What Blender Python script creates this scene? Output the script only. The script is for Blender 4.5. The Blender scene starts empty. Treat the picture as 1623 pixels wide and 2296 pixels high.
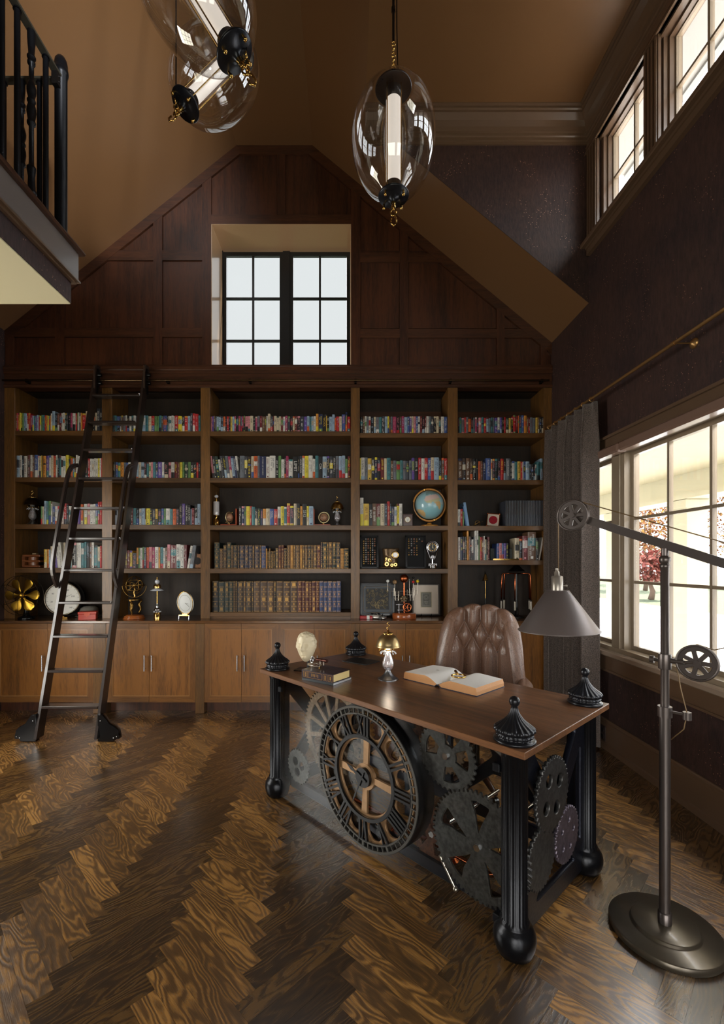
import bpy, bmesh, math, random
from mathutils import Vector, Matrix
random.seed(7)
PI = math.pi
scene = bpy.context.scene
H = 1.42          # eye height
F = 1026.0        # focal length in pixels of the 1623 px wide frame

# ---------------------------------------------------------------- camera
cam_d = bpy.data.cameras.new('camera')
cam = bpy.data.objects.new('camera', cam_d)
scene.collection.objects.link(cam)
cam.location = (0, 0, H)
cam.rotation_euler = (PI/2, 0, 0)
cam_d.sensor_fit = 'HORIZONTAL'
cam_d.sensor_width = 36.0
cam_d.lens = 36.0*F/1623.0
cam_d.shift_x = (811.5-778)/1623.0
cam_d.shift_y = (1262-1148)/1623.0
cam_d.clip_start = 0.05
scene.camera = cam

# ---------------------------------------------------------------- view
scene.view_settings.view_transform = 'Standard'
scene.view_settings.look = 'None'
scene.view_settings.gamma = 1.0
scene.view_settings.use_curve_mapping = False
scene.view_settings.exposure = -0.12

# ---------------------------------------------------------------- world: an even bright overcast sky
world = bpy.data.worlds.new('overcast_sky')
scene.world = world
world.use_nodes = True
bg = world.node_tree.nodes['Background']
bg.inputs[0].default_value = (0.93, 0.97, 1.0, 1)
bg.inputs[1].default_value = 7.0
sun_d = bpy.data.lights.new('sun', 'SUN'); sun_d.energy = 30.0; sun_d.angle = 0.01; sun_d.color = (1.0, 0.93, 0.82)
sun = bpy.data.objects.new('sun', sun_d); scene.collection.objects.link(sun)
sun.rotation_euler = (math.radians(-12), math.radians(32), 0)   # high on the right, over the porch

def area(name, loc, rot, sx, sy, power, col=(1, 1, 1), spread=180):
    l = bpy.data.lights.new(name, 'AREA')
    l.shape = 'RECTANGLE'; l.size = sx; l.size_y = sy; l.energy = power; l.color = col
    l.spread = math.radians(spread)
    o = bpy.data.objects.new(name, l); scene.collection.objects.link(o)
    o.location = loc; o.rotation_euler = rot
    return o
# daylight through the windows of the wall behind the camera, the wall windows on the right and the clerestory, plus two added lamps
area('rear_door_daylight', (-0.9, -2.95, 1.2), (PI/2, 0, 0), 2.0, 2.1, 52, (1.0, 0.90, 0.74))
area('rear_door_daylight_right', (1.2, -2.95, 1.2), (PI/2, 0, 0), 1.0, 2.1, 24, (1.0, 0.92, 0.80))
area('left_window_daylight', (-3.30, 2.55, 1.35), (0, -PI/2, 0), 1.7, 1.3, 50, (1.0, 0.93, 0.78))
area('porch_soffit_light', (2.42, 2.3, 2.56), (0, math.radians(52), 0), 0.3, 3.6, 95, (0.92, 0.96, 1.0))  # added unseen lamp outside the right window, brightens desk and chair
sp_d = bpy.data.lights.new('added_ceiling_patch_spot', 'SPOT'); sp_d.energy = 1700; sp_d.spot_size = math.radians(23); sp_d.spot_blend = 1.0; sp_d.color = (0.95, 0.97, 1.0); sp_d.shadow_soft_size = 0.12  # added out-of-frame spot that makes the bright patch on the left slope
sp_o = bpy.data.objects.new('added_ceiling_patch_spot', sp_d); scene.collection.objects.link(sp_o); sp_o.location = (1.2, -1.2, 3.2)
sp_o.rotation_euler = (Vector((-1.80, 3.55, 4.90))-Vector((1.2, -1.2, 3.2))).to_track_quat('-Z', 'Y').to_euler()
for nm, loc, rot, sx, sy in (('portal_right', (2.16, 2.58, 1.51), (0, PI/2, 0), 1.5, 3.25), ('portal_clerestory', (2.16, 1.96, 4.42), (0, PI/2, 0), 0.72, 3.3), ('portal_back', (-0.63, 4.92, 3.95), (-PI/2, 0, 0), 1.3, 1.4)):
    pl = area(nm, loc, rot, sx, sy, 1); pl.data.cycles.is_portal = True   # guides sky light through the openings

# ---------------------------------------------------------------- helpers
def srgb(*c):
    out = []
    for v in c[:3]:
        v = v/255.0
        out.append(v/12.92 if v <= 0.04045 else ((v+0.055)/1.055)**2.4)
    return tuple(out)+(1.0,)

def P(px, py, Y):
    """world point seen at a pixel, at distance Y"""
    return Vector(((px-778)/F*Y, Y, H+(1262-py)/F*Y))
def X_(px, Y): return (px-778)/F*Y
def Z_(py, Y): return H+(1262-py)/F*Y

MATS = {}
def mat(name, col=(128, 128, 128), rough=0.5, metal=0.0, coat=0.0, emit=0.0, spec=0.5, bump=0.0, bscale=60.0, var=0.0, lin=None, coatr=0.1):
    if name in MATS: return MATS[name]
    m = bpy.data.materials.new(name); m.use_nodes = True
    nt = m.node_tree; b = nt.nodes['Principled BSDF']
    c = lin if lin else srgb(*col)
    b.inputs['Base Color'].default_value = c
    b.inputs['Roughness'].default_value = rough
    b.inputs['Metallic'].default_value = metal
    b.inputs['Coat Weight'].default_value = coat
    b.inputs['Coat Roughness'].default_value = coatr
    b.inputs['Specular IOR Level'].default_value = spec
    if emit:
        b.inputs['Emission Color'].default_value = c
        b.inputs['Emission Strength'].default_value = emit
    if bump or var:
        tc = nt.nodes.new('ShaderNodeTexCoord')
        n = nt.nodes.new('ShaderNodeTexNoise'); n.inputs['Scale'].default_value = bscale; n.inputs['Detail'].default_value = 4
        nt.links.new(tc.outputs['Object'], n.inputs['Vector'])
        if bump:
            bp = nt.nodes.new('ShaderNodeBump'); bp.inputs['Strength'].default_value = bump; bp.inputs['Distance'].default_value = 0.01
            nt.links.new(n.outputs['Fac'], bp.inputs['Height']); nt.links.new(bp.outputs[0], b.inputs['Normal'])
        if var:
            r = nt.nodes.new('ShaderNodeMixRGB'); r.blend_type = 'MIX'
            r.inputs[1].default_value = tuple(v*(1-var) for v in c[:3])+(1,)
            r.inputs[2].default_value = tuple(min(1, v*(1+var)) for v in c[:3])+(1,)
            rm = nt.nodes.new('ShaderNodeMapRange'); rm.inputs[1].default_value = 0.35; rm.inputs[2].default_value = 0.65
            nt.links.new(n.outputs['Fac'], rm.inputs[0]); nt.links.new(rm.outputs[0], r.inputs[0])
            nt.links.new(r.outputs[0], b.inputs['Base Color'])
    MATS[name] = m
    return m

def wood(name, dark, light, axis='Z', rough=0.45, coat=0.0, scale=1.0, fine=1.0, patch=0.0, coatr=0.15, bump=0.12):
    """stained oak: long fibres along one axis of the object's own coordinates, board to board blotches"""
    if name in MATS: return MATS[name]
    m = bpy.data.materials.new(name); m.use_nodes = True
    nt = m.node_tree; N = nt.nodes; L = nt.links; b = N['Principled BSDF']
    tc = N.new('ShaderNodeTexCoord')
    oi = N.new('ShaderNodeObjectInfo')
    off = N.new('ShaderNodeVectorMath'); off.operation = 'SCALE'; off.inputs[0].default_value = (13.7, 7.1, 5.3)
    L.new(oi.outputs['Random'], off.inputs['Scale'])
    add = N.new('ShaderNodeVectorMath'); add.operation = 'ADD'
    L.new(tc.outputs['Object'], add.inputs[0]); L.new(off.outputs[0], add.inputs[1])
    def mp(s_long, s_cross):
        k = N.new('ShaderNodeMapping')
        sc = {'X': (s_long, s_cross, s_cross), 'Y': (s_cross, s_long, s_cross), 'Z': (s_cross, s_cross, s_long)}[axis]
        k.inputs['Scale'].default_value = tuple(v*scale for v in sc)
        L.new(add.outputs[0], k.inputs['Vector']); return k
    n1 = N.new('ShaderNodeTexNoise'); n1.inputs['Scale'].default_value = 1; n1.inputs['Detail'].default_value = 5; n1.inputs['Roughness'].default_value = 0.65; n1.inputs['Distortion'].default_value = 0.25
    L.new(mp(1.4, 26.0).outputs[0], n1.inputs['Vector'])
    n2 = N.new('ShaderNodeTexNoise'); n2.inputs['Scale'].default_value = 1; n2.inputs['Detail'].default_value = 3
    L.new(mp(14.0*fine, 190.0*fine).outputs[0], n2.inputs['Vector'])
    n3 = N.new('ShaderNodeTexNoise'); n3.inputs['Scale'].default_value = 1; n3.inputs['Detail'].default_value = 2
    L.new(mp(1.1, 3.0).outputs[0], n3.inputs['Vector'])
    a = N.new('ShaderNodeMath'); a.operation = 'MULTIPLY_ADD'; a.inputs[1].default_value = 0.55; a.inputs[2].default_value = 0
    L.new(n2.outputs['Fac'], a.inputs[0])
    c = N.new('ShaderNodeMath'); c.operation = 'MULTIPLY_ADD'; c.inputs[1].default_value = 0.75
    L.new(n1.outputs['Fac'], c.inputs[0]); L.new(a.outputs[0], c.inputs[2])
    d = N.new('ShaderNodeMath'); d.operation = 'MULTIPLY_ADD'; d.inputs[1].default_value = 0.25+patch*0.5
    L.new(n3.outputs['Fac'], d.inputs[0]); L.new(c.outputs[0], d.inputs[2])
    cr = N.new('ShaderNodeValToRGB')
    mid = 0.5*(0.55+0.75+0.25+patch*0.5)
    cr.color_ramp.elements[0].position = mid-0.26; cr.color_ramp.elements[0].color = srgb(*dark)
    cr.color_ramp.elements[1].position = mid+0.26; cr.color_ramp.elements[1].color = srgb(*light)
    L.new(d.outputs[0], cr.inputs[0]); L.new(cr.outputs[0], b.inputs['Base Color'])
    bp = N.new('ShaderNodeBump'); bp.inputs['Strength'].default_value = bump; bp.inputs['Distance'].default_value = 0.004
    L.new(a.outputs[0], bp.inputs['Height']); L.new(bp.outputs[0], b.inputs['Normal'])
    b.inputs['Roughness'].default_value = rough; b.inputs['Coat Weight'].default_value = coat; b.inputs['Coat Roughness'].default_value = coatr
    MATS[name] = m
    return m

def glass(name, tint=(1, 1, 1), refl=1.0, rough=0.02, ior=1.5):
    """thin clear glass: transparent sheet with a Fresnel reflection"""
    if name in MATS: return MATS[name]
    m = bpy.data.materials.new(name); m.use_nodes = True
    nt = m.node_tree; N = nt.nodes; L = nt.links
    N.remove(N['Principled BSDF'])
    t = N.new('ShaderNodeBsdfTransparent'); t.inputs[0].default_value = tuple(tint)+(1,)
    g = N.new('ShaderNodeBsdfGlossy'); g.inputs['Roughness'].default_value = rough; g.inputs[0].default_value = (refl, refl, refl, 1)
    f = N.new('ShaderNodeFresnel')
    ge = N.new('ShaderNodeNewGeometry'); mr = N.new('ShaderNodeMapRange'); mr.inputs[3].default_value = ior; mr.inputs[4].default_value = 1.0/ior
    L.new(ge.outputs['Backfacing'], mr.inputs[0]); L.new(mr.outputs[0], f.inputs[0])   # the same reflection from either side of the sheet
    mx = N.new('ShaderNodeMixShader')
    L.new(f.outputs[0], mx.inputs[0]); L.new(t.outputs[0], mx.inputs[1]); L.new(g.outputs[0], mx.inputs[2])
    L.new(mx.outputs[0], N['Material Output'].inputs[0])
    MATS[name] = m
    return m

def frosted(name, tint, trans=0.5):
    if name in MATS: return MATS[name]
    m = bpy.data.materials.new(name); m.use_nodes = True
    b = m.node_tree.nodes['Principled BSDF']
    b.inputs['Base Color'].default_value = tuple(tint)+(1,)
    b.inputs['Transmission Weight'].default_value = 1.0
    b.inputs['Roughness'].default_value = trans; b.inputs['IOR'].default_value = 1.05
    MATS[name] = m
    return m

class MB:
    """collects faces and links them as one mesh object"""
    def __init__(s, M=None):
        s.v = []; s.f = []; s.mi = []; s.sm = []; s.uv = []; s.mats = []; s.M = M or Matrix(); s.cur = 0; s.hasuv = False
    def mat(s, m):
        if m not in s.mats: s.mats.append(m)
        s.cur = s.mats.index(m); return s
    def add(s, vs, fs, smooth=False, M=None, uvs=None):
        T = s.M @ M if M else s.M
        o = len(s.v)
        s.v += [tuple(T @ Vector(p)) for p in vs]
        for i, f in enumerate(fs):
            s.f.append([o+k for k in f]); s.mi.append(s.cur); s.sm.append(smooth)
            s.uv.append(uvs[i] if uvs else None)
        return s
    def box(s, x0, x1, y0, y1, z0, z1, M=None):
        vs = [(x0, y0, z0), (x1, y0, z0), (x1, y1, z0), (x0, y1, z0), (x0, y0, z1), (x1, y0, z1), (x1, y1, z1), (x0, y1, z1)]
        return s.add(vs, [(3, 2, 1, 0), (4, 5, 6, 7), (0, 1, 5, 4), (1, 2, 6, 5), (2, 3, 7, 6), (3, 0, 4, 7)], M=M)
    def cbox(s, c, d, M=None):
        return s.box(c[0]-d[0]/2, c[0]+d[0]/2, c[1]-d[1]/2, c[1]+d[1]/2, c[2]-d[2]/2, c[2]+d[2]/2, M)
    def bbox(s, x0, x1, y0, y1, z0, z1, b=0.003, M=None):
        """box with chamfered edges"""
        xs, ys, zs = (x0, x1), (y0, y1), (z0, z1)
        vs = []; idx = {}
        for i in (0, 1):
            for j in (0, 1):
                for k in (0, 1):
                    sx = 1 if i == 0 else -1; sy = 1 if j == 0 else -1; sz = 1 if k == 0 else -1
                    for a, p in enumerate([(xs[i], ys[j]+sy*b, zs[k]+sz*b), (xs[i]+sx*b, ys[j], zs[k]+sz*b), (xs[i]+sx*b, ys[j]+sy*b, zs[k])]):
                        idx[(i, j, k, a)] = len(vs); vs.append(p)
        I = idx
        fs = []
        for i in (0, 1):
            q = [I[(i, 0, 0, 0)], I[(i, 1, 0, 0)], I[(i, 1, 1, 0)], I[(i, 0, 1, 0)]]; fs.append(q if i else q[::-1])
            q = [I[(0, i, 0, 1)], I[(1, i, 0, 1)], I[(1, i, 1, 1)], I[(0, i, 1, 1)]]; fs.append(q[::-1] if i else q)
            q = [I[(0, 0, i, 2)], I[(1, 0, i, 2)], I[(1, 1, i, 2)], I[(0, 1, i, 2)]]; fs.append(q if i else q[::-1])
        for i in (0, 1):
            for j in (0, 1):
                fs.append([I[(i, j, 0, 0)], I[(i, j, 1, 0)], I[(i, j, 1, 1)], I[(i, j, 0, 1)]])
                fs.append([I[(i, 0, j, 0)], I[(i, 1, j, 0)], I[(i, 1, j, 2)], I[(i, 0, j, 2)]])
                fs.append([I[(0, i, j, 1)], I[(1, i, j, 1)], I[(1, i, j, 2)], I[(0, i, j, 2)]])
                for k in (0, 1):
                    fs.append([I[(i, j, k, 0)], I[(i, j, k, 1)], I[(i, j, k, 2)]])
        return s.add(vs, fs, M=M)
    def lathe(s, prof, n=24, M=None, smooth=True, rfun=None, cap=True):
        """prof: list of (r, z)"""
        vs = []; fs = []
        m = len(prof)
        for (r, z) in prof:
            for k in range(n):
                a = 2*PI*k/n
                rr = rfun(r, z, a) if rfun else r
                vs.append((rr*math.cos(a), rr*math.sin(a), z))
        for i in range(m-1):
            for k in range(n):
                k2 = (k+1) % n
                fs.append((i*n+k, i*n+k2, (i+1)*n+k2, (i+1)*n+k))
        s.add(vs, fs, smooth, M)
        if cap:
            if prof[0][0] > 1e-5: s.add(vs[:n], [tuple(range(n))[::-1]], False, M)
            if prof[-1][0] > 1e-5: s.add(vs[-n:], [tuple(range(n))], False, M)
        return s
    def cyl(s, p0, p1, r0, r1=None, n=12, smooth=True):
        r1 = r0 if r1 is None else r1
        p0 = Vector(p0); p1 = Vector(p1); d = p1-p0; L = d.length
        q = Vector((0, 0, 1)).rotation_difference(d.normalized()) if L > 1e-9 else None
        M = Matrix.Translation(p0) @ (q.to_matrix().to_4x4() if q else Matrix())
        return s.lathe([(r0, 0), (r1, L)], n, M, smooth)
    def sphere(s, c, r, n=16, m=10, sc=(1, 1, 1), M=None):
        prof = [(max(1e-6, math.sin(PI*i/m)), -math.cos(PI*i/m)) for i in range(m+1)]
        T = Matrix.Translation(Vector(c)) @ Matrix.Diagonal((r*sc[0], r*sc[1], r*sc[2], 1))
        return s.lathe(prof, n, (M @ T) if M else T, True, cap=False)
    def torus(s, c, R, r, axis='Z', n=32, m=8, a0=0, a1=2*PI, M=None, sc=(1, 1, 1)):
        full = abs(a1-a0-2*PI) < 1e-6
        nn = n if full else n+1
        pts = []
        for k in range(nn):
            a = a0+(a1-a0)*k/n
            pts.append((a, R*math.cos(a), R*math.sin(a)))
        vs = []; fs = []
        for (a, x, y) in pts:
            for j in range(m):
                b = 2*PI*j/m
                rr = R+r*math.cos(b)
                p = (rr*math.cos(a)*sc[0], rr*math.sin(a)*sc[1], r*math.sin(b)*sc[2])
                if axis == 'Y': p = (p[0], -p[2], p[1])
                elif axis == 'X': p = (p[2], p[0], p[1])
                vs.append((p[0]+c[0], p[1]+c[1], p[2]+c[2]))
        for k in range(nn if full else nn-1):
            k2 = (k+1) % nn
            for j in range(m):
                j2 = (j+1) % m
                fs.append((k*m+j, k2*m+j, k2*m+j2, k*m+j2))
        return s.add(vs, fs, True, M)
    def tube(s, pts, r, n=8, M=None, flat=None, caps=True, radii=None):
        """round (or flat: (half width, half thickness)) bar swept along points"""
        pts = [Vector(p) for p in pts]
        vs = []; fs = []
        up = Vector((0, 0, 1)); prevn = None
        for i, p in enumerate(pts):
            t = (pts[min(i+1, len(pts)-1)]-pts[max(i-1, 0)])
            if t.length < 1e-9: t = Vector((0, 0, 1))
            t.normalize()
            if prevn is None:
                nrm = up.cross(t)
                if nrm.length < 1e-3: nrm = Vector((1, 0, 0)).cross(t)
                if nrm.length < 1e-3: nrm = Vector((0, 1, 0)).cross(t)
            else:
                nrm = prevn-t*prevn.dot(t)
            nrm.normalize(); prevn = nrm
            bn = t.cross(nrm)
            rr = radii[i] if radii else r
            for k in range(n):
                a = 2*PI*k/n
                if flat:
                    q = 2*PI*(k+0.5)/n
                    ca, sa = math.cos(q), math.sin(q)
                    if n == 4: ca = math.copysign(1, ca); sa = math.copysign(1, sa)
                    vs.append(p+nrm*ca*flat[0]+bn*sa*flat[1])
                else:
                    vs.append(p+nrm*math.cos(a)*rr+bn*math.sin(a)*rr)
        for i in range(len(pts)-1):
            for k in range(n):
                k2 = (k+1) % n
                fs.append((i*n+k, i*n+k2, (i+1)*n+k2, (i+1)*n+k))
        if caps:
            fs.append(tuple(range(n))[::-1]); fs.append(tuple((len(pts)-1)*n+k for k in range(n)))
        return s.add([tuple(v) for v in vs], fs, not (flat and n == 4), M)
    def prism(s, poly, axis, a0, a1, M=None):
        """convex or simple polygon (2D) extruded along an axis"""
        n = len(poly)
        def p3(p, a):
            return {'X': (a, p[0], p[1]), 'Y': (p[0], a, p[1]), 'Z': (p[0], p[1], a)}[axis]
        vs = [p3(p, a0) for p in poly]+[p3(p, a1) for p in poly]
        fs = [tuple(range(n)), tuple(range(n, 2*n))[::-1]]
        for k in range(n):
            k2 = (k+1) % n
            fs.append((k, k+n, k2+n, k2))
        return s.add(vs, fs, M=M)
    def sweep(s, prof, path, M=None, closed=False):
        """profile (offset out, offset up) given per path point via frames: path = list of (origin, outvec, upvec)"""
        n = len(prof); vs = []; fs = []
        for (o, u, w) in path:
            o = Vector(o); u = Vector(u); w = Vector(w)
            for (a, b) in prof: vs.append(tuple(o+u*a+w*b))
        for i in range(len(path)-1):
            for k in range(n-1 if not closed else n):
                k2 = (k+1) % n
                fs.append((i*n+k, i*n+k2, (i+1)*n+k2, (i+1)*n+k))
        if closed:
            fs.append(tuple(range(n))[::-1]); fs.append(tuple((len(path)-1)*n+k for k in range(n)))
        return s.add(vs, fs, M=M)
    def mesh(s, name):
        me = bpy.data.meshes.new(name)
        me.from_pydata(s.v, [], s.f)
        for m in s.mats: me.materials.append(m)
        me.polygons.foreach_set('material_index', s.mi)
        me.polygons.foreach_set('use_smooth', s.sm)
        if any(u is not None for u in s.uv):
            lay = me.uv_layers.new(name='UVMap'); d = lay.data; k = 0
            for i, f in enumerate(s.f):
                u = s.uv[i]
                for j in range(len(f)):
                    if u is not None: d[k].uv = u[j]
                    k += 1
        me.update()
        return me
    def build(s, name, m=None, parent=None, loc=None, fixn=True):
        if m is not None and not s.mats: s.mats = [m]
        me = s.mesh(name)
        if fixn:
            bm = bmesh.new(); bm.from_mesh(me)
            bmesh.ops.recalc_face_normals(bm, faces=bm.faces); bm.to_mesh(me); bm.free()
        return link(name, me, parent, loc)

def link(name, me, parent=None, loc=None, M=None):
    o = bpy.data.objects.new(name, me); scene.collection.objects.link(o)
    if parent: o.parent = parent
    if loc is not None: o.location = loc
    if M is not None: o.matrix_local = M
    return o

def thing(name, label, cat, loc=(0, 0, 0), rz=0.0, group=None):
    o = bpy.data.objects.new(name, None); scene.collection.objects.link(o)
    o.empty_display_size = 0.05
    o.location = loc; o.rotation_euler = (0, 0, rz)
    o['label'] = label; o['category'] = cat
    if group: o['group'] = group
    return o
def tag(o, label, cat, group=None):
    o['label'] = label; o['category'] = cat
    if group: o['group'] = group
    return o
def struct(o): o['kind'] = 'structure'; return o
def stuff(o): o['kind'] = 'stuff'; return o

def R(axis, deg): return Matrix.Rotation(math.radians(deg), 4, axis)
def T(x, y, z): return Matrix.Translation((x, y, z))

def plate_mesh(name, splines, depth, bevel=0.0, m=None, res=1):
    """flat plate with holes: 2D outlines (x, y) -> mesh in the XY plane, thickness along Z (centred)"""
    cu = bpy.data.curves.new(name, 'CURVE'); cu.dimensions = '2D'; cu.fill_mode = 'BOTH'
    cu.extrude = depth/2-bevel; cu.bevel_depth = bevel; cu.bevel_resolution = 0
    for pts in splines:
        sp = cu.splines.new('POLY'); sp.points.add(len(pts)-1); sp.use_cyclic_u = True
        for i, p in enumerate(pts): sp.points[i].co = (p[0], p[1], 0, 1)
    o = bpy.data.objects.new(name, cu)
    me = bpy.data.meshes.new_from_object(o)
    me.name = name
    bpy.data.objects.remove(o); bpy.data.curves.remove(cu)
    if m: me.materials.clear(); me.materials.append(m)
    return me
def text_mesh(txt, size, depth, m, name='lettering', align='CENTER'):
    cu = bpy.data.curves.new(name, 'FONT'); cu.body = txt; cu.size = size; cu.extrude = depth
    cu.align_x = align; cu.align_y = 'CENTER'; cu.resolution_u = 2
    o = bpy.data.objects.new(name, cu)
    me = bpy.data.meshes.new_from_object(o); me.name = name
    bpy.data.objects.remove(o); bpy.data.curves.remove(cu)
    me.materials.clear(); me.materials.append(m)
    return me
def circle(cx, cy, r, n=24, ry=None, rot=0):
    ry = r if ry is None else ry
    out = []
    for k in range(n):
        a = 2*PI*k/n; x = r*math.cos(a); y = ry*math.sin(a)
        out.append((cx+x*math.cos(rot)-y*math.sin(rot), cy+x*math.sin(rot)+y*math.cos(rot)))
    return out
def gear_outline(r, teeth, h, cx=0, cy=0, ph=0):
    out = []
    for k in range(teeth):
        for (t, rr) in ((0.0, r-h), (0.22, r-h), (0.36, r), (0.64, r), (0.78, r-h)):
            a = ph+2*PI*(k+t)/teeth
            out.append((cx+rr*math.cos(a), cy+rr*math.sin(a)))
    return out
def sector_hole(r0, r1, a0, a1, n=6, g=0.0):
    """window between two spokes of constant half width g"""
    out = []
    for k in range(n+1):
        a = a0+(a1-a0)*k/n; out.append((r1*math.cos(a), r1*math.sin(a)))
    for k in range(n+1):
        a = a1+(a0-a1)*k/n; out.append((r0*math.cos(a), r0*math.sin(a)))
    return out
def clip_poly(poly, a, b, c):
    """keep a*x+b*z <= c"""
    out = []
    n = len(poly)
    for i in range(n):
        p, q = poly[i], poly[(i+1) % n]
        dp = a*p[0]+b*p[1]-c; dq = a*q[0]+b*q[1]-c
        if dp <= 0: out.append(p)
        if (dp < 0 < dq) or (dq < 0 < dp):
            t = dp/(dp-dq); out.append((p[0]+(q[0]-p[0])*t, p[1]+(q[1]-p[1])*t))
    return out

# ---------------------------------------------------------------- materials
M_oakV = wood('stained_oak_upright', (62, 41, 18), (118, 80, 35), 'Z', 0.42, 0.15, patch=0.35)
M_oakH = wood('stained_oak_shelf', (56, 37, 17), (108, 72, 32), 'X', 0.42, 0.15, patch=0.25)
M_oakDV = wood('dark_stained_oak_upright', (36, 18, 11), (82, 45, 25), 'Z', 0.42, 0.15, patch=0.5)
M_oakDH = wood('dark_stained_oak_rail', (40, 21, 12), (84, 48, 27), 'X', 0.42, 0.15, patch=0.3)
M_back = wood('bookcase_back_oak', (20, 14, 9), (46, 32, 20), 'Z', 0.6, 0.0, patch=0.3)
M_desk = wood('desktop_walnut', (58, 38, 25), (122, 82, 53), 'X', 0.33, 0.3, patch=0.35, coatr=0.22, bump=0.06)
M_paint = mat('brown_satin_trim_paint', (100, 78, 60), 0.30, coat=0.3)
M_ceil = mat('brown_ceiling_paint', (120, 86, 54), 0.40, coat=0.2, bump=0.02, bscale=25, coatr=0.3)
M_black = mat('black_powder_coated_metal', (24, 25, 29), 0.36, 0.5, bump=0.03, bscale=300)
M_blackgloss = mat('black_lacquer', (14, 14, 16), 0.22, 0.2)
M_iron = mat('cast_iron_blue_black', (30, 32, 42), 0.30, 0.7, bump=0.08, bscale=90)
M_steel = mat('mottled_gunmetal', (76, 75, 74), 0.4, 0.75, bump=0.04, bscale=60, var=0.35)
M_steelb = mat('brown_gunmetal', (120, 100, 82), 0.42, 0.7, bump=0.06, bscale=60, var=0.25)
M_rust = mat('rusty_gear_steel', (92, 60, 46), 0.5, 0.7, bump=0.1, bscale=80, var=0.35)
M_tan = mat('tan_brass_plate', (158, 124, 90), 0.4, 0.55, var=0.15, bscale=20)
M_brass = mat('polished_brass', (196, 158, 92), 0.2, 1.0)
M_gold = mat('bright_gold', (212, 172, 100), 0.16, 1.0)
M_abrass = mat('aged_brass', (150, 116, 62), 0.32, 1.0, var=0.3, bscale=40)
M_copper = mat('copper_pipe', (196, 108, 68), 0.22, 1.0)
M_chrome = mat('chrome', (205, 205, 208), 0.12, 1.0)
M_nickel = mat('satin_nickel', (190, 180, 168), 0.28, 1.0)
M_bronze = mat('satin_bronze_grey', (104, 96, 93), 0.36, 0.8, coat=0.1)
M_cream = mat('ivory_resin', (232, 218, 186), 0.4)
M_white = mat('white_enamel', (225, 224, 218), 0.35)
M_paper = mat('book_page_edges', (204, 186, 148), 0.8, bump=0.1, bscale=400)
M_clear = glass('clear_glass')
M_pane = glass('window_glass', ior=1.35)
M_globe = glass('blown_glass_globe', (0.93, 0.93, 0.925), ior=2.1, rough=0.015)
# ================================================================ SETTING
XL, XR, YB, YD, YN = -3.33, 1.99, 4.45, 3.77, -3.0
RZ = 5.48; RX0, RX1 = -1.076, -0.338; KL, KR = 3.68, 3.56
SR = (RZ-KR)/(XR-RX1)             # right slope
SL = (RZ-KL)/(RX0-XL)
ZD = 5.08; XD = RX1+(RZ-ZD)/SR    # flat dormer ceiling

def wallpaper():
    m = bpy.data.materials.new('textured_plum_wallcovering'); m.use_nodes = True
    nt = m.node_tree; N = nt.nodes; L = nt.links; b = N['Principled BSDF']
    tc = N.new('ShaderNodeTexCoord')
    mp = N.new('ShaderNodeMapping'); mp.inputs['Scale'].default_value = (60, 60, 14)
    L.new(tc.outputs['Object'], mp.inputs['Vector'])
    n1 = N.new('ShaderNodeTexNoise'); n1.inputs['Scale'].default_value = 1; n1.inputs['Detail'].default_value = 6; n1.inputs['Roughness'].default_value = 0.75
    L.new(mp.outputs[0], n1.inputs['Vector'])
    n2 = N.new('ShaderNodeTexNoise'); n2.inputs['Scale'].default_value = 2.2; n2.inputs['Detail'].default_value = 3
    L.new(tc.outputs['Object'], n2.inputs['Vector'])
    cr = N.new('ShaderNodeValToRGB')
    cr.color_ramp.elements[0].position = 0.36; cr.color_ramp.elements[0].color = srgb(38, 28, 28)
    cr.color_ramp.elements[1].position = 0.66; cr.color_ramp.elements[1].color = srgb(82, 59, 54)
    L.new(n1.outputs['Fac'], cr.inputs[0])
    mx = N.new('ShaderNodeMixRGB'); mx.blend_type = 'MIX'; mx.inputs[0].default_value = 0.35
    cr2 = N.new('ShaderNodeValToRGB')
    cr2.color_ramp.elements[0].position = 0.4; cr2.color_ramp.elements[0].color = srgb(38, 28, 31)
    cr2.color_ramp.elements[1].position = 0.62; cr2.color_ramp.elements[1].color = srgb(74, 50, 40)
    L.new(n2.outputs['Fac'], cr2.inputs[0]); L.new(cr.outputs[0], mx.inputs[1]); L.new(cr2.outputs[0], mx.inputs[2])
    v = N.new('ShaderNodeTexVoronoi'); v.inputs['Scale'].default_value = 55
    L.new(tc.outputs['Object'], v.inputs['Vector'])
    th = N.new('ShaderNodeMath'); th.operation = 'LESS_THAN'; th.inputs[1].default_value = 0.15
    L.new(v.outputs['Distance'], th.inputs[0])
    n3 = N.new('ShaderNodeTexNoise'); n3.inputs['Scale'].default_value = 5; L.new(tc.outputs['Object'], n3.inputs['Vector'])
    th2 = N.new('ShaderNodeMath'); th2.operation = 'GREATER_THAN'; th2.inputs[1].default_value = 0.56
    L.new(n3.outputs['Fac'], th2.inputs[0])
    mu = N.new('ShaderNodeMath'); mu.operation = 'MULTIPLY'; L.new(th.outputs[0], mu.inputs[0]); L.new(th2.outputs[0], mu.inputs[1])
    L.new(mu.outputs[0], b.inputs['Metallic'])
    mx2 = N.new('ShaderNodeMixRGB'); mx2.inputs[2].default_value = srgb(205, 165, 140)
    L.new(mu.outputs[0], mx2.inputs[0]); L.new(mx.outputs[0], mx2.inputs[1])
    L.new(mx2.outputs[0], b.inputs['Base Color'])
    b.inputs['Roughness'].default_value = 0.55
    bp = N.new('ShaderNodeBump'); bp.inputs['Strength'].default_value = 0.35; bp.inputs['Distance'].default_value = 0.006
    L.new(n1.outputs['Fac'], bp.inputs['Height']); L.new(bp.outputs[0], b.inputs['Normal'])
    return m
M_wall = wallpaper()

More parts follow.
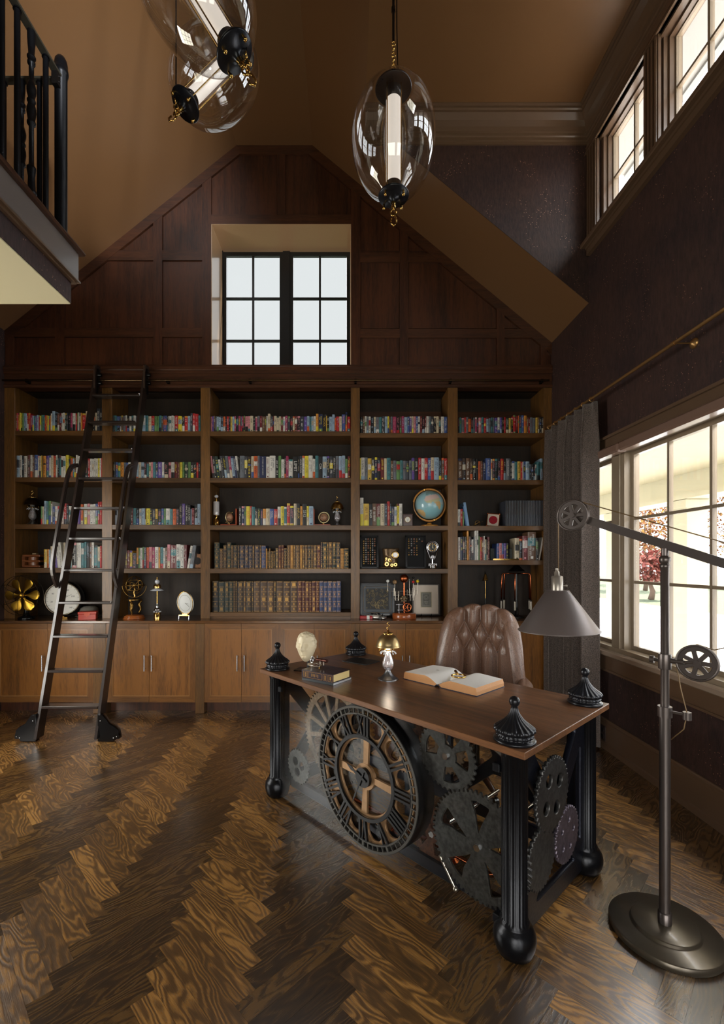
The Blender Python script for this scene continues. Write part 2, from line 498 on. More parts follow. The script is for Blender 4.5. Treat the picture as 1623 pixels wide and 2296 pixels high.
def rect_wall(mb, u0, u1, z0, z1, holes, fix):
    """grid of boxes around holes; fix(u0,u1,z0,z1) adds one box"""
    us = sorted(set([u0, u1]+[h[0] for h in holes]+[h[1] for h in holes]))
    zs = sorted(set([z0, z1]+[h[2] for h in holes]+[h[3] for h in holes]))
    for i in range(len(us)-1):
        for j in range(len(zs)-1):
            cu, cz = (us[i]+us[i+1])/2, (zs[j]+zs[j+1])/2
            if any(h[0] < cu < h[1] and h[2] < cz < h[3] for h in holes): continue
            fix(us[i], us[i+1], zs[j], zs[j+1])

# ---- floor: herringbone oak, each plank with its own edges
def floor_mat():
    m = bpy.data.materials.new('herringbone_oak_plank'); m.use_nodes = True
    nt = m.node_tree; N = nt.nodes; L = nt.links; b = N['Principled BSDF']
    uv = N.new('ShaderNodeTexCoord'); oi = N.new('ShaderNodeObjectInfo')
    at = N.new('ShaderNodeAttribute'); at.attribute_name = 'plank'
    s = N.new('ShaderNodeMath'); s.operation = 'ADD'
    L.new(oi.outputs['Random'], s.inputs[0]); L.new(at.outputs['Fac'], s.inputs[1])
    fr = N.new('ShaderNodeMath'); fr.operation = 'FRACT'; L.new(s.outputs[0], fr.inputs[0])
    sc = N.new('ShaderNodeVectorMath'); sc.operation = 'SCALE'; sc.inputs[0].default_value = (17.3, 9.1, 4.7)
    L.new(fr.outputs[0], sc.inputs['Scale'])
    add = N.new('ShaderNodeVectorMath'); L.new(uv.outputs['UV'], add.inputs[0]); L.new(sc.outputs[0], add.inputs[1])
    def mp(x, y):
        k = N.new('ShaderNodeMapping'); k.inputs['Scale'].default_value = (x, y, 1); L.new(add.outputs[0], k.inputs['Vector']); return k
    # cathedral figure: distorted rings stretched along the plank
    w = N.new('ShaderNodeTexWave'); w.wave_type = 'BANDS'; w.bands_direction = 'Y'; w.inputs['Scale'].default_value = 1.0
    w.inputs['Distortion'].default_value = 0; w.inputs['Detail'].default_value = 0
    nd = N.new('ShaderNodeTexNoise'); nd.inputs['Scale'].default_value = 1; nd.inputs['Detail'].default_value = 2.5; nd.inputs['Roughness'].default_value = 0.5
    L.new(mp(2.2, 8.0).outputs[0], nd.inputs['Vector'])
    vm = N.new('ShaderNodeMath'); vm.operation = 'MULTIPLY'; vm.inputs[1].default_value = 5.0; L.new(nd.outputs['Fac'], vm.inputs[0])
    cmb = N.new('ShaderNodeCombineXYZ'); L.new(vm.outputs[0], cmb.inputs['Y'])
    va = N.new('ShaderNodeVectorMath'); L.new(mp(0.0, 10.0).outputs[0], va.inputs[0]); L.new(cmb.outputs[0], va.inputs[1])
    L.new(va.outputs[0], w.inputs['Vector'])
    n2 = N.new('ShaderNodeTexNoise'); n2.inputs['Scale'].default_value = 1; n2.inputs['Detail'].default_value = 4; n2.inputs['Roughness'].default_value = 0.7
    L.new(mp(16, 330).outputs[0], n2.inputs['Vector'])
    n3 = N.new('ShaderNodeTexNoise'); n3.inputs['Scale'].default_value = 1; n3.inputs['Detail'].default_value = 2
    L.new(mp(2.5, 14).outputs[0], n3.inputs['Vector'])
    def madd(a, k, c):
        x = N.new('ShaderNodeMath'); x.operation = 'MULTIPLY_ADD'; x.inputs[1].default_value = k; L.new(a, x.inputs[0])
        if isinstance(c, float): x.inputs[2].default_value = c
        else: L.new(c, x.inputs[2])
        return x.outputs[0]
    g = madd(w.outputs['Fac'], 0.26, 0.05)
    g = madd(n2.outputs['Fac'], 0.60, g)
    g = madd(n3.outputs['Fac'], 0.40, g)
    g = madd(fr.outputs[0], 0.24, g)
    cr = N.new('ShaderNodeValToRGB')
    e = cr.color_ramp.elements
    e[0].position = 0.35; e[0].color = srgb(42, 30, 17)
    e[1].position = 1.15; e[1].color = srgb(142, 103, 54)
    x = e.new(0.75); x.color = srgb(83, 58, 30)
    L.new(g, cr.inputs[0])
    hu = N.new('ShaderNodeHueSaturation'); L.new(cr.outputs[0], hu.inputs['Color'])
    at2 = N.new('ShaderNodeAttribute'); at2.attribute_name = 'sheen_tone'
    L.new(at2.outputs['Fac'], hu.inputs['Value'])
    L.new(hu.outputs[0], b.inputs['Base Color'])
    rr = N.new('ShaderNodeMapRange'); rr.inputs[3].default_value = 0.36; rr.inputs[4].default_value = 0.26
    L.new(g, rr.inputs[0]); L.new(rr.outputs[0], b.inputs['Roughness'])
    bp = N.new('ShaderNodeBump'); bp.inputs['Strength'].default_value = 0.22; bp.inputs['Distance'].default_value = 0.004
    h = madd(w.outputs['Fac'], 0.6, n2.outputs['Fac'])
    L.new(h, bp.inputs['Height']); L.new(bp.outputs[0], b.inputs['Normal'])
    b.inputs['Coat Weight'].default_value = 0.9; b.inputs['Coat Roughness'].default_value = 0.24; b.inputs['Coat IOR'].default_value = 1.9
    return m
M_floor = floor_mat()
mb = MB(); mb.box(XL-0.2, XR+0.2, YN-0.2, YB+0.4, -0.12, -0.006)
floor = struct(mb.build('floor', mat('floor_subfloor', (30, 20, 13), 0.7)))
PL, PW = 0.475, 0.0792; SHEEN_L, SHEEN_D = 1.55, 0.50  # last pair: grain sheen put into the plank colour, by board direction
q = 1/math.sqrt(2)
def plank_mesh(sheen_tone):
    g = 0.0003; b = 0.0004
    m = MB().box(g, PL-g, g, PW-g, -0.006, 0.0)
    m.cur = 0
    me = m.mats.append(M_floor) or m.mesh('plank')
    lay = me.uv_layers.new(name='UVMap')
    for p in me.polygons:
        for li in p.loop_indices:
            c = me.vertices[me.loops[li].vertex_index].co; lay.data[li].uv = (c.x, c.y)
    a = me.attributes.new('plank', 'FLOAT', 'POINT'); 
    t = me.attributes.new('sheen_tone', 'FLOAT', 'POINT')
    for k in range(len(me.vertices)): t.data[k].value = sheen_tone
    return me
def poly_in_room(x, y):
    return XL-0.33 < x < XR+0.33 and -0.2 < y < 4.75
# lattice origin from the plank tips in the photograph
ox, oy = -0.6964, 1.803
planks = []
for i in range(-6, 7):
    for j in range(-30, 40):
        bx = ox+i*math.sqrt(2)*PL; by = oy+j*math.sqrt(2)*PW
        # board painted lighter for grain sheen: runs along (1,-1)
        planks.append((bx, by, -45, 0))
        # board painted darker, turned away from the sheen: runs along (1,1)
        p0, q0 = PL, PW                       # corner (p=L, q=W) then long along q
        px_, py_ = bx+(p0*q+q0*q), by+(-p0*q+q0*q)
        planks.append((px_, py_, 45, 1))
def plank_center(p):
    a = math.radians(p[2]); c, s_ = math.cos(a), math.sin(a)
    lx, ly = PL/2, PW/2
    return (p[0]+c*lx-s_*ly, p[1]+s_*lx+c*ly)
vis = []
for p in planks:
    cx, cy = plank_center(p)
    if not poly_in_room(cx, cy): continue
    if cx-0.17 < XL or cx+0.17 > XR or cy+0.17 > 4.33:
        vis.append((1e9, p)); continue
    # how large it shows
    yy = max(cy, 0.3); u = 778+F*cx/yy; w_ = 1262+F*H/yy
    seen = (-60 < u < 1680) and w_ < 2400
    vis.append((cy if seen else 1e6+cy, p))
vis.sort(key=lambda t: t[0])
near = [p for d, p in vis if d < 1e5][:300]
rest = [p for d, p in vis if p not in near]
pm = [plank_mesh(SHEEN_L), plank_mesh(SHEEN_D)]
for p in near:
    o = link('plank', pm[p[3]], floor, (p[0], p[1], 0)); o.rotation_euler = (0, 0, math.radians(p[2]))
# the farther boards as one part
def planks_joined(lst):
    V = []; Fc = []; UV = []; PA = []; TO = []
    g = 0.0006
    for k, p in enumerate(lst):
        a = math.radians(p[2]); c, s_ = math.cos(a), math.sin(a)
        poly = [(p[0]+c*x-s_*y, p[1]+s_*x+c*y) for (x, y) in ((g, g), (PL-g, g), (PL-g, PW-g), (g, PW-g))]
        poly = clip_poly(poly, 1, 0, XR); poly = clip_poly(poly, -1, 0, -XL); poly = clip_poly(poly, 0, 1, YB)
        n = len(poly)
        if n < 3: continue
        loc_ = [(c*(x-p[0])+s_*(y-p[1]), -s_*(x-p[0])+c*(y-p[1])) for (x, y) in poly]
        o = len(V)
        V += [(x, y, 0.0) for (x, y) in poly]+[(x, y, -0.006) for (x, y) in poly]
        Fc.append([o+i for i in range(n)]); UV += loc_
        for i in range(n):
            j = (i+1) % n; Fc.append([o+i, o+n+i, o+n+j, o+j]); UV += [loc_[i], loc_[i], loc_[j], loc_[j]]
        PA += [random.random()]*(2*n); TO += [SHEEN_L if p[3] == 0 else SHEEN_D]*(2*n)
    me = bpy.data.meshes.new('far_planks'); me.from_pydata(V, [], Fc); me.materials.append(M_floor)
    lay = me.uv_layers.new(name='UVMap')
    for i, u in enumerate(UV): lay.data[i].uv = u
    a = me.attributes.new('plank', 'FLOAT', 'POINT'); a.data.foreach_set('value', PA)
    t = me.attributes.new('sheen_tone', 'FLOAT', 'POINT'); t.data.foreach_set('value', TO)
    return me
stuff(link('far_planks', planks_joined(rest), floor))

# ---- walls
t = 0.14
# right wall with its two window openings
LW = (0.95, 4.20, 0.76, 2.26)            # lower window opening  y0 y1 z0 z1
CW = (0.30, 3.62, 4.06, 4.78)            # clerestory opening
mb = MB()
rect_wall(mb, YN, YD, 0, ZD+0.05, [(LW[0], YD, LW[2], LW[3]), CW], lambda a, b, c, d: mb.box(XR, XR+t, a, b, c, d))
rect_wall(mb, YD, YB+0.45, 0, KR+0.02, [(YD, LW[1], LW[2], LW[3])], lambda a, b, c, d: mb.box(XR, XR+t, a, b, c, d))
wall_right = struct(mb.build('wall_right', M_wall))
# dormer cheek wall facing the room
mb = MB(); mb.prism([(XD-0.02, ZD+0.02), (XR, ZD+0.02), (XR, KR)], 'Y', YD-0.004, YD+0.10)
struct(mb.build('wall_dormer', M_wall))
# left wall
mb = MB(); rect_wall(mb, YN, YB+0.45, 0, KL, [(1.9, 3.2, 0.5, 2.2)], lambda a, b, c, d: mb.box(XL-t, XL, a, b, c, d))
wall_left = struct(mb.build('wall_left', M_wall))
# wall behind the camera with tall windows that let the day in
mb = MB(); rect_wall(mb, XL-t, XR+t, 0, 5.6, [(-1.9, 0.1, 0.15, 2.25), (0.7, 1.7, 0.15, 2.25)], lambda a, b, c, d: mb.box(a, b, YN-t, YN, c, d))
struct(mb.build('wall_rear', M_wall))
for k, (a, b) in enumerate(((-1.9, 0.1), (0.7, 1.7))):
    mb = MB()
    n = int(round((b-a)/0.5))
    for i in range(n+1):
        x = a+(b-a)*i/n; mb.box(x-0.02, x+0.02, YN-0.06, YN-0.02, 0.15, 2.25)
    for i in range(5):
        z = 0.15+2.1*i/4; mb.box(a, b, YN-0.06, YN-0.02, z-0.02, z+0.02)
    struct(mb.build('window_%d' % (4+k), M_paint))

mb = MB()
for i in range(4): mb.box(XL+0.03, XL+0.05, 1.9+1.3*i/3-0.015, 1.9+1.3*i/3+0.015, 0.5, 2.2)
for i in range(5): mb.box(XL+0.03, XL+0.05, 1.9, 3.2, 0.5+1.7*i/4-0.015, 0.5+1.7*i/4+0.015)
struct(mb.build('window_6', M_paint))

# ceiling: two slopes, flat ridge strip and the flat dormer ceiling
mb = MB(); tt = 0.08
def slab(p0, p1, y0, y1):
    (x0, z0), (x1, z1) = p0, p1
    mb.prism([(x0, z0), (x1, z1), (x1, z1+tt), (x0, z0+tt)], 'Y', y0, y1)
slab((XL-0.02, KL-0.016), (RX0, RZ), YN, YB+0.1)
slab((RX0, RZ), (RX1, RZ), YN, YB+0.1)
slab((RX1, RZ), (XD, ZD), YN, YB+0.1)
slab((XD, ZD), (XR+0.02, KR-0.0165), YD, YB+0.1)
mb.prism([(XD-0.001, ZD), (XR+t, ZD), (XR+t, ZD+tt), (XD-0.001, ZD+tt)], 'Y', YN, YD+0.02)
ceiling = struct(mb.build('ceiling', M_ceil))

# ---- gable wall with its panelling
KX, KZ = 4.45/F, 4.45/F
def gx(px): return (px-778)*KX
def gz(py): return H+(1262-py)*KZ
WX0, WX1, WZ0, WZ1 = gx(474), gx(786), gz(820), gz(502)
GZ0 = gz(866)
mb = MB()
def gbox(a, b, c, d):
    poly = [(a, c), (b, c), (b, d), (a, d)]
    poly = clip_poly(poly, 0, 1, RZ)
    poly = clip_poly(poly, SR, 1, KR+SR*XR)
    poly = clip_poly(poly, -SL, 1, KL-SL*XL)
    if len(poly) > 2: mb.prism(poly, 'Y', YB+0.022, YB+0.12)
rect_wall(mb, XL, XR, GZ0, RZ, [(WX0, WX1, WZ0, WZ1)], gbox)
wall_back = struct(mb.build('wall_back', M_oakDV))
ps = [(XL, 0), (XR, 0)]
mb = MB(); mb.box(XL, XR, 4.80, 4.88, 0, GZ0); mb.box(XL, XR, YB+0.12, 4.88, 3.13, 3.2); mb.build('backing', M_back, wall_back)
def slopes(poly, inset=0.0):
    il = inset*math.hypot(1, SL); ir = inset*math.hypot(1, SR)
    poly = clip_poly(poly, 0, 1, RZ-inset*0.9)
    poly = clip_poly(poly, SR, 1, KR+SR*XR-ir)
    poly = clip_poly(poly, -SL, 1, KL-SL*XL-il)
    return poly
def stile(px0, px1, py0, py1):
    poly = slopes([(gx(px0), gz(py1)), (gx(px1), gz(py1)), (gx(px1), gz(py0)), (gx(px0), gz(py0))], 0.085)
    if len(poly) > 2: m = MB(); m.prism(poly, 'Y', YB, YB+0.022); m.build('stile', M_oakDV, wall_back)
def rail(px0, px1, py0, py1):
    poly = slopes([(gx(px0), gz(py1)), (gx(px1), gz(py1)), (gx(px1), gz(py0)), (gx(px0), gz(py0))], 0.085)
    if len(poly) > 2: m = MB(); m.prism(poly, 'Y', YB+0.001, YB+0.022); m.build('rail', M_oakDH, wall_back)
for a, b, c, d in ((12, 30, 700, 822), (123, 144, 600, 822), (343.5, 363.5, 400, 822), (453, 473.5, 330, 822), (787, 808, 330, 822), (896, 915.5, 400, 822), (1113.5, 1131, 600, 822), (621, 640, 320, 482), (1212, 1226, 740, 822)):
    stile(a, b, c, d)
for a, b, c, d in ((473.5, 787, 481, 502), (808, 896, 567.6, 588), (915.5, 1113.5, 567.6, 588), (808, 896, 738, 757), (915.5, 1113.5, 738, 757), (144, 343.5, 561, 583), (363.5, 453, 561, 583),
                   (30, 123, 735, 755), (144, 343.5, 735, 755), (363.5, 453, 735, 755), (1131, 1212, 738, 757)):
    rail(a, b, c, d)
# boards that follow the slopes, mitred at the ridge
outl = [Vector((XL, KL)), Vector((RX0, RZ)), Vector((RX1, RZ)), Vector((XR, KR))]
wbd = 0.085
def nrm(p, q_): d = (q_-p).normalized(); return Vector((d.y, -d.x))
ns = [nrm(outl[i], outl[i+1]) for i in range(3)]
inn = [outl[0]+Vector((0, -wbd*math.hypot(1, SL)))]
for i in (1, 2):
    n = (ns[i-1]+ns[i]).normalized(); inn.append(outl[i]+n*(wbd/n.dot(ns[i])))
inn.append(outl[3]+Vector((0, -wbd*math.hypot(1, SR))))
for i in range(3):
    m = MB(); m.prism([tuple(outl[i]), tuple(outl[i+1]), tuple(inn[i+1]), tuple(inn[i])], 'Y', YB-0.002, YB+0.0225); m.build('slope_board', M_oakDH, wall_back)
# recessed fields, each its own board
cols = [(30, 123), (144, 343.5), (363.5, 453), (808, 896), (915.5, 1113.5), (1131, 1212)]
for (a, b) in cols:
    for (c, d) in ((755, 822), (583, 735), (330, 561)):
        poly = slopes([(gx(a)+.004, gz(d)+.004), (gx(b)-.004, gz(d)+.004), (gx(b)-.004, gz(c)-.004), (gx(a)+.004, gz(c)-.004)], 0.093)
        if len(poly) > 2:
            m = MB(); m.prism(poly, 'Y', YB+0.014, YB+0.0225); m.build('panel', M_oakDV, wall_back)
for (a, b) in ((473.5, 621), (640, 787)):
    poly = slopes([(gx(a)+.004, gz(481)+.004), (gx(b)-.004, gz(481)+.004), (gx(b)-.004, gz(332)), (gx(a)+.004, gz(332))], 0.093)
    m = MB(); m.prism(poly, 'Y', YB+0.014, YB+0.0225); m.build('panel', M_oakDV, wall_back)

# ---- back window (deep painted reveal, two casements)
W3 = struct(thing('window_3', '', '')); del W3['label'], W3['category']
dY = 4.835
mb = MB()
mb.box(WX0-0.012, WX0+0.003, YB+0.002, dY+0.06, WZ0, WZ1+0.012); mb.box(WX1-0.003, WX1+0.012, YB+0.002, dY+0.06, WZ0, WZ1+0.012)
mb.box(WX0, WX1, YB+0.002, dY+0.06, WZ1-0.003, WZ1+0.012); mb.box(WX0, WX1, YB+0.002, dY+0.06, WZ0-0.02, WZ0)
mb.build('reveal', mat('window_reveal_paint', (206, 170, 132), 0.3, coat=0.8), W3)
M_sash = mat('black_window_sash', (34, 36, 38), 0.4)
def sash(parent, u0, u1, z0, z1, nc, nr, axis, d, fr=0.03, mu=0.011, pane_m=None, sash_m=None, dep=0.035):
    """casement: frame, muntins and one pane per light; axis 'Y' = wall across X, 'X' = wall along Y"""
    def bx(m, a, b, c, e, d0, d1):
        if axis == 'Y': m.box(a, b, d0, d1, c, e)
        else: m.box(d0, d1, a, b, c, e)
    m = MB()
    bx(m, u0, u0+fr, z0, z1, d, d+dep); bx(m, u1-fr, u1, z0, z1, d, d+dep)
    bx(m, u0+fr, u1-fr, z0, z0+fr, d, d+dep); bx(m, u0+fr, u1-fr, z1-fr, z1, d, d+dep)
    m.build('sash', sash_m, parent)
    a0, a1, b0, b1 = u0+fr, u1-fr, z0+fr, z1-fr
    for i in range(1, nc):
        x = a0+(a1-a0)*i/nc; m = MB(); bx(m, x-mu, x+mu, b0, b1, d+0.004, d+dep-0.004); m.build('muntin', sash_m, parent)
    for j in range(1, nr):
        z = b0+(b1-b0)*j/nr; m = MB(); bx(m, a0, a1, z-mu, z+mu, d+0.005, d+dep-0.005); m.build('muntin', sash_m, parent)
    for i in range(nc):
        for j in range(nr):
            m = MB(); g = 0.002
            bx(m, a0+(a1-a0)*i/nc+g, a0+(a1-a0)*(i+1)/nc-g, b0+(b1-b0)*j/nr+g, b0+(b1-b0)*(j+1)/nr-g, d+dep*0.5-0.001, d+dep*0.5+0.001)
            m.build('pane', pane_m, parent)
wx0, wx1 = X_(498, dY), WX1; wz1 = Z_(562, dY); xm = X_(642, dY)
mb = MB(); mb.box(WX0, wx0+0.01, dY-0.01, dY+0.06, WZ0, WZ1); mb.box(wx0, WX1, dY-0.01, dY+0.06, wz1, WZ1)
mb.box(xm-0.036, xm+0.036, dY-0.004, dY+0.05, WZ0-0.05, wz1)
mb.build('frame', mat('black_window_sash', (34, 36, 38), 0.4), W3)
M_pane3 = glass('tinted_window_glass', (0.36, 0.362, 0.358), refl=0.3, ior=1.2)
zb = WZ0-0.05
for (a, b) in ((wx0+0.004, xm-0.034), (xm+0.034, wx1-0.002)):
    sash(W3, a, b, zb, wz1-0.012, 2, 3, 'Y', dY+0.005, 0.038, 0.010, M_pane3, M_sash)

# ---- lower right window
W1 = struct(thing('window_1', '', '')); del W1['label'], W1['category']
xg = 2.085
M_sashp = mat('taupe_window_paint', (140, 124, 104), 0.35, coat=0.15)
mb = MB()
mb.box(XR+0.0, XR+t, LW[0]-0.02, LW[0], LW[2], LW[3]); mb.box(XR, XR+t, LW[1], LW[1]+0.02, LW[2], LW[3])
mb.box(XR, XR+t, LW[0], LW[1], LW[3]-0.03, LW[3]); mb.box(XR, XR+t, LW[0], LW[1], LW[2], LW[2]+0.03)
for (a, b) in ((3.335, 3.49), (2.08, 2.23)): mb.box(XR+0.03, XR+t, a, b, LW[2], LW[3]); mb.box(XR+0.01, XR+0.03, a+0.03, b-0.03, LW[2], LW[3])
mb.build('frame', M_sashp, W1)
for (a, b, n) in ((3.49, 4.20, 2), (2.23, 3.335, 3), (0.97, 2.08, 3)):
    sash(W1, a, b, LW[2]+0.03, LW[3]-0.03, n, 3, 'X', xg-0.015, 0.03, 0.010, M_pane, M_sashp)
# casing, stool and apron
mb = MB()
z1 = 2.376
mb.box(XR-0.022, XR, LW[0]-0.12, LW[1]+0.11, LW[3], z1-0.02); mb.box(XR-0.04, XR, LW[0]-0.14, LW[1]+0.13, z1-0.02, z1)
mb.box(XR-0.028, XR, LW[0]-0.12, LW[1]+0.11, LW[3]+0.02, LW[3]+0.035)
mb.box(XR-0.022, XR, LW[1], LW[1]+0.11, LW[2], LW[3]); mb.box(XR-0.022, XR, LW[0]-0.12, LW[0], LW[2], LW[3])
mb.build('casing', M_paint, W1)
mb = MB(); mb.bbox(XR-0.055, XR+0.09, LW[0]-0.16, LW[1]+0.15, 0.722, 0.76, 0.006); mb.build('sill', mat('sill_paint', (150, 132, 116), 0.22, coat=0.3), W1)
mb = MB(); mb.box(XR-0.026, XR, LW[0]-0.12, LW[1]+0.11, 0.60, 0.722); mb.box(XR-0.034, XR, LW[0]-0.12, LW[1]+0.11, 0.60, 0.615); mb.build('apron', M_paint, W1)
# roller blind cassette
b = thing('roller_blind', 'brown roller blind rolled up in its cassette at the head of the large right window', 'window blind', (XR-0.03, 1.3, 2.22))
for (a, c) in ((-0.25, 0.55), (0.56, 1.93), (1.94, 2.75)):
    m = MB(); m.bbox(-0.05, 0.03, a, c, -0.01, 0.055, 0.012); m.build('cassette', mat('blind_cassette_paint', (124, 98, 84), 0.32, coat=0.2), b)

# ---- clerestory windows
W2 = struct(thing('window_2', '', '')); del W2['label'], W2['category']
mb = MB()
units = [(3.035, 3.585), (2.355, 2.905), (1.675, 2.225), (0.995, 1.545), (0.33, 0.865)]
mb.box(XR, XR+t, CW[0], CW[1], CW[3]-0.02, CW[3]); mb.box(XR, XR+t, CW[0], CW[1], CW[2], CW[2]+0.02)
edges = [CW[1]]+[v for (a, b) in units for v in (b, a)]+[CW[0]]
for i in range(0, len(edges), 2):
    a, b_ = edges[i+1], edges[i]
    mb.box(XR+0.02, XR+t, a, b_, CW[2], CW[3])
mb.build('frame', M_paint, W2)
for (a, b_) in units:
    sash(W2, a, b_, CW[2]+0.02, CW[3]-0.02, 2, 2, 'X', XR+0.085, 0.022, 0.009, M_pane, M_sashp)
    m = MB()
    for (u, v) in ((a, a+0.012), (b_-0.012, b_)): m.box(XR+0.05, XR+0.085, u, v, CW[2], CW[3])
    m.box(XR+0.05, XR+0.085, a, b_, CW[3]-0.034, CW[3]-0.02); m.build('stop', M_paint, W2)
# fluted casings
def casing(y0, y1, z0, z1_):
    m = MB(); w_ = (y1-y0)
    m.box(XR-0.018, XR, y0, y1, z0, z1_)
    for k in range(4):
        m.box(XR-0.028, XR-0.018, y0+w_*(0.05+0.25*k), y0+w_*(0.18+0.25*k), z0, z1_)
    m.build('casing', M_paint, W2)
casing(CW[1]-0.01, CW[1]+0.14, 4.04, 4.80)
for i in range(len(units)-1): casing(units[i+1][1]-0.005, units[i][0]+0.005, 4.04, 4.80)
casing(CW[0]-0.12, CW[0]+0.01, 4.04, 4.80)
mb = MB(); mb.box(XR-0.02, XR, CW[0]-0.12, YD, 4.775, 4.90); mb.box(XR-0.034, XR, CW[0]-0.12, YD, 4.775, 4.79); mb.box(XR-0.028, XR, CW[0]-0.12, YD, 4.81, 4.82); mb.build('head', M_paint, W2)
mb = MB(); mb.bbox(XR-0.075, XR+0.05, CW[0]-0.14, YD, 4.0, 4.035, 0.006); mb.box(XR-0.03, XR, CW[0]-0.12, YD-0.02, 3.935, 4.0); mb.box(XR-0.04, XR, CW[0]-0.12, YD-0.02, 3.98, 4.0); mb.build('sill', M_paint, W2)

# ---- crown mouldings
CR = [(0, -0.225), (0.016, -0.225), (0.016, -0.205), (0.026, -0.200), (0.026, -0.178), (0.034, -0.172), (0.036, -0.155), (0.048, -0.150), (0.058, -0.120), (0.075, -0.085), (0.10, -0.06), (0.108, -0.052), (0.108, -0.036), (0.120, -0.030), (0.120, -0.012), (0.135, -0.006), (0.135, 0.0)]
mb = MB()
mb.sweep(CR, [((XR, YN, ZD), (-1, 0, 0), (0, 0, 1)), ((XR, YD, ZD), (-1, -1, 0), (0, 0, 1)), ((XD+0.30, YD, ZD), (0, -1, 0), (0, 0, 1)), ((XD-0.0, YD, ZD), (0, -1, 0), (0, 0, 1))])
struct(mb.build('trim_1', M_paint))
# picture rail and baseboards
BB = [(0, 0.225), (0.010, 0.225), (0.014, 0.215), (0.014, 0.205), (0.020, 0.198), (0.020, 0.045), (0.030, 0.038), (0.030, 0.0)]
mb = MB(); mb.sweep(BB, [((XR, YN, 0), (-1, 0, 0), (0, 0, 1)), ((XR, 4.30, 0), (-1, 0, 0), (0, 0, 1))]); struct(mb.build('baseboard_right', M_paint))
mb = MB(); mb.sweep(BB, [((XL, YN, 0), (1, 0, 0), (0, 0, 1)), ((XL, 4.30, 0), (1, 0, 0), (0, 0, 1))]); struct(mb.build('baseboard_left', M_paint))
# electrical outlet in the baseboard
o = thing('wall_outlet', 'dark brown electrical outlet set in the right baseboard behind the desk', 'outlet', (XR-0.02, 3.52, 0.115))
MB().bbox(-0.006, 0, -0.036, 0.036, -0.058, 0.058, 0.002).build('cover_plate', mat('outlet_brown', (58, 46, 44), 0.4), o)
m = MB()
for z in (-0.025, 0.025): m.box(-0.009, -0.006, -0.016, 0.016, z-0.014, z+0.014)
m.build('socket', mat('outlet_dark', (30, 26, 26), 0.4), o)

# ================================================================ LOFT (left)
LX, LY = -1.566, 2.60
loft = struct(thing('trim_2', '', '')); del loft['label'], loft['category']
loft.name = 'floor_loft'
MB().box(XL, LX-0.001, YN, LY-0.001, 2.895, 3.19).build('loft_slab', M_wall, loft)
MB().box(XL, LX-0.004, YN, LY-0.004, 2.888, 2.894).build('soffit', mat('cream_ceiling_paint', (214, 204, 168), 0.7), loft)
m = MB(); m.box(LX, LX+0.0255, YN, LY+0.0255, 3.045, 3.19); m.box(XL, LX, LY, LY+0.0255, 3.045, 3.19); m.build('fascia', mat('fascia_paint', (112, 104, 100), 0.26, coat=0.3), loft)
m = MB()
for (e, z0, z1_) in ((0.034, 3.025, 3.034), (0.026, 3.034, 3.045), (0.018, 3.012, 3.025)):
    m.box(LX, LX+e, YN, LY+e, z0, z1_); m.box(XL, LX, LY, LY+e, z0, z1_)
m.build('moulding', M_paint, loft)
m = MB(); m.bbox(XL, LX+0.055, YN, LY+0.055, 3.19, 3.213, 0.008); m.build('nosing', mat('dark_brown_nosing', (70, 46, 34), 0.3, coat=0.3), loft)
# railing
rail_o = thing('loft_railing', 'black metal loft railing with plain and turned balusters and round corner newel', 'railing', (-1.60, 2.56, 3.213))
ZR = 0.90
def turned(h):
    pr = [(0.010, 0), (0.016, 0.01), (0.020, 0.03), (0.017, 0.06), (0.024, 0.075), (0.024, 0.085), (0.018, 0.10), (0.015, 0.16), (0.021, 0.20), (0.021, 0.21), (0.013, 0.22), (0.0115, 0.24)]
    mid = [(0.0115, 0.42), (0.020, 0.43), (0.020, 0.44), (0.016, 0.45), (0.022, 0.49), (0.021, 0.51), (0.014, 0.535), (0.020, 0.545), (0.020, 0.55), (0.014, 0.56), (0.021, 0.59), (0.022, 0.61), (0.014, 0.645), (0.0115, 0.65)]
    top = [(0.0115, h-0.17), (0.018, h-0.165), (0.018, h-0.155), (0.013, h-0.15), (0.020, h-0.135), (0.020, h-0.128), (0.013, h-0.12), (0.017, h-0.07), (0.019, h-0.03), (0.019, h)]
    return pr+mid+top
tm = MB().lathe(turned(ZR), 16).mat(M_black); tm.mats = [M_black]; turned_me = tm.mesh('baluster')
pmb = MB(); pmb.mats = [M_black]; pmb.lathe([(0.0135, 0), (0.0135, ZR)], 12).lathe([(0.019, ZR-0.012), (0.015, ZR-0.002)], 12); plain_me = pmb.mesh('baluster')
k = 0
for i in range(24):
    y = -0.13-0.1*i-(0.01 if i else 0)
    link('baluster', turned_me if i % 3 == 1 else plain_me, rail_o, (0, y, 0))
for i in range(8):
    x = -0.12-0.1*i
    link('baluster', turned_me if i % 3 == 1 else plain_me, rail_o, (x, 0, 0))
m = MB(); m.lathe([(0.0315, 0), (0.0315, 0.93), (0.036, 0.935), (0.038, 0.95), (0.036, 0.965), (0.0335, 0.97), (0.034, 0.99), (0.030, 1.015), (0.02, 1.033), (0.0001, 1.04)], 24); m.build('newel_post', M_black, rail_o)
m = MB(); m.box(-0.019, 0.019, -4.6, -0.02, ZR, ZR+0.012); m.build('handrail', mat('handrail_steel', (88, 84, 72), 0.35, 0.5), rail_o)
m = MB(); m.box(-1.7, -0.02, -0.019, 0.019, ZR, ZR+0.012); m.build('handrail', mat('handrail_steel'), rail_o)
m = MB(); m.box(-0.016, 0.016, -0.06, -0.03, ZR-0.07, ZR); 
for z in (-0.02, -0.05): m.sphere((0.017, -0.045, ZR+z), 0.005, 8, 6)
m.build('bracket', mat('railing_bracket', (60, 56, 54), 0.3, 0.8), rail_o)

